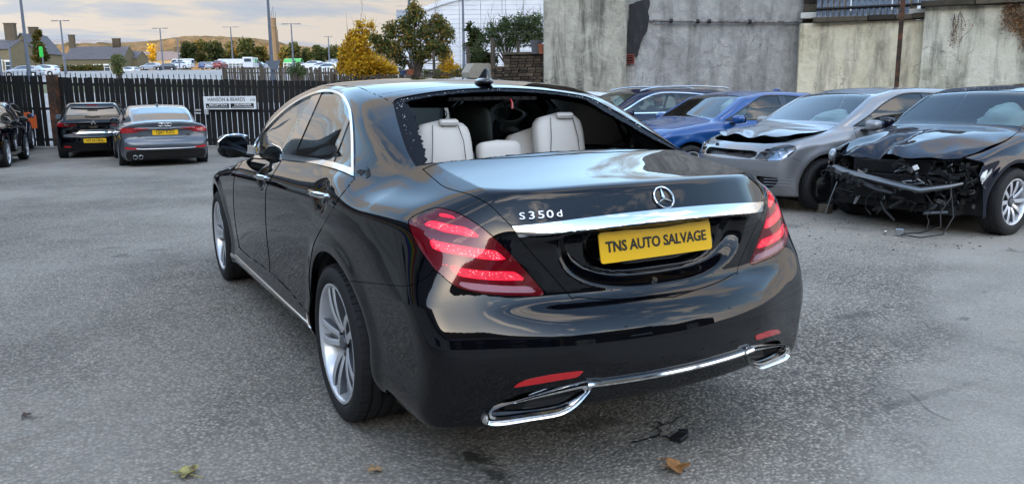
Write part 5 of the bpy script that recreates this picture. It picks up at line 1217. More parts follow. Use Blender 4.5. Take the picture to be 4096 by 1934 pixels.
# ------------------------------------------------------------------ left-hand cars
M['grey_blue'] = paint('grey_blue', (.085, .10, .125), metal=.5, rough=.36, dust=.08)
lamp_red = M['red_lens']
a5 = variant(HATCH, L=4.73, W=.92, wy=(1.05, 3.87), R=.335, arch=.385,
    plan=[(0, .84), (.3, .895), (.9, .92), (2.4, .915), (3.9, .91), (4.4, .86), (4.75, .72)],
    sec=[(-.72, -.12), (-.62, -.06), (-.54, -.035), (-.35, -.03), (-.12, -.004), (0, 0), (.03, -.03), (.14, -.10), (.25, -.20)], zs=[(0, .865), (2, .86), (4.5, .75)],
    rear=[(.15, .20), (.24, .10), (.38, .03), (.52, .0), (.60, .02), (.66, .06), (.72, .075), (.90, .085), (.98, .04), (1.03, .02), (1.1, .10)], rcurve=.20,
    front=[(.15, 4.5), (.3, 4.65), (.5, 4.72), (.65, 4.70), (.78, 4.6), (.95, 4.4)], deck=[(-.2, 1.04), (.03, 1.05), (.15, 1.035), (.5, 1.03), (3.4, 1.0), (3.9, .92), (4.4, .82), (4.75, .68)],
    gp=[(.0, .58), (.5, .66), (1.0, .76), (1.6, .83), (2.6, .85), (3.1, .80), (3.6, .68), (4.0, .58)], gs=[(.85, .02), (.96, 0), (1.1, -.07), (1.28, -.17), (1.42, -.28)],
    roof=[(.1, .90), (.42, 1.05), (.8, 1.20), (1.25, 1.32), (1.7, 1.37), (2.2, 1.385), (2.7, 1.35), (3.0, 1.27), (3.7, .97), (4.0, .86)], hoodcrown=.16, belt=.94, sill=.28,
    dlo=[(1.0, 1.0), (1.0, 1.0), (1.1, 1.10), (1.5, 1.22), (2.0, 1.295), (2.5, 1.285), (2.9, 1.18), (3.35, .97), (3.35, .97), (2.4, .96), (1.6, .975)], pillars=[(2.05, 2.17), (1.35, 1.41)], doors=(1.35, 2.1, 3.35), wsc=(3.02, 3.68, .54, .66), rwin=(.46, 1.22, .42, .60))
a5_cuts = [
    ('tail_lamp', 'rear', [(.36, .885), (.36, .885), (.62, .905), (.95, .915), (1.25, .905), (1.25, .86), (1.2, .79), (1.2, .79), (.80, .79), (.66, .82), (.40, .865)], 'red_lens', dict(sides=2, gap=.005)),
    ('boot_lid', 'rear', [(-.2, 1.08), (.70, 1.08), (.70, 1.0), (.66, .85), (.60, .76), (.50, .685), (.45, .672), (-.2, .665)], 'grey_blue', dict(smooth=False, gap=.005)),
    ('reflector', 'rear', [(.64, .475), (.64, .475), (.95, .50), (1.0, .49), (.98, .455), (.62, .44), (.62, .44)], 'reflector', dict(sides=2, gap=0, off=.004)),
    ('diffuser', 'rear', [(-.2, .43), (.75, .43), (.95, .40), (1.05, .28), (1.05, .1), (-.2, .1)], 'plastic', dict(smooth=False, off=-.01, gap=.004)),
    ('rear_bumper', 'rear', [(-.2, .66), (.5, .66), (.72, .74), (1.2, .78), (1.45, .74), (1.45, .1), (-.2, .1)], 'grey_blue', dict(smooth=False)),
]
aroot, aF = build_car(variant(a5, rglass='rear_mirror_glass') if False else a5, M['grey_blue'], 'blue-grey coupe-like saloon seen from behind with yellow rear plate and twin tailpipes', 'car', a5_cuts, h=.026, glass='tint', wheel='twin5', interior=False)
plate(aroot, (0, .075, .80), .52, .111, R(-4), 0, 'GJ67 XZG', .098, M['yellow_plate'], bold=.0012, sx=.88)
def rear_pt(F, x, z, off=.006):
    ys = np.linspace(-.1, .6, 600); v = F(np.full_like(ys, x), ys, np.full_like(ys, z)); k = int(np.argmax(v < 0)); return (x, ys[k]-off, z)
for k in range(4):
    x = -.093+.062*k; b = MB(); b.tube([rear_pt(aF, x+.040*math.cos(a), .965+.040*math.sin(a)*.8) for a in np.linspace(0, 2*math.pi, 21)], .0055, 6, cap=False); b.build('emblem_ring', M['chrome'], aroot, True)
p = rear_pt(aF, -.52, .72); place_text('badge_letters', 'A5', .075, p, (1, 0, 0), (0, .1, 1), M['chrome'], aroot, .003, .001)
p = rear_pt(aF, .46, .73); place_text('badge_letters', 'TDI', .05, p, (1, 0, 0), (0, .1, 1), M['chrome'], aroot, .003, .001)
for x in (-.64, -.53):
    b = MB(); b.lathe([(.046, .08), (.046, .0), (.040, -.004), (.036, 0), (.036, .09)], 18, 'y', (x, .10, .275)); b.build('tailpipe', M['satin'], aroot, True)
b = MB(); b.tube([(x, float(rear_pt(aF, x, .455)[1])+.004, .447+.01*(abs(x) > .55)) for x in np.linspace(-.60, .60, 13)], .011, 6); b.build('bumper_trim', M['satin'], aroot, True)
b = MB(); b.tube([(x, rear_pt(aF, x, .385)[1]+.004, .38) for x in np.linspace(-.42, .6, 11)], .008, 6); b.build('diffuser_line', M['gap'], aroot, True)
b = MB(); b.tube([(0, 1.66, 1.365), (0, 1.64, 1.385), (0, 1.58, 1.385)], [.02, .03, .012], 6, flat=.6); b.tube([(0, 1.62, 1.38), (0, 1.54, 1.44)], [.016, .004], 6, flat=.5); b.build('aerial_fin', M['gloss_black'], aroot, True)
pose(aroot, -.12, 16.93, -.5, -.16)
# ---- small black hatchback beside it
cl = variant(HATCH, L=4.06, W=.866, wy=(.62, 3.21), R=.31, arch=.36, plan=[(0, .79), (.25, .845), (.6, .866), (2.2, .85), (3.2, .86), (3.7, .82), (4.1, .70)], rcurve=.24,
    zs=[(0, .90), (2, .86), (4, .76)], rear=[(.15, .16), (.28, .04), (.42, .0), (.56, .01), (.62, .04), (.75, .07), (.95, .08), (1.08, .14), (1.2, .2), (1.35, .3)],
    roof=[(.0, .85), (.10, 1.05), (.24, 1.25), (.32, 1.375), (.6, 1.42), (1.4, 1.448), (1.9, 1.43), (2.3, 1.34), (2.95, 1.01), (3.2, .88)], deck=[(-.2, .95), (.3, 1.0), (2.9, 1.0), (3.15, .97), (3.6, .88), (3.9, .78), (4.1, .64)], front=[(.15, 3.9), (.3, 3.98), (.5, 4.05), (.62, 4.05), (.75, 3.98), (.9, 3.8)],
    gp=[(.0, .66), (.3, .73), (.9, .80), (2.0, .81), (2.6, .77), (3.0, .68), (3.4, .56)], dlo=[(.7, 1.1), (.7, 1.1), (1.0, 1.30), (1.5, 1.35), (1.9, 1.34), (2.2, 1.23), (2.75, .99), (2.75, .99), (1.8, .98), (1.1, 1.03)], pillars=[(1.50, 1.60)], doors=(.92, 1.55, 2.78), wsc=(2.25, 2.88, .54, .66), rwin=(.13, .34, .50, .60), belt=.97)
cl_cuts = [
    ('tail_lamp', 'rear', [(.46, .865), (.46, .865), (.60, .90), (.85, .925), (1.10, .94), (1.15, .90), (1.10, .83), (.85, .815), (.60, .82)], 'red_lens', dict(sides=2, gap=.004)),
    ('chrome_strip', 'rear', [(-.2, .675), (-.2, .645), (.60, .645), (.60, .675)], 'chrome', dict(gap=0, off=.008, smooth=False)),
    ('tailgate', 'rear', [(-.2, 1.04), (.74, 1.04), (.72, .90), (.66, .72), (.62, .62), (-.2, .61)], 'black_paint', dict(smooth=False, gap=.005)),
    ('reflector', 'rear', [(.66, .33), (.66, .33), (.86, .335), (.86, .30), (.66, .295), (.66, .295)], 'reflector', dict(sides=2, gap=0, off=.004)),
    ('rear_bumper', 'rear', [(-.2, .61), (.62, .62), (.75, .74), (1.2, .79), (1.3, .74), (1.3, .1), (-.2, .1)], 'black_paint', dict(smooth=False)),
]
croot, cF = build_car(cl, M['black_paint'], 'small black hatchback seen from behind with chrome tailgate strip, beside the gate post', 'car', cl_cuts, h=.026, glass='tint', wheel='five', interior=False)
plate(croot, (0, -.012, .46), .52, .111, R(-4), 0, 'HY18 UDL', .098, M['yellow_plate'], bold=.0012, sx=.88)
p = rear_pt(cF, 0, .93); b = MB(); P_ = [(0, .055), (.032, -.01), (.052, -.045), (.030, -.045), (0, .012), (-.030, -.045), (-.052, -.045), (-.032, -.01)]; b.prism([(a*1.1, .92+c*1.1) for a, c in P_], .01, 'y', p[1]-.006); b.build('lozenge_emblem', M['chrome'], croot)
p = rear_pt(cF, 0, .80); place_text('badge_letters', 'CLIO', .055, p, (1, 0, 0), (0, .1, 1), M['chrome'], croot, .003, .002, 1.5)
p = rear_pt(cF, 0, 1.05); b = MB(); b.tube([(-.18, p[1]-.01, 1.085), (.0, p[1]-.02, 1.065), (.16, p[1]-.012, 1.07)], .012, 6); b.build('rear_wiper', M['plastic'], croot, True)
b = MB(); b.tube([(x, .20+.2*x*x, 1.375) for x in np.linspace(-.5, .5, 9)], .03, 6, flat=.5); b.build('roof_spoiler', M['black_paint'], croot, True)
b = MB(); b.box((0, .165, 1.345), (.24, .02, .02)); b.build('brake_light', M['red_lens'], croot)
for s_ in (-1, 1):
    b = MB(); b.box((s_*.62, .155, .865), (.10, .03, .035), s_*.3, bev=.01); b.build('lamp_clear', M['clear_lens'], croot)
pose(croot, -1.42, 21.1, -3.0, -.15)
# ---- two dark cars cut by the left edge of the picture
for (vx, vy, lab, pm, nm_, yaw) in ((23, 421, 'dark grey hatchback with dented side, nearest car at the left edge', M['black_paint'], 'x', -5.5), (57, 388, 'dark blue hatchback with lit-looking red tail lamp behind the dented car at left', M['dark_blue'], 'y', -3.5)):
    q = onz(vx, vy, -.13); q0 = np.array([q[0], q[1]])
    r_, F_c = build_car(variant(HATCH), pm, lab, 'car', [('tail_lamp', 'rear', [(.60, .80), (.60, .80), (.72, .90), (1.0, .95), (1.25, .96), (1.22, .88), (1.0, .80)], 'red_lens', dict(sides=2)), ('rear_bumper', 'rear', [(-.2, .60), (.62, .62), (1.3, .70), (1.3, .1), (-.2, .1)], pm, dict(smooth=False)), ('reflector', 'rear', [(.66, .36), (.66, .36), (.92, .37), (.92, .33), (.66, .32), (.66, .32)], 'reflector', dict(sides=2, gap=0, off=.004))], h=.032, glass='tint', wheel='five', interior=False)
    c_, s_ = math.cos(R(yaw)), math.sin(R(yaw)); lx, ly = .87, .80; pose(r_, q0[0]-(lx*c_-ly*s_), q0[1]-(lx*s_+ly*c_), yaw, -.13)

# ------------------------------------------------------------------ ground
def HT(x, y):
    d = (x-CAM[0])*FH[0]+(y-CAM[1])*FH[1]
    base = -.009*np.clip(y-6, 0, 22)
    up = np.where(d > 27.5, np.minimum(.048*(d-27.5), .048*122.5+.02*(d-150)), 0)
    hi = .048*122.5+.02*100; up = np.where(d > 250, hi-.05*np.clip(d-250, 0, 160), up)
    return base*np.clip((40-d)/12, 0, 1)+up
def build_ground():
    dd = np.concatenate([np.arange(-60, -8, 4.), np.arange(-8, 27.4, .8), [27.4, 27.6], np.arange(28.5, 60, 2.), np.arange(62, 420, 8.), [600, 1000, 2000, 5000, 9000]])
    rr = np.concatenate([[-9000, -3000, -1000, -500], np.arange(-200, -30, 10.), np.arange(-30, 30.1, 1.5), np.arange(40, 210, 10.), [500, 1000, 3000, 9000]])
    D_, R2 = np.meshgrid(dd, rr, indexing='ij'); X = CAM[0]+FH[0]*D_+RH[0]*R2; Y = CAM[1]+FH[1]*D_+RH[1]*R2; Z = HT(X, Y)
    V = np.stack([X, Y, Z], -1).reshape(-1, 3); n, m_ = D_.shape; i, j = np.meshgrid(np.arange(n-1), np.arange(m_-1), indexing='ij'); a = (i*m_+j).ravel(); F = np.stack([a, a+m_, a+m_+1, a+1], 1)
    t = nm('yard_asphalt', (.2, .2, .2), rough=.85, spec=.3)
    big = t.noise(.22, 5, .6); mid = t.noise(1.3, 6, .6, .4); fine = t.noise(9, 5, .7)
    v1 = t.new('ShaderNodeTexVoronoi', feature='F1'); v1.inputs['Scale'].default_value = 62; t.L.new(t.o, v1.inputs['Vector'])
    v2 = t.new('ShaderNodeTexVoronoi', feature='F1'); v2.inputs['Scale'].default_value = 150; t.L.new(t.o, v2.inputs['Vector'])
    st = t.sep(v1.outputs['Color'])[0]; st2 = t.sep(v2.outputs['Color'])[0]
    stone = t.ramp(st, [(0, (.135, .13, .125)), (.35, (.255, .248, .236)), (.7, (.37, .36, .34)), (.93, (.47, .45, .42)), (1, (.60, .57, .53))])
    stone2 = t.ramp(st2, [(0, (.22, .215, .205)), (.6, (.31, .302, .29)), (1, (.43, .42, .40))])
    # smoother concrete strip to the lower right
    sx = t.sep(); edge = t.math('ADD', t.math('MULTIPLY', sx[0], .55), t.math('MULTIPLY', sx[1], -.85)); edge = t.math('ADD', edge, t.math('MULTIPLY', t.math('SUBTRACT', t.noise(.9, 6, .6), .5), 1.5))
    sm = t.ramp(edge, [(.55, 0.0), (.9, 1.0)]); 
    pm = t.ramp(t.noise(.75, 5, .6, .6, vec=t.mapping(loc=(21, 4, 0))), [(.42, 0.0), (.60, .38)])
    col = t.mix(t.math('MAXIMUM', t.math('MULTIPLY', sm, .85), pm), stone, stone2)
    col = t.mix(t.ramp(mid, [(.3, .0), (.7, .5)]), col, t.mix(.5, col, (.19, .19, .192)))
    gap_ = t.ramp(t.math('DIVIDE', v1.outputs['Distance'], 1.0), [(.28, 1.0), (.62, .36)])
    gapm = t.mix(t.math('MAXIMUM', t.math('MULTIPLY', sm, .7), t.math('MULTIPLY', pm, .6)), gap_, (1, 1, 1)); col = t.mix(1.0, col, gapm, 'MULTIPLY')
    col = t.mix(t.ramp(big, [(.38, .0), (.62, .75)]), col, t.mix(.6, col, (.50, .49, .47))); col = t.mix(t.ramp(t.noise(.5, 7, .7, .8, vec=t.mapping((1, 1, 1), loc=(5, 5, 5))), [(.52, 0.0), (.60, .35)]), col, t.mix(.6, col, (.10, .10, .10)))
    # oil stains and dark dribbles with a shape of their own
    stn = t.ramp(t.noise(.65, 8, .7, 1.6, vec=t.mapping((1, 1.6, 1), loc=(3, 8, 0))), [(.63, 0.0), (.70, .55), (.8, .8)])
    col = t.mix(stn, col, (.05, .047, .043))
    def spot(vx, vy, rx, ry, seed, k=1.0):
        q = onz(vx, vy, 0); mp_ = t.mapping((1/rx, 1/ry, 1), (0, 0, 0), (-q[0]/rx, -q[1]/ry, 0)); ln = t.new('ShaderNodeVectorMath', operation='LENGTH'); t.L.new(mp_, ln.inputs[0])
        return t.ramp(t.math('ADD', ln.outputs['Value'], t.math('MULTIPLY', t.math('SUBTRACT', t.noise(14, 7, .75, 1.0, vec=t.mapping(loc=(seed, 0, 0))), .5), 3.4)), [(.25, k), (.75, 0.0)])
    for a_ in ((1195, 1150, .10, .16, 1, .85), (1250, 1195, .09, .12, 2, .7), (2140, 795, .28, .10, 3, .6), (2420, 800, .10, .05, 5, .6), (1975, 568, .35, .2, 6, .45), (1480, 1065, .30, .10, 7, .5), (90, 1050, .05, .05, 8, .6), (2310, 1000, .8, .05, 9, .35), (500, 640, .9, .5, 10, .25), (2000, 935, .05, .04, 11, .8)): stn = t.math('MAXIMUM', stn, spot(*a_))
    col = t.mix(stn, col, (.03, .028, .027))
    rust = t.ramp(t.noise(.8, 6, .65, .8, vec=t.mapping((1, 1, 1), loc=(13, 2, 0))), [(.62, 0.0), (.75, .35)]); col = t.mix(rust, col, (.16, .115, .08))
    h = t.math('ADD', t.math('MULTIPLY', t.ramp(v1.outputs['Distance'], [(0, 1.0), (.65, 0.0)]), t.math('SUBTRACT', 1.0, t.math('MULTIPLY', sm, .7))), t.math('MULTIPLY', fine, .7))
    h = t.math('ADD', h, t.math('MULTIPLY', t.noise(2.5, 4), 2.2))
    # far ground: grass verge and car park
    geo = t.new('ShaderNodeNewGeometry'); 
    col = t.mix(1.0, col, (.92, .865, .785), 'MULTIPLY')
    t.set(Base_Color=col, Normal=t.bump(h, .75, .007), Roughness=t.ramp(stn, [(0, .88), (1, .45)]))
    g2 = nm('verge', (.06, .08, .03), rough=.95); n_ = g2.noise(.15, 8, .7); g2.set(Base_Color=g2.ramp(n_, [(.3, (.05, .065, .022)), (.5, (.09, .10, .04)), (.7, (.14, .12, .06))]))
    cp = nm('car_park_asphalt', (.16, .16, .165), rough=.9); n_ = cp.noise(.4, 8, .7); cp.set(Base_Color=cp.ramp(n_, [(.3, (.20, .20, .20)), (.7, (.34, .335, .33))]))
    Dc = D_[:-1, :-1].ravel(); mi = np.where(Dc < 27.5, 0, np.where(((Dc > 80) & (Dc < 236) & (R2[:-1, :-1].ravel() > -90)) | (Dc < 62), 2, 1))
    yard = mi == 0
    o = link('yard_ground', mesh_np(V, F[yard], None), t.m); tag(o, kind='structure')
    o = link('terrain', mesh_np(V, F[~yard], None, midx=mi[~yard]-1), [g2.m, cp.m]); tag(o, kind='structure')
build_ground()
# ------------------------------------------------------------------ hills
def build_hills(name, pts, d0, d1, seed, cols, hazy=0.0):
    vx = np.array([p[0] for p in pts], float); vy = np.array([p[1] for p in pts], float); xs = np.linspace(vx[0], vx[-1], 260); ys = np.interp(xs, vx, vy); ys = np.convolve(np.pad(ys, 6, 'edge'), np.ones(13)/13, 'valid')
    rg = np.random.default_rng(seed); V = []; rows = 26
    nz = np.zeros(len(xs)); 
    for k in (3, 7, 15, 33): nz += np.sin(xs/1500*k*6+rg.uniform(0, 6))/k
    for i in range(rows):
        t_ = i/(rows-1); d = d0+(d1-d0)*t_**1.2
        for j, (x, y) in enumerate(zip(xs, ys)):
            top_ = at(x, y+nz[j]*1.6, d1)[2]; v_ = at(x, 200, d); z = (top_-8)*(t_**.75)+8*0+rg.normal(0, d1*.0012)*math.sin(math.pi*min(t_*1.02, 1))+nz[j]*d1*.006*math.sin(math.pi*t_)
            V.append((v_[0], v_[1], z))
    n = len(xs)
    for j, (x, y) in enumerate(zip(xs, ys)): v_ = at(x, 200, d1*1.4); V.append((v_[0], v_[1], -20))
    i, j = np.meshgrid(np.arange(rows), np.arange(n-1), indexing='ij'); a = (i*n+j).ravel(); F = np.stack([a, a+1, a+n+1, a+n], 1)
    t = nm(name, (.2, .15, .1), rough=.95, spec=.1); w = t.noise(.012, 9, .7); w2 = t.noise(.05, 9, .75); w3 = t.noise(.004, 4)
    c_ = t.ramp(t.math('ADD', t.math('MULTIPLY', w, .5), t.math('MULTIPLY', w2, .5)), cols); c_ = t.mix(t.ramp(w3, [(.45, 0.0), (.6, .75)]), c_, t.ramp(w2, [(.35, (.035, .05, .02)), (.65, (.09, .075, .035))]))
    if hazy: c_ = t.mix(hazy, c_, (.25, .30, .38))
    t.set(Base_Color=c_, Normal=t.bump(t.math('ADD', w2, t.noise(.2, 6, .7)), 1.0, 6.0))
    o = link(name, mesh_np(V, F), t.m); tag(o, kind='structure')
warm = [(.30, (.07, .085, .045)), (.45, (.17, .14, .08)), (.55, (.29, .185, .095)), (.68, (.14, .14, .08)), (.8, (.10, .10, .075))]
build_hills('hills', [(-700, 130), (-200, 120), (0, 112), (110, 104), (180, 103), (250, 97), (330, 98), (400, 93), (440, 84), (480, 80), (560, 82), (640, 88), (700, 98), (760, 106), (860, 113), (1000, 116), (1300, 118), (1800, 112), (2600, 110)], 500, 1500, 3, warm)
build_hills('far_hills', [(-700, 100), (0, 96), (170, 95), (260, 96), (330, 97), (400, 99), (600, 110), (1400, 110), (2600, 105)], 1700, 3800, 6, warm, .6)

# ------------------------------------------------------------------ black boarded gate and fence
def wood(name, c0, c1, c2, scale=1.0, rough=.8):
    t = nm(name, c1, rough=rough); n = t.noise(2.2, 8, .65, .6, vec=t.mapping((7, 7, .8))); n2 = t.noise(14*scale, 6, .7, vec=t.mapping((3, 3, .35)))
    r_ = t.new('ShaderNodeObjectInfo').outputs['Random']
    col = t.ramp(t.math('ADD', t.math('MULTIPLY', n, .6), t.math('MULTIPLY', n2, .4)), [(.3, c0), (.5, c1), (.72, c2)])
    col = t.mix(t.math('MULTIPLY', r_, .45), col, t.mix(.5, col, c0)); t.set(Base_Color=col, Normal=t.bump(n2, .5, .004)); return t.m
M['black_board'] = wood('black_board', (.0015, .0015, .0015), (.004, .004, .0042), (.016, .016, .016), rough=.8)
M['brown_board'] = wood('brown_board', (.03, .022, .016), (.085, .068, .05), (.16, .14, .11))
M['dark_iron'] = mat('dark_iron', (.012, .012, .013), .6)
t = nm('rusty_post', (.06, .03, .02), rough=.85); n = t.noise(5, 8, .7); t.set(Base_Color=t.ramp(n, [(.35, (.012, .01, .009)), (.5, (.05, .028, .018)), (.65, (.15, .05, .02))]), Normal=t.bump(n, .4, .01)); M['rusty'] = t.m
t = nm('old_stone', (.16, .13, .10), rough=.9)
def stone_mat(name, cols, scale=3.0):
    t = nm(name, cols[1], rough=.92, spec=.2); n = t.noise(scale, 8, .7); r_ = t.new('ShaderNodeObjectInfo').outputs['Random']; n2 = t.noise(30, 5, .7)
    f = t.math('ADD', t.math('MULTIPLY', n, .5), t.math('MULTIPLY', r_, .5)); t.set(Base_Color=t.ramp(f, [(.2, cols[0]), (.45, cols[1]), (.62, cols[2]), (.85, cols[3])]), Normal=t.bump(t.math('ADD', n, n2), .5, .012)); return t.m
M['stone'] = stone_mat('weathered_stone', [(.05, .042, .032), (.11, .088, .062), (.18, .14, .09), (.27, .21, .13)])
M['dark_stone'] = stone_mat('sooty_stone', [(.022, .02, .017), (.05, .043, .034), (.085, .07, .052), (.14, .115, .085)])
def inst(name, me, parent, loc, rz=0, scale=(1, 1, 1), rot=None):
    o = bpy.data.objects.new(name, me); COL.objects.link(o); o.parent = parent; o.location = loc; o.rotation_euler = rot or (0, 0, rz); o.scale = scale; return o
def mesh_of(mb, m_, smooth=False):
    me = mb.mesh(smooth); 
    for k in (m_ if isinstance(m_, (list, tuple)) else [m_]): me.materials.append(k)
    return me
bv = []
rg = np.random.default_rng(12)
for i in range(6):
    b = MB(); b.box((0, 0, .5), (.148, .03, 1), bev=.004); me = mesh_of(b, M['black_board']); bv.append(me)
b = MB(); b.add([(-.012, -.006, 0), (.012, -.006, 0), (.012, .006, 0), (-.012, .006, 0), (-.012, -.006, .11), (.012, -.006, .11), (.012, .006, .11), (-.012, .006, .11), (0, 0, .17)], [(0, 1, 5, 4), (1, 2, 6, 5), (2, 3, 7, 6), (3, 0, 4, 7), (4, 5, 8), (5, 6, 8), (6, 7, 8), (7, 4, 8)]); spike = mesh_of(b, M['dark_iron'])
def board_run(A, B, ztA, ztB, zb, label, name='boarded_fence', cat='fence', pitch=.172, spikes=True, group=None):
    A = np.array(A, float); B = np.array(B, float); L = np.linalg.norm(B-A); u = (B-A)/L; ang = math.atan2(u[1], u[0])
    root = empty(name, (A[0], A[1], zb), ang, label, cat, group); n = int(L/pitch)
    for i in range(n):
        x = (i+.5)*pitch; zt_ = ztA+(ztB-ztA)*x/L; h_ = zt_-zb-.06+rg.uniform(-.012, .012); w = rg.choice((.92, .95, .965, .98, 1.0))
        inst('board', bv[rg.integers(6)], root, (x+rg.uniform(-.006, .006), rg.uniform(-.006, .006), .06), 0, (w, 1, h_), (rg.uniform(-.004, .004), rg.uniform(-.006, .006), 0))
        if spikes and i % 1 == 0: inst('spike', spike, root, (x, .03, zt_-zb-.01), 0, (1, 1, rg.uniform(.85, 1.1)))
    for f in (.12, .55, .90):
        b = MB(); dz = (ztB-ztA)*f; b.add([(0, .016, zl) for zl in ((ztA-zb)*f-.04, (ztA-zb)*f+.04)]+[(L, .016, zl) for zl in ((ztB-zb)*f-.04, (ztB-zb)*f+.04)]+[(0, .06, zl) for zl in ((ztA-zb)*f-.04, (ztA-zb)*f+.04)]+[(L, .06, zl) for zl in ((ztB-zb)*f-.04, (ztB-zb)*f+.04)],
            [(0, 2, 3, 1), (4, 5, 7, 6), (0, 1, 5, 4), (2, 6, 7, 3), (1, 3, 7, 5), (0, 4, 6, 2)]); b.build('rail', M['dark_iron'], root)
    return root, u
ZB = -.19
def A2(vx, vy, d): return at(vx, vy, d)
pL0 = A2(-40, 190, 26.2); pL1 = A2(117, 191, 25.6); pR0 = A2(144, 194, 25.6); pR1 = A2(830, 204, 24.4)
zf = lambda p: float(p[2])
g1, _ = board_run(pL0[:2], pL1[:2], zf(pL0), zf(pL1), ZB, 'black boarded yard gate with spikes left of the rusty post', 'boarded_gate', 'gate')
g2_, u2 = board_run(pR0[:2], pR1[:2], zf(pR0), zf(pR1), ZB, 'long black boarded fence with spiked top carrying the white company sign', 'boarded_fence', 'fence')
pR2 = A2(1400, 208, 23.0); board_run(pR1[:2]+u2*.02, pR2[:2], zf(pR1), zf(pR2), ZB, 'black boarded fence behind the saloon roof, right of the sign', 'boarded_fence', 'fence')
pp0 = A2(130, 189, 25.5); b = MB(); b.box((0, 0, (pp0[2]-ZB)/2), (.26, .24, pp0[2]-ZB), bev=.01); o = b.build('gate_post', M['rusty']); o.location = (pp0[0], pp0[1], ZB); o.rotation_euler[2] = math.atan2(u2[1], u2[0]); tag(o, 'thick rusty brown gate post between black gate and long black fence', 'post')
pl_ = A2(139, 200, 26.3); root = empty('concrete_post', (pl_[0], pl_[1], ZB), math.atan2(u2[1], u2[0]), 'pale grey narrow post showing behind the rusty gate post', 'post'); b = MB(); b.box((0, 0, .95), (.14, .14, 1.9), bev=.01); b.build('shaft', mat('pale_concrete', (.42, .42, .40), .8), root)
b = MB(); b.box((0, 0, 1.93), (.18, .18, .06), bev=.01); b.build('cap', bpy.data.materials['pale_concrete'], root)
# kerb under the fence
ka, kb = A2(-60, 361, 25.2), A2(1300, 352, 24.0); b = MB()
kl = np.linalg.norm((kb-ka)[:2]); root = empty('kerb', (ka[0], ka[1], ZB+.03), math.atan2(kb[1]-ka[1], kb[0]-ka[0])); tag(root, kind='structure')
b.box((.45, 0, .0), (.90, .14, .14), bev=.012); km = mesh_of(b, nmk := None or stone_mat('kerb_stone', [(.16, .155, .145), (.24, .235, .22), (.30, .295, .28), (.36, .355, .34)]))
for i in range(int(kl/.915)): inst('kerb_stone', km, root, (i*.915, 0, rg.uniform(-.006, .006)))
# company sign
sg0, sg1 = A2(511, 243, 24.80), A2(643, 243, 24.55); sc = (sg0+sg1)/2; sw = np.linalg.norm(sg1-sg0); shh = 24.9*31.5/2019
sroot = empty('company_sign', (sc[0], sc[1], A2(577, 258.5, 24.7)[2]), math.atan2(sg1[1]-sg0[1], sg1[0]-sg0[0]), 'white and black company direction sign fixed to the black fence', 'sign')
M['sign_white'] = mat('sign_white', (.70, .72, .74), .45)
b = MB(); b.box((0, 0, 0), (sw, .02, shh), bev=.003); b.build('board', M['sign_white'], sroot)
b = MB(); b.box((-sw*.235, -.0115, -shh*.23), (sw*.44, .004, shh*.36)); b.box((sw*.235, -.0115, -shh*.23), (sw*.44, .004, shh*.36)); tag(b.build('black_panel', M['letter'], sroot), None)
X1, Z1 = (1, 0, 0), (0, 0, 1)
place_text('lettering', 'HANSON & BEARDS', shh*.40, (-sw*.06, -.0125, shh*.24), X1, Z1, M['letter'], sroot, .001, .001, .92*sw*.80/(shh*.36*10.2))
place_text('lettering', 'LTD', shh*.22, (sw*.44, -.0125, shh*.20), X1, Z1, M['letter'], sroot, .001, .001)
place_text('lettering', 'RECEPTION', shh*.21, (-sw*.22, -.0155, -shh*.16), X1, Z1, M['sign_white'], sroot, .001, .002, 1.35)
place_text('lettering', 'DELIVERIES', shh*.21, (sw*.25, -.0155, -shh*.16), X1, Z1, M['sign_white'], sroot, .001, .002, 1.35)
b = MB()
for s_, x in ((-1, -sw*.235), (1, sw*.235)): b.box((x, -.0155, -shh*.33), (sw*.38, .004, .012)); 
b.prism([(-sw*.435, -shh*.33), (-sw*.415, -shh*.33), (-sw*.425, -shh*.18)], .004, 'y', -.0175); b.prism([(sw*.41, -shh*.29), (sw*.41, -shh*.37), (sw*.445, -shh*.33)], .004, 'y', -.0175)
b.build('arrow', M['sign_white'], sroot)
for (vx, vy, w, h_, lab) in ((519, 281, .13, .17, 'small pale box on the fence under the company sign'), (497, 277, .20, .05, 'upper grey latch plate left of the pale box on the fence'), (497, 285, .20, .05, 'lower grey latch plate left of the pale box on the fence')):
    q = A2(vx, vy, 24.82); b = MB(); b.box((0, 0, 0), (w, .05, h_), bev=.01); o = b.build('fence_box' if w < .15 else 'latch_plate', mat('grey_box', (.38, .39, .40), .5)); o.location = q; o.rotation_euler[2] = sroot.rotation_euler[2]; tag(o, lab, 'box' if w < .15 else 'latch')
q = A2(76, 300, 25.35); b = MB(); b.prism([(-.20, -.28), (.20, -.28), (.20, .12), (-.05, .22), (-.20, .22)], .02, 'y'); o = b.build('orange_notice', mat('orange_notice', (.55, .10, .02), .6)); o.location = q; o.rotation_euler[2] = sroot.rotation_euler[2]; tag(o, 'faded orange notice on the black gate above the left cars', 'notice')
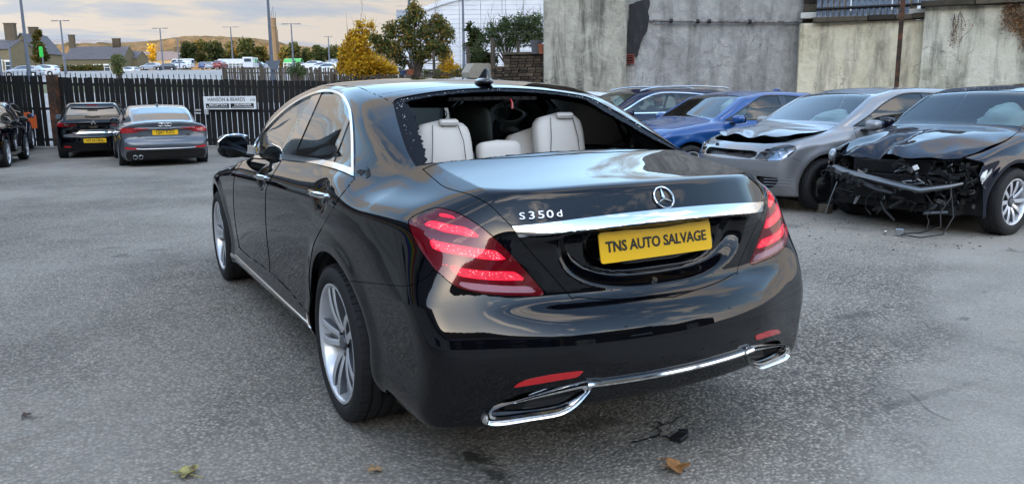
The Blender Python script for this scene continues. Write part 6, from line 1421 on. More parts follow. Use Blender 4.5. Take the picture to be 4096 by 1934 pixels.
# ---- weathered brown fence behind, stepping down to the right
sl = []
for w in (.07, .085): 
    b = MB(); b.box((0, 0, .5), (w, .02, 1)); sl.append(mesh_of(b, M['brown_board']))
def brown_run(A, B, h0, h1, label, npost, zb0, zb1):
    A = np.array(A, float); B = np.array(B, float); L = np.linalg.norm(B-A); u = (B-A)/L; root = empty('board_fence', (A[0], A[1], zb0), math.atan2(u[1], u[0]), label, 'fence')
    n = int(L/.115)
    for i in range(n):
        x = i*.115; f = x/L; z0 = (zb1-zb0)*f; inst('slat', sl[i % 2], root, (x+rg.uniform(-.01, .01), rg.uniform(-.01, .01), z0), 0, (rg.uniform(.8, 1.15), 1, h0+(h1-h0)*f+rg.uniform(-.04, .03)), (0, rg.uniform(-.02, .02), 0))
    for i in range(npost+1):
        f = i/npost; b = MB(); b.box((0, 0, .5), (.12, .10, 1)); me = mesh_of(b, M['brown_board']); inst('post', me, root, (L*f, .07, (zb1-zb0)*f), 0, (1, 1, h0+(h1-h0)*f+.05))
    for z_ in (.4, .85):
        b = MB(); b.tube([(0, .03, h0*z_), (L, .03, h1*z_+(zb1-zb0))], .03, 4); b.build('rail', M['brown_board'], root)
a_, c_ = A2(560, 170, 41), A2(1005, 172, 39.5); brown_run(a_[:2], c_[:2], 1.7, 1.7, 'weathered brown slatted fence in front of the car park', 9, a_[2]-1.7, c_[2]-1.7)
a_, c_ = A2(1005, 176, 39.0), A2(1180, 184, 34.0); brown_run(a_[:2], c_[:2], 1.4, 1.2, 'brown slatted fence running behind the yellow tree', 4, a_[2]-1.4, c_[2]-1.2)
a_, c_ = A2(780, 189, 29.5), A2(1010, 190, 28.6); brown_run(a_[:2], c_[:2], 1.5, 1.5, 'low brown fence just behind the black fence under the round-leaved bush', 4, a_[2]-1.5, c_[2]-1.5)

# ------------------------------------------------------------------ rendered wall on the right
def wallmat(name, cols, streak, seed, patch=None):
    t = nm(name, cols[1], rough=.92, spec=.2); o = t.mapping(loc=(seed, seed*2.3, seed*.7))
    n1 = t.noise(.8, 8, .65, .4, vec=o); n2 = t.noise(4, 9, .7, .6, vec=o); st_ = t.noise(1.0, 8, .7, .3, vec=t.mapping((2.6, 2.6, .35), loc=(seed, 0, 0))); cr = t.voro(1.3, 'DISTANCE_TO_EDGE', vec=t.mix(.35, o, t.noise(2.5, 6, .6, out=1)))
    f = t.math('ADD', t.math('MULTIPLY', n1, .55), t.math('MULTIPLY', n2, .45)); col = t.ramp(f, [(.30, cols[0]), (.45, cols[1]), (.58, cols[2]), (.72, cols[3])])
    col = t.mix(t.ramp(st_, [(.47, 0.0), (.62, min(1, streak*1.7))]), col, (.05, .052, .045)); lt = t.ramp(t.noise(1.6, 7, .7, 1.0, vec=t.mapping(loc=(9+seed, 3, 1))), [(.54, 0.0), (.70, .38)]); col = t.mix(lt, col, cols[3])
    if patch:        # edge moss / soot rising with height
        z = t.sep()[2]; col = t.mix(t.math('MULTIPLY', t.ramp(t.math('ADD', t.math('MULTIPLY', z, .18), t.math('MULTIPLY', n2, .5)), [(patch, 0.0), (patch+.12, .7)]), 1.0), col, (.06, .055, .035))
    crk = t.ramp(cr, [(0, .85), (.02, 0.0)]); crk = t.math('MULTIPLY', crk, t.ramp(n1, [(.5, 0.0), (.62, 1.0)])); col = t.mix(crk, col, (.06, .06, .055))
    t.set(Base_Color=col, Normal=t.bump(t.math('ADD', t.math('MULTIPLY', n2, 1.6), t.math('ADD', lt, t.math('MULTIPLY', t.noise(22, 6, .7), .5))), .75, .035)); return t.m
M['render_a'] = wallmat('render_buff', [(.15, .14, .112), (.34, .32, .265), (.48, .455, .38), (.60, .57, .48)], .45, 1.0)
M['render_b'] = wallmat('render_grey', [(.16, .157, .15), (.31, .305, .295), (.42, .415, .40), (.56, .55, .53)], .25, 4.0)
M['render_c'] = wallmat('render_cream', [(.28, .24, .16), (.58, .52, .38), (.70, .64, .49), (.78, .73, .60)], .30, 7.0)
M['render_d'] = wallmat('render_pale', [(.28, .26, .20), (.54, .51, .41), (.64, .61, .51), (.72, .70, .60)], .35, 11.0)
def wall_seg(name, v0, v1, d0, d1, ztop0, ztop1, thick, m_, label, n=40, m2=14, bump=.012, seed=1, cat='wall'):
    """standing slab whose face runs from survey column v0 to v1; uneven face"""
    p0, p1 = A2(v0, 230, d0), A2(v1, 230, d1); u = (p1-p0)[:2]; L = np.linalg.norm(u); u /= L; nrm = np.array([u[1], -u[0]])
    rgx = np.random.default_rng(seed); ph = rgx.uniform(0, 6, 8); root_z = -.2; V = []
    for j in range(m2+1):
        for i in range(n+1):
            x = L*i/n; zt_ = ztop0+(ztop1-ztop0)*i/n; z = root_z+(zt_-root_z)*j/m2; w = bump*(math.sin(x*1.7+ph[0]+z)+math.sin(z*2.3+ph[1]+x*.6)+.6*math.sin(x*4.1+ph[2])*math.sin(z*5+ph[3])+.4*rgx.normal())
            e = 0 if i in (0, n) else w; V.append((x, -e, z-root_z))
    nf = (n+1)*(m2+1); V2 = [(v[0], thick, v[2]) for v in V]; F = []
    for j in range(m2):
        for i in range(n): a = j*(n+1)+i; F.append((a, a+1, a+n+2, a+n+1))
    b = MB(); b.add(V, F); bor = [i for i in range(n+1)]+[(j+1)*(n+1)-1 for j in range(1, m2+1)]+[m2*(n+1)+i for i in range(n-1, -1, -1)]+[j*(n+1) for j in range(m2-1, 0, -1)]
    b.add([V[i] for i in bor]+[V2[i] for i in bor], [(i, (i+1) % len(bor), len(bor)+(i+1) % len(bor), len(bor)+i) for i in range(len(bor))])
    b.add([(0, thick, 0), (L, thick, 0), (L, thick, ztop1-root_z), (0, thick, ztop0-root_z)], [(0, 1, 2, 3)])
    me = b.mesh(True, 45); o = link(name, me, m_); o.location = (p0[0], p0[1], root_z); o.rotation_euler[2] = math.atan2(u[1], u[0]); tag(o, label, cat); return o, p0, u, nrm, L
wA, pA, uA, nA, LA = wall_seg('rendered_wall', 1369, 1574, 20.7, 20.7, 3.72, 3.78, .5, M['render_a'], 'buff patched rendered wall left of the black tar streak', seed=2)
wB, pB, uB, nB, LB = wall_seg('rendered_wall', 1568, 2012, 21.0, 21.0, 6.0, 6.0, .5, M['render_b'], 'tall grey rendered wall crossed by the old pipe', seed=5)
wC, pC, uC, nC, LC = wall_seg('rendered_wall', 2004, 2322, 20.4, 19.6, 3.02, 3.02, .5, M['render_c'], 'cream cracked rendered wall behind the iron post', seed=8, bump=.02)
wD, pD, uD, nD, LD = wall_seg('rendered_wall', 2310, 2700, 19.35, 18.0, 3.30, 3.2, .5, M['render_d'], 'pale rendered wall with dead creeper at far right', seed=11)
b = MB(); P_ = [A2(v, 3, 20.9) for v in (1369, 1574)]; 
# rubble course on top of the buff wall
def stones_on(root, x0, x1, z0, z1, h0, m_, seed, dep=.12, wmin=.18, wmax=.42, y=0.0, name='stone'):
    rgx = np.random.default_rng(seed); z = z0; bas = []
    for k in range(5):
        b = MB(); b.box((0, 0, 0), (1, dep, 1), bev=.02); 
        for i, v in enumerate(b.v): b.v[i] = (v[0]+rgx.normal(0, .02), v[1]+rgx.normal(0, .006), v[2]+rgx.normal(0, .03))
        bas.append(mesh_of(b, m_))
    while z < z1-.02:
        h_ = h0*rgx.uniform(.75, 1.2); x = x0+rgx.uniform(-.1, 0)
        while x < x1:
            w = rgx.uniform(wmin, wmax); xe = min(x+w, x1); xs_ = max(x, x0)
            if xe-xs_ > .05: inst(name, bas[rgx.integers(5)], root, ((xs_+xe)/2, y+rgx.uniform(-.015, .015), z+h_/2), 0, (xe-xs_-.014, 1, h_-.014))
            x += w
        z += h_
M['mortar'] = mat('mortar', (.10, .09, .075), .95)
q = A2(1369, 230, 20.9); rw_ = empty('rubble_wall', (q[0], q[1], 3.74), math.atan2(uA[1], uA[0]), 'dark rubble stone courses on top of the buff rendered wall', 'wall'); b = MB(); b.box((LA/2, .25, 1.1), (LA, .3, 2.2)); b.build('core', M['mortar'], rw_); stones_on(rw_, 0, LA, .0, 2.2, .17, M['dark_stone'], 3, y=.08)
# black tar streak, 4 mm proud of the plaster, irregular edge
def onplane(vx, vy, p0, nrm, off=.0):
    v = ray(vx, vy); t_ = ((p0[0]-CAM[0])*nrm[0]+(p0[1]-CAM[1])*nrm[1])/(v[0]*nrm[0]+v[1]*nrm[1]); q = CAM+v*t_; return q+np.array([nrm[0], nrm[1], 0])*off
def zr3(a, b_): return ((2100+a/2.172)*2575/4096, (b_/2.172)*1216/1934)
tarP = [(905, 45), (935, 35), (960, 20), (1010, 5), (1078, 0), (1078, 60), (1068, 110), (1075, 150), (1066, 230), (1050, 290), (1020, 330), (1000, 390), (985, 440), (972, 492), (935, 480), (900, 500), (876, 490), (880, 400), (885, 300), (898, 180), (905, 100)]
tp = smooth_poly([zr3(*p) for p in tarP], 4); rgx = np.random.default_rng(9); tp = tp+rgx.normal(0, .45, tp.shape)
V0 = [onplane(p[0], p[1], pB, -nB if (nB @ (CAM[:2]-pB[:2])) < 0 else nB, .06) for p in tp]; nbv = -nB if (nB @ (CAM[:2]-pB[:2])) < 0 else nB
b = MB(); n_ = len(V0); V1 = [v-np.array([nbv[0], nbv[1], 0])*.05 for v in V0]; b.add(V0+V1, [tuple(range(n_)), tuple(range(2*n_-1, n_-1, -1))]+[(i, (i+1) % n_, n_+(i+1) % n_, n_+i) for i in range(n_)])
t = nm('tar', (.015, .016, .018), rough=.75); nn_ = t.noise(3, 8, .7, .5, vec=t.mapping((3, 3, .8))); t.set(Base_Color=t.ramp(nn_, [(.5, (.014, .015, .018)), (.64, (.03, .03, .03)), (.72, (.22, .21, .18))]), Normal=t.bump(nn_, .5, .02)); o = b.build('tar_streak', t.m); tag(o, 'black tar streak running down between buff and grey wall', 'stain')
# brick vent
q = onplane(*zr3(904, 516), pB, nbv, .07); vr = empty('air_vent', q, math.atan2(uB[1], uB[0]), 'small red slatted air vent under the black tar streak', 'vent'); M['vent_red'] = mat('vent_red', (.16, .03, .025), .7)
b = MB()
for z_ in (-.11, .11): b.box((0, 0, z_), (.24, .05, .03))
for x in (-.105, .105): b.box((x, 0, 0), (.03, .05, .19))
b.build('frame', M['vent_red'], vr)
for k in range(3): b = MB(); b.box((0, 0, -.06+.06*k), (.18, .04, .022)); b.build('slat', M['vent_red'], vr)
b = MB(); b.box((0, .02, 0), (.2, .02, .2)); b.build('back', M['gap'], vr)
# old pipe
pr = empty('pipe', (0, 0, 0), 0, 'long old grey pipe clipped across the tall grey wall', 'pipe'); t = nm('old_pipe', (.22, .21, .2), rough=.8); nn_ = t.noise(6, 7, .7); t.set(Base_Color=t.ramp(nn_, [(.4, (.07, .06, .055)), (.6, (.30, .28, .27))])); M['old_pipe'] = t.m
pv = [(1095, 186), (1260, 186), (1490, 190), (1590, 190), (1940, 194), (2389, 194)]; pts = [onplane(*zr3(*p), pB, nbv, .12) for p in pv]
b = MB(); b.tube([pts[0]-np.array([nbv[0], nbv[1], 0])*.1]+pts, .035, 8); b.build('tube', M['old_pipe'], pr, True)
for i in (1, 2, 3, 4): 
    b = MB(); dv = pts[i]-pts[i-1]; dv = dv/np.linalg.norm(dv); b.tube([pts[i]-dv*.04, pts[i]+dv*.04], .055, 8); b.tube([pts[i], pts[i]-np.array([nbv[0], nbv[1], 0])*.14], .02, 6); b.build('bracket', M['dark_iron'], pr, True)
# coping stones and kerb on the cream wall
cs = empty('stone_coping', (pC[0], pC[1], 3.02), math.atan2(uC[1], uC[0]), 'dark stone coping slabs along the top of the cream wall', 'coping')
for (a, c_, dz) in ((.10*LC, .52*LC, 0), (.525*LC, .73*LC, .015), (.735*LC, .86*LC, .012), (.865*LC, LC+.02, .03)):
    b = MB(); b.box(((a+c_)/2, .06, .06+dz), (c_-a, .5, .12), bev=.012); b.build('slab', M['dark_stone'], cs)
b = MB(); b.box((LC/2, .28, .20), (LC, .25, .14), bev=.01); b.build('white_ledge', mat('white_ledge', (.50, .50, .47), .8), cs)
cs2 = empty('stone_coping', (pD[0], pD[1], 3.28), math.atan2(uD[1], uD[0]), 'dark stone coping along the top of the pale wall at far right', 'coping')
for i in range(4): b = MB(); b.box((-.1+1.1*i+.54, .08, .06), (1.08, .55, .13), bev=.012); b.build('slab', M['dark_stone'], cs2)
# stone quoin strip at the corner
q = A2(2010, 230, 20.9); sq = empty('stone_pier', (q[0], q[1], 2.98), math.atan2(uC[1], uC[0]), 'narrow sooty stone pier between grey wall and railings', 'pier'); stones_on(sq, -.02, .42, 0, 2.4, .2, M['dark_stone'], 21, .3, .2, .42, name='stone')
# iron post in front of the cream wall
q0, q1 = at(2251, 330, 18.9), at(2268, -60, 18.9); b = MB(); b.box((0, 0, 0), (.012, .10, 5.6)); b.box((0, -.05, 0), (.10, .012, 5.6)); me = b.mesh(); o = link('iron_post', me, M['rusty']); o.location = ((q0[0]+q1[0])/2, (q0[1]+q1[1])/2, 2.6); o.rotation_euler = (0, 0, math.atan2(uC[1], uC[0])); tag(o, 'tall brown iron T-section post standing before the cream wall', 'post')
# railings
M['galv'] = nm('galvanised', (.20, .25, .33), rough=.5, metal=.5).m; tt = NT(M['galv']); nn_ = tt.noise(8, 6, .7); tt.set(Base_Color=tt.ramp(nn_, [(.35, (.07, .09, .13)), (.5, (.16, .20, .27)), (.65, (.34, .40, .48))]))
b = MB()   # W-section pale
pw = [(-.05, .0), (-.035, -.022), (-.012, -.004), (0, -.02), (.012, -.004), (.035, -.022), (.05, 0), (.035, -.016), (.0, -.012), (-.035, -.016)]
b.prism(pw, 1.0, 'z'); pale = mesh_of(b, M['galv'])
def palisade(v0, v1, d0, d1, zb_, h_, label, vyrail0, vyrail1, n):
    p0, p1 = A2(v0, 230, d0), A2(v1, 230, d1); u = (p1-p0)[:2]; L = np.linalg.norm(u); root = empty('palisade_fence', (p0[0], p0[1], zb_), math.atan2(u[1], u[0]), label, 'railing')
    for i in range(n): inst('pale', pale, root, (L*(i+.5)/n, 0, 0), 0, (1, 1, h_))
    z0, z1 = A2(v0, vyrail0, d0)[2]-zb_, A2(v1, vyrail1, d1)[2]-zb_
    b = MB(); b.tube([(0, -.05, z0), (L, -.05, z1)], .034, 4); b.build('rail', M['dark_iron'], root); return root
palisade(2040, 2272, 20.3, 19.85, 3.16, 2.2, 'galvanised palisade railings above the cream wall, left of the iron post', 24, 13, 16)
palisade(2276, 2640, 19.8, 18.6, 3.40, 2.2, 'galvanised palisade railings above the pale wall, right of the iron post', 12, -2, 24)
# stone house behind the railings
hq = A2(2015, 230, 24.5); hu = uC; hr = empty('stone_house', (hq[0], hq[1], 2.6), math.atan2(uC[1], uC[0]), 'stone house with white window frames behind the palisade railings', 'house')
b = MB(); b.box((5, .3, 2.5), (10.5, .3, 5.0)); b.build('wall_core', M['mortar'], hr)
opens = [(1.15, 2.35), (3.0, 4.2), (5.35, 6.1), (6.75, 7.4)]
xprev = -.2
for (a, c_) in opens+[(10.2, 10.2)]:
    stones_on(hr, xprev, a, .3, 3.6, .13, M['stone'], int(a*10), .1, .14, .36, y=.1); xprev = c_
M['upvc'] = mat('white_upvc', (.75, .77, .80), .4); M['dim_glass'] = mat('dim_window_glass', (.16, .22, .26), .05, coat=1.0)
for (a, c_) in opens[:-0 or None]:
    b = MB(); w = c_-a
    for x in (a+.05, c_-.05): b.box((x, .06, 1.9), (.10, .10, 3.2))
    if w > 1: b.box(((a+c_)/2+.2, .06, 1.9), (.09, .10, 3.2))
    fr_ = b.build('window_frame', M['upvc'], hr); b = MB(); b.box(((a+c_)/2, .09, 1.9), (w-.12, .02, 3.2)); b.build('window_pane', M['dim_glass'], fr_)
# dead creeper
M['creeper'] = nm('dry_creeper', (.2, .08, .03), rough=.8).m; tt = NT(M['creeper']); rpi = tt.new('ShaderNodeNewGeometry').outputs['Random Per Island']; tt.set(Base_Color=tt.ramp(rpi, [(0, (.07, .035, .02)), (.4, (.20, .07, .02)), (.7, (.30, .13, .02)), (1, (.10, .09, .03))]))
nd = -nD if (nD @ (CAM[:2]-pD[:2])) < 0 else nD
def creeper(starts, label, seed, n_leaf=500, spread=1.0):
    rgx = np.random.default_rng(seed); root = empty('creeper', tuple(onplane(*starts[0], pD, nd, .05)), 0, label, 'climbing plant'); off = Vector(root.location); b = MB(); tips = []
    for s_ in starts:
        for k in range(4):
            vx, vy = s_; pts = []; dx = rgx.uniform(-1.2, 1.2)
            for i in range(14):
                pts.append(Vector(onplane(vx, vy, pD, nd, .05+rgx.uniform(0, .03)))-off); vx += dx+rgx.normal(0, 2.2)*spread; vy += rgx.uniform(2, 9); dx *= .9
                if i > 2: tips.append(pts[-1].copy())
            b.tube(pts, [.007*(1-i/16) for i in range(14)], 4)
    b.build('stem', mat('creeper_stem', (.06, .04, .03), .9), root, True); V = []; F = []
    for i in range(n_leaf):
        p = tips[rgx.integers(len(tips))]+Vector(rgx.normal(0, .06, 3)); s_ = rgx.uniform(.012, .03); a = Vector(rgx.normal(0, 1, 3)).normalized(); c_ = a.cross(Vector(rgx.normal(0, 1, 3))).normalized(); k = len(V)
        V += [p, p+a*s_+c_*s_*.5, p+a*s_*2, p+a*s_-c_*s_*.5]; F.append((k, k+1, k+2, k+3))
    me = bpy.data.meshes.new('m'); me.from_pydata([tuple(v) for v in V], [], F); link('foliage', me, M['creeper'], root)
creeper([(2560, -5), (2545, 0), (2570, 30), (2575, 60), (2530, 5)], 'thick brown creeper hanging over the top right corner of the pale wall', 3, 1500, 1.0)
creeper([(2400, 36), (2415, 30)], 'thin dead creeper strand on the middle of the pale wall', 5, 160, .8)

# ------------------------------------------------------------------ brick wall, posts and pots left of the rendered wall
qb0, qb1 = A2(1268, 230, 22.6), A2(1369, 230, 22.4); ub = (qb1-qb0)[:2]; Lb = np.linalg.norm(ub); zt_ = A2(1330, 137, 22.5)[2]
br = empty('brick_wall', (qb0[0], qb0[1], 1.2), math.atan2(ub[1], ub[0]), 'weathered brick wall with stone coping beside the buff rendered wall', 'wall'); b = MB(); b.box((Lb/2, .2, (zt_-1.2)/2), (Lb, .2, zt_-1.2)); b.build('core', M['mortar'], br)
M['brick'] = stone_mat('old_brick', [(.035, .03, .024), (.075, .058, .044), (.12, .088, .062), (.19, .15, .11)], 5)
stones_on(br, 0, Lb, 0, zt_-1.2-.04, .080, M['brick'], 31, .12, .20, .235, y=.06, name='brick')
b = MB(); b.box((Lb/2, .13, zt_-1.2+.03), (Lb+.06, .34, .07), bev=.01); b.build('coping', M['dark_stone'], br)
lw0 = A2(1236, 230, 22.8); lb = empty('brick_wall', (lw0[0], lw0[1], 1.0), math.atan2(ub[1], ub[0]), 'lower broken end of the brick wall with pale block', 'wall'); b = MB(); b.box((.2, .2, .55), (.36, .2, 1.1)); b.build('core', M['mortar'], lb); stones_on(lb, 0, .38, 0, 1.15, .08, M['brick'], 33, .12, .16, .235, y=.06, name='brick')
def pot(vx, vy, d, r_, h_, m_, label):
    q = A2(vx, vy, d); b = MB(); b.lathe([(.001, 0), (r_*.72, 0), (r_*.95, h_*.82), (r_*1.05, h_*.82), (r_*1.05, h_), (r_*.93, h_), (r_*.85, h_*.88), (.001, h_*.86)], 18, 'z'); o = b.build('flower_pot', m_, None, True, 40); o.location = q; tag(o, label, 'flower pot')
M['terracotta'] = mat('terracotta', (.28, .09, .045), .8); M['grey_pot'] = mat('grey_pot', (.10, .10, .11), .8); M['blue_pot'] = mat('blue_pot', (.05, .08, .16), .5)
pot(1349, 136, 22.4, .17, .36, M['grey_pot'], 'large dark grey flower pot standing on the brick wall'); pot(1363, 136, 22.3, .12, .26, M['terracotta'], 'terracotta pot half hidden beside the grey pot on the brick wall')
pot(1032, 189, 26.5, .12, .18, M['terracotta'], 'terracotta flower pot below the big green tree'); pot(1012, 189, 26.7, .11, .15, M['blue_pot'], 'dark blue flower pot next to the terracotta pot')
pot(1218, 190, 24.0, .15, .22, M['grey_pot'], 'squat grey pot beside the wooden posts')
q = A2(1215, 192, 23.6); b = MB(); b.prism([(-.42, 0), (.42, 0), (.46, .20), (.20, .42), (-.28, .42), (-.46, .16)], .5, 'y'); o = b.build('stone_block', stone_mat('pale_block', [(.2, .18, .15), (.28, .26, .22), (.36, .33, .28), (.44, .41, .35)])); o.location = q+np.array([0, 0, -.05]); tag(o, 'pale shaped stone block between the posts and the brick wall', 'stone block')
for (vx, y0, y1, d, w, lab) in ((1178, 118, 192, 24.6, .09, 'tall dark timber post left of the pale stone block'), (1240, 96, 190, 23.2, .10, 'dark timber post at the left end of the brick wall'), (1092, 128, 188, 25.2, .07, 'thin timber post under the right side of the green tree'), (1303, 104, 140, 22.6, .07, 'short timber post rising behind the brick wall')):
    q0, q1 = A2(vx, y1, d), A2(vx, y0, d); b = MB(); b.box((0, 0, (q1[2]-q0[2])/2), (w, w, q1[2]-q0[2]), bev=.008); o = b.build('timber_post', M['brown_board']); o.location = (q0[0], q0[1], q0[2]); o.rotation_euler[2] = .5; tag(o, lab, 'post')
# retaining bank under the garden
q0 = A2(860, 230, 27.3); b = MB(); b.box((5.2, 2.0, .55), (11.5, 3.6, 1.9)); o = b.build('garden_bank', NT(M['brown_board']).m if False else nm('soil', (.06, .05, .035), rough=.95).m); o.location = (q0[0], q0[1], .0); o.rotation_euler[2] = math.atan2(RH[1], RH[0]); tag(o, kind='structure')
# ------------------------------------------------------------------ houses, chimney, lamp posts beyond the fence
M['slate'] = nm('slate_roof', (.055, .055, .065), rough=.7).m; tt = NT(M['slate']); nn_ = tt.noise(2, 8, .7, vec=tt.mapping((1, 1, 4))); tt.set(Base_Color=tt.ramp(nn_, [(.35, (.05, .05, .06)), (.65, (.12, .115, .13))]))
M['sandstone'] = stone_mat('sandstone', [(.10, .085, .055), (.17, .145, .095), (.24, .20, .13), (.30, .26, .18)], 1.5)
M['win_dark'] = mat('far_window_glass', (.05, .07, .10), .08, coat=1.0); M['win_frame'] = mat('far_window_frame', (.72, .72, .70), .5)
def house(vx0, vx1, vyb, vye, vyr, d, label, wins, depth=7, chim=(), gable_front=False, name='stone_house', zb=None, wall_m='sandstone'):
    """front faces the yard; eaves and ridge surveyed"""
    p0, p1 = at(vx0, 230, d), at(vx1, 230, d); w = np.linalg.norm((p1-p0)[:2]); z0 = at((vx0+vx1)/2, vyb, d)[2]-1.2; ze = at((vx0+vx1)/2, vye, d)[2]-z0; zr = at((vx0+vx1)/2, vyr, d)[2]-z0
    root = empty(name, (p0[0], p0[1], z0), math.atan2(RH[1], RH[0]), label, 'house'); b = MB(); b.box((w/2, depth/2, ze/2), (w, depth, ze))
    if gable_front: b.prism([(0, ze), (w, ze), (w/2, zr)], depth, 'y')
    else: b.prism([(0, ze), (depth, ze), (depth/2, zr)], w, 'x')
    b.build('wall', M[wall_m], root); rf = None
    b = MB(); o_ = .3
    if gable_front:
        for s_ in (-1, 1): xe = w/2+s_*(w/2+o_); b.add([(w/2, -o_, zr+.12), (w/2, depth+o_, zr+.12), (xe, depth+o_, ze-.15), (xe, -o_, ze-.15), (w/2, -o_, zr-.02), (w/2, depth+o_, zr-.02), (xe, depth+o_, ze-.3), (xe, -o_, ze-.3)], [(0, 1, 2, 3), (4, 7, 6, 5), (0, 3, 7, 4), (1, 5, 6, 2), (2, 6, 7, 3)])
    else:
        for (ya, yb) in ((-o_, depth/2), (depth+o_, depth/2)): b.add([(-.1, ya, ze-.1), (w+.1, ya, ze-.1), (w+.1, yb, zr+.15), (-.1, yb, zr+.15), (-.1, ya, ze-.25), (w+.1, ya, ze-.25), (w+.1, yb, zr), (-.1, yb, zr)], [(0, 1, 2, 3), (4, 7, 6, 5), (0, 4, 5, 1), (0, 3, 7, 4), (1, 5, 6, 2)])
    rf = b.build('roof', M['slate'], root)
    for (fx, cw, ch) in chim:
        b = MB(); b.box((fx*w, depth/2, zr+ch/2-.3), (cw, 1.0, ch+.6)); b.box((fx*w, depth/2, zr+ch), (cw+.25, 1.2, .2)); c_ = b.build('chimney', M['dark_stone'], rf); b = MB()
        for k in range(3): b.lathe([(.13, 0), (.11, .6), (.15, .65)], 8, 'z', (fx*w-cw*.3+cw*.3*k, depth/2, zr+ch+.1))
    for (fx, zc, ww, wh, kind) in wins:
        b = MB(); x = fx*w; z_ = zc*ze; b.box((x, -.04, z_+wh/2+.22), (ww+.5, .16, .30)) if kind == 'w' else None
        for a in (-1, 1): b.box((x+a*ww/2, -.03, z_), (.14, .14, wh)); 
        b.box((x, -.03, z_+wh/2), (ww, .14, .14)); b.box((x, -.03, z_-wh/2), (ww, .14, .14)); b.box((x, -.03, z_+wh*.12), (ww, .12, .10)); f_ = b.build('window', M['win_frame'], root)
        b = MB(); b.box((x, -.015, z_), (ww, .04, wh)); b.build('pane', M['win_dark'], f_)
    return root
house(172, 318, 186, 148, 116, 250, 'long low stone terrace with grey slate roof and two tall chimneys', [(.14, .45, 2.6, 1.9, 'w'), (.36, .38, 1.4, 2.8, 'w'), (.54, .42, 1.7, 2.6, 'w'), (.71, .5, 1.7, 1.8, 'w')], 9, [(.02, 1.6, 3.6), (.79, 2.2, 2.4)])
house(316, 352, 178, 146, 128, 256, 'small lean-to stone house right of the long terrace', [(.4, .45, 1.6, 1.8, 'w')], 8)
house(352, 452, 176, 150, 129, 300, 'dark slate roofed outbuildings beyond the small yellow tree', [(.3, .5, 2, 1.6, 'w')], 10, [(.92, 3, 1.6)])
house(120, 172, 182, 150, 134, 262, 'low dark roofed cottage left of the long terrace', [(.35, .5, 1.8, 1.4, 'w')], 8)
house(-60, 36, 184, 122, 98, 190, 'big stone house cut by the left edge with small paned windows', [(.70, .35, 1.3, 3.0, 'w'), (.92, .38, 1.2, 2.4, 'w')], 10, [(.75, 2.4, 3.8)])
house(34, 104, 182, 132, 84, 200, 'gabled stone house with skylit roof and wide chimney at left', [(.75, .45, 1.3, 2.6, 'w')], 11, [(.5, 2.0, 1.8)], gable_front=True)
# tall tapering mill chimney
q = at(693, 176, 290); zt = at(693, 46, 290)[2]-q[2]; root = empty('mill_chimney', (q[0], q[1], q[2]-2), 0, 'tall dark mill chimney with aerials rising behind the car park', 'chimney')
b = MB(); b.lathe([(1.55, 0), (1.18, zt*.9), (1.35, zt*.93), (1.35, zt*.95), (1.15, zt*.96), (1.2, zt+2), (.9, zt+2), (.01, zt+1.9)], 10, 'z'); b.build('stack', M['dark_stone'], root)
b = MB(); 
for k in range(4): a = k*1.6; b.tube([(1.1*math.cos(a), 1.1*math.sin(a), zt+1), (1.1*math.cos(a), 1.1*math.sin(a), zt+4+k*.6)], .07, 4)
tag(b.build('aerials', M['dark_iron'], root), kind='stuff')
b = MB(); b.tube([(1.5, -.4, 0), (1.25, -.6, zt*.9)], .15, 5); b.build('conduit', M['dark_iron'], root)
# lamp posts (surveyed foot and head)
M['lamp_post'] = mat('grey_post', (.11, .13, .17), .5, metal=.0)
def lamp_post(vx0, vy0, vx1, vy1, d, r_, label, head=True, arm=.8):
    q0, q1 = at(vx0, vy0, d), at(vx1, vy1, d); h_ = q1[2]-q0[2]; dx = (q1-q0)[:2]; root = empty('lamp_post', tuple(q0), math.atan2(RH[1], RH[0]), label, 'lamp post')
    b = MB(); b.tube([(0, 0, -.5), (0, 0, h_*.15), (0, 0, h_)], [r_*1.5, r_*1.1, r_*.7], 8); b.build('column', M['lamp_post'], root, True)
    if head: b = MB(); b.box((0, 0, h_), (arm*2, .12, .06)); b.box((-arm*.8, 0, h_-.03), (arm*.7, .35, .10)); b.box((arm*.8, 0, h_-.03), (arm*.7, .35, .10)); b.build('lamp_head', M['lamp_post'], root)
    return root
lamp_post(74, 190, 70, -30, 38, .075, 'nearest tall grey lamp post at left rising out of the picture', False)
lamp_post(686, 200, 684, -30, 30, .062, 'grey lamp post in front of the mill chimney rising out of the picture', False)
lamp_post(165, 178, 160, 52, 120, .14, 'double headed lamp post between gabled house and terrace', arm=1.1)
lamp_post(411, 176, 408, 71, 150, .14, 'double headed lamp post above the small yellow tree', arm=1.2); lamp_post(586, 160, 584, 68, 190, .17, 'double headed lamp post behind the glass shelter', arm=1.6)
lamp_post(452, 176, 450, 98, 170, .13, 'short single lamp post left of the dark green trees', arm=.5); lamp_post(738, 166, 736, 60, 130, .13, 'lamp post right of the mill chimney', arm=1.3); lamp_post(829, 165, 828, 92, 190, .16, 'distant lamp post beside the yellow tree', arm=.8)
lamp_post(1167, 170, 1167, 0, 42, .07, 'lamp post between the green tree and the willowy bush', False); lamp_post(1034, 176, 1034, -20, 60, .13, 'lamp post standing behind the big green tree', False); lamp_post(4, 190, 5, 112, 60, .09, 'short grey post at the far left edge', False); lamp_post(30, 180, 31, 108, 110, .12, 'thin grey goal-like post at far left', False)
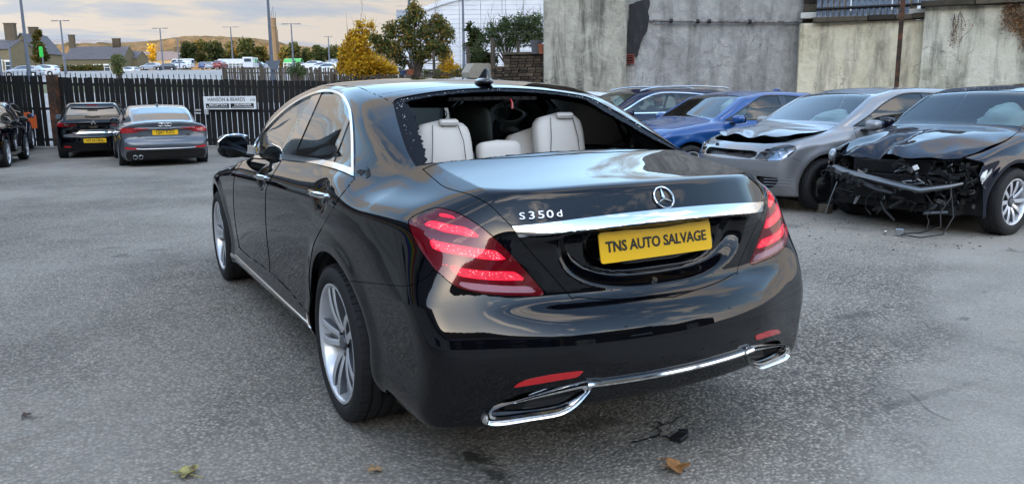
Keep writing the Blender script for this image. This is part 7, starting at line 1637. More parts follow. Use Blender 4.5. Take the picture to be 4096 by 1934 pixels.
# green banner sign, road sign
q = at(108, 152, 120); root = empty('flag_sign', (q[0], q[1], q[2]-2), math.atan2(RH[1], RH[0]), 'small green flag shaped sign in front of the left conifer', 'sign'); b = MB(); b.tube([(0, 0, -2), (0, 0, 3)], .09, 6); b.build('pole', M['lamp_post'], root); b = MB(); b.box((-.1, -.05, 3.2), (.55, .1, 1.5), bev=.04); b.build('panel', mat('green_sign', (.02, .45, .06), .5), root)
q = at(690, 160, 29.8); root = empty('road_sign', tuple(q), math.atan2(RH[1], RH[0]), 'grey back of a triangular road sign on the lamp post', 'sign'); b = MB(); b.prism([(-.30, .10), (.26, .10), (.10, -.22), (-.12, -.22)], .012, 'y', -.1); b.build('plate', M['lamp_post'], root)
# ------------------------------------------------------------------ car park: cars, van, shelters
def flat_paint(n, c): return mat(n, c, .3, coat=1.0)
CP = {'white': flat_paint('park_white', (.60, .63, .67)), 'silver': flat_paint('park_silver', (.32, .36, .42)), 'dark': flat_paint('park_dark', (.02, .025, .04)), 'blue': flat_paint('park_blue', (.05, .10, .25)), 'red': flat_paint('park_red', (.22, .03, .03))}
def far_car(vx, vy, d, yaw, col, label, tall=1.0, long_=1.0):
    global protos
    key = 'p'
    if key not in protos:
        s = HATCH; F, *_ = make_F(s); body = isosurface(F, (-1.02, -.05, .1), (.2, 4.35, 1.56), .075); body, _ = body.split(body.V[:, 0])
        for wy in s['wy']: e = np.sqrt((body.V[:, 1]-wy)**2+(body.V[:, 2]-s['R'])**2)-s['arch']; e = np.where(body.V[:, 0] > -.55, 1., e); _, body = body.split(e)
        P = smooth_poly(s['dlo'], 3); d_ = sdf_poly(P, body.V[:, 1], body.V[:, 2]); d_ = np.where((body.V[:, 0] < -.45) & (body.V[:, 2] > .9), d_, 1.); gl, body = body.split(d_)
        d_ = np.where(body.V[:, 2] > .93, sdf_poly([(-.1, 2.42), (-.1, 3.1), (.66, 3.05), (.56, 2.45)], -body.V[:, 0], body.V[:, 1]), 1.); ws, body = body.split(d_)
        d_ = np.where(body.V[:, 2] > .93, sdf_poly([(-.1, .14), (-.1, .36), (.54, .36), (.6, .16)], -body.V[:, 0], body.V[:, 1]), 1.); rw, body = body.split(d_)
        protos[key] = {}
        for nm_, t_ in (('body_shell', body), ('side_window', gl), ('windscreen', ws), ('rear_window', rw)): t_ = TM.join([t_, t_.mirror()]); protos[key][nm_] = mesh_np(t_.V, t_.T, t_.N)
        b = MB(); b.lathe([(.17, -.10), (.30, -.10), (.315, -.07), (.315, .09)], 18, 'x'); protos[key]['wheel'] = b.mesh(True, 40); b = MB(); b.lathe([(.01, -.085), (.16, -.10), (.18, -.09)], 12, 'x'); protos[key]['hub'] = b.mesh(True)
        for k_ in protos[key].values():
            if not k_.materials: k_.materials.append(M['win_dark'])
        protos[key]['wheel'].materials[0] = M['rubber']; protos[key]['hub'].materials[0] = M['alloy']
        b = MB()
        for sg in (-1, 1): b.box((sg*.72, .06, .85), (.22, .08, .16), bev=.02)
        protos[key]['tail'] = b.mesh(); protos[key]['tail'].materials.append(M['red_lens'])
    pr_ = protos[key]; q = at(vx, vy, d); root = empty('parked_car', tuple(q), R(yaw), label, 'car', 'cars in the car park beyond the fence'); root.scale = (1, long_, tall)
    o = inst('body_shell', pr_['body_shell'], root, (0, 0, 0)); o.material_slots[0].link = 'OBJECT'; o.material_slots[0].material = CP[col]
    for n_ in ('side_window', 'windscreen', 'rear_window'): inst(n_, pr_[n_], root, (0, 0, 0))
    inst('tail_lamps', pr_['tail'], root, (0, 0, 0))
    for sg in (-1, 1):
        for wy in (.80, 3.42): w_ = inst('wheel', pr_['wheel'], root, (sg*.80, wy, .315), 0 if sg < 0 else math.pi); inst('hub', pr_['hub'], w_, (0, 0, 0))
protos = {}
far = [(150, 192, 118, 92, 'white', 'white off-roader side on at the far left of the car park', 1.12, 1.1), (110, 194, 105, 95, 'silver', 'dark glassed silver estate just left of the white off-roader', 1.0, 1.1), (348, 190, 150, 70, 'white', 'white car with dark markings behind the pale bush', 1.1, 1.0),
    (404, 176, 170, 88, 'silver', 'silver car under the small yellow tree', 1, 1), (446, 178, 165, 95, 'dark', 'dark blue low car in front of the white van', 1, 1), (480, 174, 175, 88, 'white', 'white pickup-like car right of the white van', 1.15, 1.2), (508, 172, 190, 10, 'blue', 'blue car between pickup and red-lit car', 1.05, 1), (524, 174, 165, -5, 'silver', 'silver hatchback showing red tail lamps', 1, 1),
    (545, 173, 160, -3, 'red', 'dark red tall car left of the glass shelter', 1.15, 1), (664, 174, 165, 85, 'dark', 'dark hatchback right of the white minibus', 1, 1), (700, 174, 175, 80, 'silver', 'silver car behind the road sign post', 1, 1), (758, 173, 170, 20, 'dark', 'dark car below the green shelter', 1, 1),
    (776, 172, 210, 80, 'dark', 'dark car in the distant row right of the green shelter', 1, 1), (812, 173, 160, 78, 'white', 'white estate at right of the car park', 1.05, 1.1), (838, 178, 140, 75, 'white', 'white saloon nearest the yellow tree', 1, 1.1), (822, 164, 230, 80, 'red', 'red car in the farthest row', 1, 1), (846, 166, 205, 40, 'silver', 'silver tall car in the farthest row beside the yellow tree', 1.2, 1), (858, 184, 120, 70, 'white', 'white car partly behind the yellow tree', 1, 1.1)]
for (vx, vy, d, yaw, col, lab, tl_, ln) in far: far_car(vx, vy, d, yaw-28, col, lab, tl_, ln)
def van(vx, vy, d, yaw, L, H, label, name='white_van'):
    q = at(vx, vy, d); root = empty(name, tuple(q), R(yaw), label, 'van'); b = MB(); b.prism([(0, .35), (L, .35), (L, .95), (L-.5, 1.15), (L-1.2, H), (.1, H), (0, H-.2)], 1.9, 'x', -.95); b.build('body_shell', CP['white'], root)
    b = MB()
    for sg in (-1, 1): b.prism([(L-1.1, 1.2), (L-.65, 1.2), (L-1.2, H-.25), (L-1.9, H-.25), (L-1.9, 1.2)], .02, 'x', sg*.96-.01); b.prism([(L-3.3, 1.25), (L-2.2, 1.25), (L-2.2, H-.3), (L-3.3, H-.3)], .02, 'x', sg*.96-.01)
    b.box((0, -.01, H-.6), (1.3, .04, .6)); b.build('window', M['win_dark'], root)
    for sg in (-1, 1):
        for wy in (.8, L-.9): inst('wheel', protos['p']['wheel'], root, (sg*.82, wy, .315), 0 if sg < 0 else math.pi)
van(486, 172, 185, 62, 5.2, 2.1, 'white panel van side on above the pickup'); van(624, 174, 160, -28, 4.8, 2.3, 'white minibus rear end right of the glass shelter', 'white_minibus')
def shelter(vx0, vx1, vyt, vyb, d, label, roofm, n=7):
    p0, p1 = at(vx0, vyb, d), at(vx1, vyb, d); w = np.linalg.norm((p1-p0)[:2]); h_ = at(vx0, vyt, d)[2]-p0[2]; root = empty('trolley_shelter', tuple(p0), math.atan2(RH[1], RH[0]), label, 'shelter'); b = MB()
    P_ = [(2.4*math.cos(a)*.55+1.2, h_-.9+.9*math.sin(a)) for a in np.linspace(0, math.pi, 9)]; P2 = [(c[0]*.96+.05, c[1]-.07) for c in P_][::-1]; b.prism(P_+P2, w, 'x'); b.build('roof', roofm, root, True, 50)
    for i in range(n+1): b = MB(); b.box((w*i/n, -.1, (h_-.9)/2), (.14, .12, h_-.9)); b.build('post', M['win_frame'], root)
    b = MB(); b.box((w/2, 2.5, (h_-.9)/2), (w, .06, h_-1.0)); b.build('glass_wall', mat('shelter_glass', (.35, .40, .42), .1), root); b = MB(); b.box((w/2, -.1, .6), (w, .06, .10)); b.box((w/2, -.1, h_-.95), (w, .16, .14)); b.build('rail', M['win_frame'], root)
shelter(547, 614, 148, 173, 170, 'long glass trolley shelter with curved white roof', mat('shelter_roof', (.50, .52, .56), .4)); shelter(714, 757, 147, 172, 172, 'small trolley shelter with bright green curved roof edge', mat('shelter_green', (.10, .45, .12), .4), 5)
# hedge, verge
b = MB(); q = at(170, 178, 160); w = 100/2019*160
def leafcloud(n, pts_fn, size, rg_, aspect=.5, droop=0.0, flat=0.0):
    """n leaf quads; numpy"""
    P = pts_fn(n); k = len(P); a = rg_.normal(0, 1, (k, 3)); a[:, 2] = a[:, 2]*(1-flat)-droop*2; a /= np.linalg.norm(a, axis=1)[:, None]; c_ = np.cross(a, rg_.normal(0, 1, (k, 3))); c_ /= np.linalg.norm(c_, axis=1)[:, None]+1e-9
    s_ = size*rg_.uniform(.6, 1.3, (k, 1)); V = np.stack([P, P+a*s_*.5+c_*s_*aspect*.5, P+a*s_, P+a*s_*.5-c_*s_*aspect*.5], 1).reshape(-1, 3); F = np.arange(4*k).reshape(-1, 4); return V, F
def leafmat(name, cols, tr=.35):
    t = nm(name, cols[0], rough=.7, spec=.2); r_ = t.new('ShaderNodeNewGeometry').outputs['Random Per Island']; n_ = t.noise(.9, 4, .6); f = t.math('ADD', t.math('MULTIPLY', r_, .65), t.math('MULTIPLY', n_, .4)); st_ = [(i/(len(cols)-1)*.8+.1, c) for i, c in enumerate(cols)]
    c_ = t.ramp(f, st_); t.set(Base_Color=c_); ob = [n for n in t.N if n.type == 'OUTPUT_MATERIAL'][0]; tl_ = t.new('ShaderNodeBsdfTranslucent'); t.L.new(c_, tl_.inputs[0]); mx = t.new('ShaderNodeMixShader'); mx.inputs[0].default_value = tr; t.L.new(t.b.outputs[0], mx.inputs[1]); t.L.new(tl_.outputs[0], mx.inputs[2]); t.L.new(mx.outputs[0], ob.inputs[0]); return t.m
M['leaf_dark'] = leafmat('dark_green_leaves', [(.018, .028, .010), (.035, .050, .016), (.06, .075, .022), (.10, .10, .03)])
M['leaf_olive'] = leafmat('olive_leaves', [(.025, .035, .012), (.05, .065, .02), (.09, .10, .03), (.16, .12, .03), (.20, .10, .02)])
M['leaf_yellow'] = leafmat('yellow_leaves', [(.25, .14, .015), (.45, .26, .015), (.62, .36, .02), (.70, .46, .04), (.30, .22, .03)], .45)
M['leaf_green'] = leafmat('green_drooping_leaves', [(.035, .06, .02), (.07, .105, .035), (.12, .145, .045), (.26, .19, .05), (.38, .19, .04)], .4)
M['leaf_willow'] = leafmat('willow_leaves', [(.03, .055, .025), (.06, .095, .04), (.11, .15, .065), (.16, .17, .07)], .45)
M['leaf_pale'] = leafmat('pale_green_leaves', [(.05, .08, .03), (.10, .13, .05), (.16, .17, .07), (.2, .19, .1)])
M['bark'] = nm('bark', (.06, .045, .035), rough=.95).m
def far_tree(vx, vyt, vyb, d, wv, m_, label, seed, n=900, name='tree', leaf=.42, conic=False, group=None):
    rg_ = np.random.default_rng(seed); q = at(vx, vyb, d); h_ = at(vx, vyt, d)[2]-q[2]; w = wv/2019*d/2; root = empty(name, tuple(q), 0, label, 'tree', group)
    C_ = []
    for k in range(16 if not conic else 22):
        z = rg_.uniform(.15, .92); rad = (1-z)**.8 if conic else math.sqrt(max(0, 1-((z-.5)/.5)**2))*.75+.1; a = rg_.uniform(0, 6.3); C_.append((math.cos(a)*w*rad*rg_.uniform(.2, .75), math.sin(a)*w*rad*.7, z*h_, (w*.42 if not conic else w*.38*(1.2-z))*rg_.uniform(.7, 1.2)))
    C_ = np.array(C_)
    def pf(n_):
        i = rg_.integers(len(C_), size=n_); v = rg_.normal(0, 1, (n_, 3)); v /= np.linalg.norm(v, axis=1)[:, None]; r_ = rg_.uniform(.35, 1.0, (n_, 1))**.5; return C_[i, :3]+v*r_*C_[i, 3:4]*np.array([1, 1, .9])
    V, F = leafcloud(n, pf, leaf, rg_, .7); link('crown', mesh_np(V, F, smooth=False), m_, root)
    b = MB(); b.tube([(0, 0, -1.5), (0, 0, h_*.35), (w*.1, 0, h_*.8)], [.22, .16, .04], 6)
    for k in range(5): c_ = C_[k]; b.tube([(0, 0, h_*.25), (c_[0]*.6, c_[1]*.6, (c_[2]+h_*.25)/2), tuple(c_[:3])], [.10, .07, .02], 4)
    b.build('trunk', M['bark'], root, True)
k = 0
for (vx, vt, w, d, mm, nn2, lab) in [(478, 98, 56, 215, 'leaf_dark', 1500, 'broad dark green tree at the left end of the tree row'), (510, 104, 52, 222, 'leaf_olive', 1300, 'olive tree second in the row behind the car park'), (545, 100, 54, 212, 'leaf_dark', 1500, 'dark rounded tree above the red-lit car'), (584, 108, 50, 224, 'leaf_olive', 1200, 'olive tree behind the glass shelter'), (622, 98, 56, 214, 'leaf_dark', 1500, 'tall dark tree above the white minibus'), (658, 110, 48, 222, 'leaf_olive', 1200, 'autumn tinted tree left of the mill chimney'),
    (716, 118, 36, 226, 'leaf_olive', 800, 'small tree just right of the mill chimney'), (742, 106, 30, 218, 'leaf_dark', 800, 'pointed green tree behind the green shelter'), (775, 122, 40, 224, 'leaf_dark', 900, 'low dark tree in the middle distance'), (806, 112, 40, 216, 'leaf_dark', 1000, 'dark tree left of the distant lamp post'), (840, 116, 44, 222, 'leaf_dark', 1000, 'dark tree behind the yellow tree edge')]:
    far_tree(vx, vt, 170, d, w, M[mm], lab, 40+k, nn2, leaf=.75, group='row of trees behind the car park'); k += 1
far_tree(104, 74, 168, 165, 60, M['leaf_olive'], 'bushy conifer with bent tip in front of the left houses', 60, 2600, 'conifer_tree', .55, True)
far_tree(383, 112, 158, 270, 24, M['leaf_yellow'], 'small bright yellow tree in the distance', 61, 500, 'tree', .7)
far_tree(340, 118, 150, 330, 36, M['leaf_olive'], 'bare brown treetop behind the terrace roof', 66, 220, 'tree', .5)
far_tree(300, 138, 194, 75, 44, M['leaf_pale'], 'pale wispy bush left of the car with markings', 62, 900, 'bush', .22)
far_tree(745, 160, 196, 37, 56, M['leaf_willow'], 'round leaved bush spilling over the brown fence', 63, 900, 'bush', .10)
for j, (vx, w, lab) in enumerate(((190, 60, 'clipped hedge in front of the terrace'), (232, 50, 'second clipped hedge right of the lamp post'))):
    rg_ = np.random.default_rng(70+j); q = at(vx, 183, 150); ww = w/2019*150; V, F = leafcloud(1200, lambda n_: np.stack([rg_.uniform(-ww/2, ww/2, n_), rg_.uniform(-1, 1, n_), rg_.uniform(0, 1.3, n_)], 1), .3, rg_, .8); o = link('hedge', mesh_np(V, F, smooth=False), M['leaf_olive']); o.location = q; o.rotation_euler[2] = math.atan2(RH[1], RH[0]); tag(o, lab, 'hedge')
# ---- near trees in the garden
def near_tree(vx, vyb, vyt, d, blobs, m_, label, seed, n, leaf, aspect, droop, name, stems=6, bare=0, cat='tree'):
    """blobs: (survey x, survey y, radius in survey px, depth offset) the crown is built from"""
    rg_ = np.random.default_rng(seed); q = at(vx, vyb, d); root = empty(name, tuple(q), 0, label, cat); C_ = []; Q = Vector(q)
    for (bx, by, br_, dz) in blobs: c_ = at(bx, by, d+dz)-q; C_.append((*c_, br_/2019*(d+dz)*.86))
    C_ = np.array(C_); wts = C_[:, 3]**2; wts /= wts.sum(); b = MB(); tips = []
    for i, c_ in enumerate(C_):
        m1 = Vector((c_[0]*.25, c_[1]*.25, c_[2]*.45)); e = Vector(c_[:3]); base = Vector((rg_.normal(0, .04), rg_.normal(0, .04), -.3)); b.tube([base, m1, m1.lerp(e, .55)+Vector(rg_.normal(0, .04, 3)), e], [.035, .025, .015, .006], 6)
        for k_ in range(4): t_ = e+Vector(rg_.normal(0, 1, 3))*c_[3]*.8; b.tube([m1.lerp(e, .6), (e+t_)/2+Vector(rg_.normal(0, .03, 3)), t_], [.010, .006, .003], 4); tips.append((m1.lerp(e, .6), t_))
    for k_ in range(bare):
        c_ = C_[rg_.integers(len(C_))]; s_ = Vector(c_[:3]); t_ = s_+Vector((rg_.normal(0, .14), rg_.normal(0, .1), rg_.uniform(.45, 1.0))); b.tube([s_, s_.lerp(t_, .5)+Vector(rg_.normal(0, .03, 3)), t_], [.008, .005, .002], 4)
        for j_ in range(3): a_ = s_.lerp(t_, rg_.uniform(.2, .8)); b.tube([a_, a_+Vector((rg_.normal(0, .1), rg_.normal(0, .05), rg_.uniform(.1, .3)))], [.004, .0015], 3)
    b.build('trunk', M['bark'], root, True)
    def pf(n_):
        i = rg_.choice(len(C_), size=n_, p=wts); v = rg_.normal(0, 1, (n_, 3)); v /= np.linalg.norm(v, axis=1)[:, None]; r_ = rg_.uniform(0, 1.0, (n_, 1))**.45; P = C_[i, :3]+v*r_*C_[i, 3:4]; cl = np.round(P/.16)*.16+rg_.normal(0, .045, P.shape); return cl*.65+P*.35
    V, F = leafcloud(n, pf, leaf, rg_, aspect, droop); link('crown', mesh_np(V, F, smooth=False), m_, root)
near_tree(905, 192, 70, 29.5, [(905, 62, 11, 0), (932, 66, 12, .1), (918, 84, 16, 0), (876, 104, 14, .1), (905, 120, 36, 0), (880, 150, 32, .2), (930, 160, 36, 0), (900, 172, 36, -.2), (960, 172, 30, .1), (865, 125, 16, 0), (890, 88, 18, .2), (985, 178, 18, 0), (862, 168, 20, 0), (1120, 150, 22, 1.2), (1140, 178, 24, 1.2), (1115, 178, 20, 1.0), (940, 95, 14, .4)], M['leaf_yellow'], 'bright yellow autumn shrub left of the big green tree', 80, 8000, .10, .75, .1, 'autumn_shrub', bare=22, cat='shrub')
near_tree(1046, 190, 10, 27.0, [(1046, 35, 26, 0), (1020, 60, 26, .1), (985, 75, 26, 0), (960, 110, 28, .1), (990, 125, 28, -.1), (1030, 95, 32, 0), (1075, 75, 30, 0), (1110, 62, 24, .1), (1125, 85, 24, 0), (1090, 115, 30, -.1), (1055, 135, 26, 0), (1120, 125, 18, 0), (940, 92, 14, 0), (1010, 150, 18, .2), (1040, 12, 14, 0), (1095, 45, 16, 0)], M['leaf_green'], 'tall green and russet tree with long drooping leaves', 81, 8000, .14, .34, .55, 'drooping_tree', bare=14)
near_tree(1270, 140, 30, 25.5, [(1240, 80, 26, 0), (1275, 65, 28, 0), (1310, 60, 28, .1), (1345, 55, 26, 0), (1330, 90, 30, 0), (1290, 100, 26, 0), (1255, 110, 20, 0), (1358, 90, 22, 0), (1215, 100, 16, 0), (1200, 130, 18, 0)], M['leaf_willow'], 'feathery willow-like bush above the brick wall', 82, 7500, .13, .20, .25, 'willowy_bush', bare=16, cat='bush')
near_tree(1195, 190, 80, 26.5, [(1195, 90, 18, 0), (1190, 120, 22, 0), (1210, 145, 22, 0), (1235, 150, 18, 0), (1190, 160, 16, 0), (1180, 70, 10, 0)], M['leaf_dark'], 'dark leafy shrub between the lamp post and the brick wall', 83, 5200, .10, .5, .1, 'dark_shrub', cat='shrub')
near_tree(1150, 192, 160, 24.8, [(1160, 180, 14, 0), (1145, 186, 12, 0), (1175, 184, 12, 0), (1100, 186, 14, .5), (1070, 184, 12, .6)], M['leaf_pale'], 'low green plants at the foot of the timber posts', 84, 1200, .05, .5, 0, 'garden_plant', cat='plant')
# ------------------------------------------------------------------ white arched hall behind the trees
dH = 115; p0, p1 = at(1000, 230, dH), at(1900, 230, dH); w = np.linalg.norm((p1-p0)[:2]); zb = at(1200, 190, dH)[2]-1; root = empty('white_hall', (p0[0], p0[1], zb), math.atan2(RH[1], RH[0]), 'huge white panelled hall with curved roof behind the garden trees', 'hall')
arc = lambda f: at(1250, 0, dH)[2]-zb+.7-(abs(f-.31)/.31)**2.2*(4.0 if f < .31 else 2.2)
t = nm('white_cladding', (.62, .65, .70), rough=.45); M['cladding'] = t.m; nn_ = t.noise(.3, 4); t.set(Base_Color=t.ramp(nn_, [(.3, (.50, .53, .58)), (.7, (.60, .62, .66))])); np_ = 17
M['seam'] = mat('cladding_seam', (.30, .33, .38), .6)
for i in range(np_):
    f0, f1 = i/np_, (i+1)/np_; b = MB(); b.prism([(w*f0+.03, 0), (w*f1-.03, 0), (w*f1-.03, arc(f1)), (w*(f0+f1)/2, arc((f0+f1)/2)+.0), (w*f0+.03, arc(f0))], .25, 'y')
    b.build('cladding_panel', M['cladding'], root)
b = MB()
for j in range(24): z = .6+j*.62; b.box((w/2, -.012, z), (w, .05, .035))
tag(b.build('panel_joint', M['seam'], root), kind='stuff')
P_ = [(w*f, arc(f)) for f in np.linspace(0, 1, 40)]; b = MB(); b.prism([(x, z+.5) for x, z in P_]+[(x, z-.1) for x, z in P_[::-1]], 30, 'y', -.3); b.build('roof_edge', M['cladding'], root); b = MB(); b.box((w/2, .4, 5), (w-.3, .3, 10)); b.build('backing', M['seam'], root)
# ------------------------------------------------------------------ the sides of the yard behind the photographer
M['side_wall'] = wallmat('yard_side_wall', [(.40, .38, .32), (.50, .48, .42), (.58, .56, .50), (.64, .62, .57)], .15, 17.0)
root = empty('side_workshop', (-5.6, -8, -.1), 0, 'low pale workshop with gabled dark roof along the left side of the yard', 'workshop'); b = MB(); b.box((-3, 26, 1.4), (6, 52, 2.8)); b.build('wall', M['side_wall'], root)
t = nm('corrugated_roof', (.03, .028, .026), rough=.6); M['corr'] = t.m
for i, (y0, L_, hr_) in enumerate(((0, 9.5, 3.0), (9.7, 10, 4.2), (19.9, 12, 3.4), (32, 10, 5.0), (42.2, 9.5, 3.4))):
    b = MB(); n_ = int(L_/.28)
    for k in range(n_): 
        ya, yb = y0+L_*k/n_, y0+L_*(k+.55)/n_; b.add([(.4, ya, 2.78), (.4, yb, 2.78), (-3, yb, 2.8+hr_), (-3, ya, 2.8+hr_), (-6.4, ya, 2.78), (-6.4, yb, 2.78)], [(0, 1, 2, 3), (3, 2, 5, 4)])
    b.add([(.4, y0, 2.75), (.4, y0+L_, 2.75), (-3, y0+L_, 2.76+hr_), (-3, y0, 2.76+hr_), (-6.4, y0, 2.75), (-6.4, y0+L_, 2.75)], [(0, 1, 2, 3), (3, 2, 5, 4), (0, 3, 4), (1, 5, 2)]); b.build('roof', M['corr'], root)
for k, c_ in enumerate(((.45, .03, .03), (.60, .22, .02), (.62, .50, .04), (.04, .30, .06), (.04, .10, .42), (.20, .06, .34))):
    b = MB(); b.box((.012, 30, 2.30-.085*k), (.02, 40, .085)); b.build('painted_band', mat('band_%d' % k if False else 'painted_band', c_, .7), root)
for y_ in (4, 12.5, 21): b = MB(); b.box((.03, y_, 1.15), (.06, 1.4, .9)); b.build('window', M['win_dark'], root)
root = empty('mill_building', (-48, -24, -.2), 0, 'tall dark stone mill closing the yard behind the photographer', 'mill'); b = MB(); b.box((22, -4, 3.2), (44, 8, 6.4)); b.build('wall', M['dark_stone'], root); b = MB(); b.prism([(0, 6.4), (-8, 6.4), (-4, 8.6)], 44, 'x'); b.build('roof', M['slate'], root)
for i in range(14):
    for z_ in (1.9, 4.6): b = MB(); b.box((2+i*3.1, .02, z_), (1.2, .1, 1.7)); b.build('window', M['win_dark'], root)
root = empty('rear_workshop', (-2, -20, -.2), 0, 'gabled dark workshop behind the photographer to the right', 'workshop'); b = MB(); b.box((13, -4, 2.2), (26, 8, 4.4)); b.build('wall', M['side_wall'] if False else M['dark_stone'], root)
for i, (x0, w_, h_) in enumerate(((0, 8, 3.0), (8, 10, 3.6), (18, 8, 2.6))): b = MB(); b.prism([(x0, 4.4), (x0+w_, 4.4), (x0+w_/2, 4.4+h_)], 8, 'y', -8); b.build('roof', M['corr'], root)
b = MB(); b.box((11, .03, 2.2), (3.0, .06, .6)); b.build('sign_board', M['sign_white'], root)
for x in (4, 20): b = MB(); b.box((x, .03, 1.5), (2.6, .08, 2.8)); b.build('shutter', M['render_d'], root)
# ------------------------------------------------------------------ small things on the ground
t = wood('plank', (.05, .04, .03), (.13, .10, .07), (.24, .20, .15)); q0, q1 = onz(1940, 508, .03), onz(2070, 528, .03); b = MB(); Lp = np.linalg.norm(q1-q0); b.box((0, 0, .05), (Lp+.5, .09, .10), bev=.004); o = b.build('timber_beam', t); o.location = ((q0[0]+q1[0])/2+.0, (q0[1]+q1[1])/2+.15, 0.002); o.rotation_euler[2] = math.atan2(q1[1]-q0[1], q1[0]-q0[0]); tag(o, 'wooden beam lying on the ground before the grey crashed hatchback', 'beam')
def leaf(vx, vy, s_, m_, label, seed, curl=.5):
    rg_ = np.random.default_rng(seed); q = onz(vx, vy, 0); N_ = 30; V = [(0, 0, .012)]; 
    for i in range(N_):
        a = 2*math.pi*i/N_; lob = .55+.45*abs(math.cos(2.5*(a-math.pi/2)))**.7+rg_.uniform(-.07, .07); r_ = s_*lob*(1.15 if math.sin(a) > 0 else .8); V.append((r_*math.cos(a), r_*math.sin(a), .012+curl*s_*abs(math.cos(a*1.5+seed))*lob*.9))
    F = [(0, i+1, (i+1) % N_+1) for i in range(N_)]; Vb = [(v[0], v[1], v[2]-.0015) for v in V]; F2 = [(N_+1, N_+1+(i+1) % N_+1, N_+1+i+1) for i in range(N_)]
    b = MB(); b.add(V+Vb, F+F2+[(i+1, N_+2+i, N_+2+(i+1) % N_, (i+1) % N_+1) for i in range(N_)]); b.tube([(0, 0, .012), (s_*.3, -s_*1.1, .02), (s_*.9, -s_*1.5, .008)], .0025, 5); o = b.build('fallen_leaf', m_, None, False); o.location = q; o.rotation_euler[2] = seed*1.3; tag(o, label, 'leaf')
def dryleaf(name, c0, c1): t = nm(name, c0, rough=.7); n_ = t.noise(40, 5, .6); t.set(Base_Color=t.ramp(n_, [(.35, c0), (.65, c1)]), Normal=t.bump(t.voro(70, 'DISTANCE_TO_EDGE'), .4, .003)); return t.m
leaf(1697, 1180, .052, dryleaf('orange_leaf', (.20, .09, .025), (.34, .17, .06)), 'big curled orange brown maple leaf at bottom centre', 2); leaf(470, 1197, .045, dryleaf('yellow_leaf', (.10, .07, .03), (.42, .38, .14)), 'yellow and brown leaf at the bottom left', 5); leaf(943, 1186, .025, dryleaf('tan_leaf', (.25, .15, .07), (.40, .27, .14)), 'small tan leaf on the ground under the rear wheel', 7); leaf(66, 1052 if False else 1050, .022, dryleaf('dull_leaf', (.05, .035, .025), (.10, .06, .05)), 'small dark leaf at the far left of the tarmac', 9)
rg_ = np.random.default_rng(77); M['debris'] = mat('plastic_debris', (.012, .012, .013), .5); M['pale_debris'] = mat('pale_debris', (.45, .45, .43), .6)
b = MB(); b.box((0, 0, .012), (.07, .05, .022), .4, bev=.003); b.box((.04, .02, .02), (.03, .04, .015), .9, bev=.003); o = b.build('plastic_fragment', M['debris']); o.location = onz(1708, 1105, 0); tag(o, 'small black plastic fragment beside the branching crack', 'fragment')
b = MB(); V = []; F = []
for i in range(110):
    vx, vy = (rg_.uniform(2000, 2560), rg_.uniform(548, 640)) if i < 120 else (rg_.uniform(60, 2500), rg_.uniform(600, 1200)); q = onz(vx, vy, 0)
    if -1 < q[0] < 1 and 0 < q[1] < 5.3: continue
    s_ = rg_.uniform(.004, .02); b.cur = 0 if rg_.uniform() < .75 else 1; b.box((q[0], q[1], s_*.2), (s_, s_*.7, s_*.35), rg_.uniform(0, 3))
o = b.build('scattered_debris', [M['debris'], M['pale_debris']]); tag(o, 'tiny plastic and glass crumbs scattered over the tarmac', 'debris', kind='stuff')
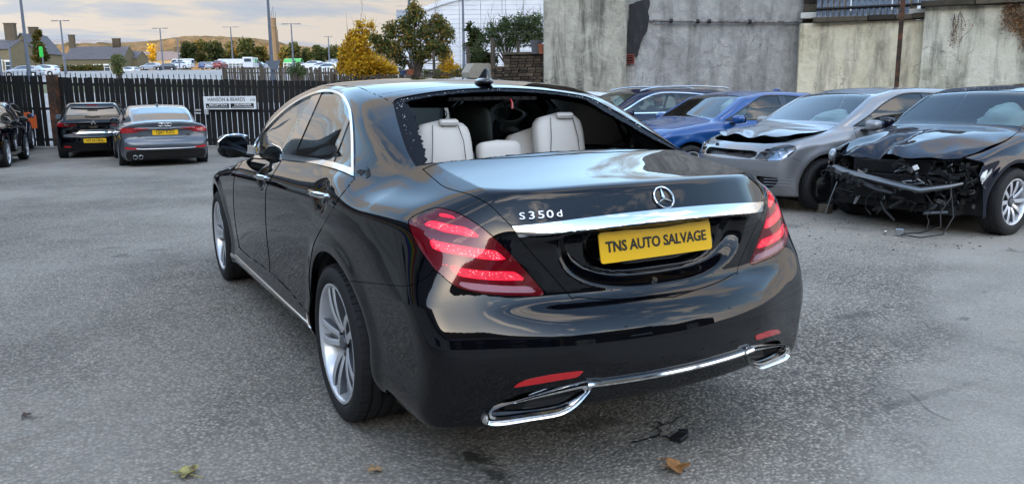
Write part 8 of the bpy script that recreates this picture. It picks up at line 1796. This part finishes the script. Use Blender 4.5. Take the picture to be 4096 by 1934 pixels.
# filled crack and dark stains: thin tar sheets a few millimetres up
def stain(pts, name, m_, label, h=.004, jag=.012, seed=0, kind=None):
    rg2 = np.random.default_rng(seed); P = smooth_poly([onz(*p)[:2] for p in pts], 5); P = P+rg2.normal(0, jag, P.shape); b = MB(); b.add([(x, y, h) for x, y in P], [tuple(range(len(P)))]); o = b.build(name, m_); tag(o, label, 'stain')
t = nm('tar_fill', (.012, .012, .013), rough=.6); n_ = t.noise(60, 4, .7); t.set(Normal=t.bump(n_, .6, .004)); M['tar_fill'] = t.m
def crack(line, wv, seed):
    rg2 = np.random.default_rng(seed); L_ = [onz(*p) for p in smooth_poly(line, 6, closed=False)]; n2_ = len(L_); V = []; 
    for i, p in enumerate(L_):
        d_ = L_[min(i+1, n2_-1)]-L_[max(i-1, 0)]; d_ /= np.linalg.norm(d_)+1e-9; nn3 = np.array([-d_[1], d_[0], 0]); a_ = wv*rg2.uniform(.3, 1.2)*(1 if 0 < i < n2_-1 else .2); V += [tuple(p+nn3*a_+[0, 0, .004]), tuple(p-nn3*a_*rg2.uniform(.4, 1.2)+[0, 0, .004])]
    return V, [(2*i, 2*i+1, 2*i+3, 2*i+2) for i in range(n2_-1)]
root = empty('filled_crack', tuple(onz(1655, 1090, 0)), 0, 'black branching crack in the tarmac below the saloon rear bumper', 'crack'); off = np.array(root.location)
for k_, (ln, w_) in enumerate((([(1582, 1113), (1615, 1108), (1640, 1100), (1660, 1096)], .007), ([(1660, 1096), (1680, 1100), (1700, 1106), (1712, 1110)], .008), ([(1655, 1096), (1662, 1085), (1652, 1076), (1664, 1068), (1655, 1060)], .006), ([(1664, 1070), (1690, 1062), (1705, 1052), (1722, 1045)], .005), ([(1652, 1076), (1632, 1070), (1622, 1064)], .003))):
    V, F = crack(ln, w_, k_); b = MB(); b.add([tuple(np.array(v)-off) for v in V], F); b.build('branch', M['tar_fill'], root)
for k_, (ln, w_, lab) in enumerate((([(2185, 940), (2225, 968), (2290, 990), (2335, 1032), (2400, 1062)], .0022, 'thin broken crack in the smoother tarmac at lower right'),)):
    V, F = crack(ln, w_, 20+k_); b = MB(); b.add(V, F); o = b.build('tarmac_crack', M['tar_fill']); tag(o, lab, 'crack')

# unseen ridge added to keep the sun off the yard and car park
def added_shade_ridge():
    V = []; na, nr = 60, 12; rg2 = np.random.default_rng(15)
    for i in range(na+1):
        az = R(150+120*i/na); top = 238+8*math.sin(i*.35)+5*math.sin(i*1.1+2)
        for j in range(nr+1):
            t_ = j/nr; d = 260+460*t_; V.append((math.sin(az)*d, math.cos(az)*d, -2+top*math.sin(t_*math.pi/2)**1.2+rg2.normal(0, 1.2)*t_))
        d = 1000; V.append((math.sin(az)*d, math.cos(az)*d, 0))
    n2 = nr+2; i, j = np.meshgrid(np.arange(na), np.arange(n2-1), indexing='ij'); a = (i*n2+j).ravel(); F = np.stack([a, a+1, a+n2+1, a+n2], 1)
    o = link('added_shade_ridge', mesh_np(V, F), bpy.data.materials['hills']); tag(o, kind='structure')
added_shade_ridge()
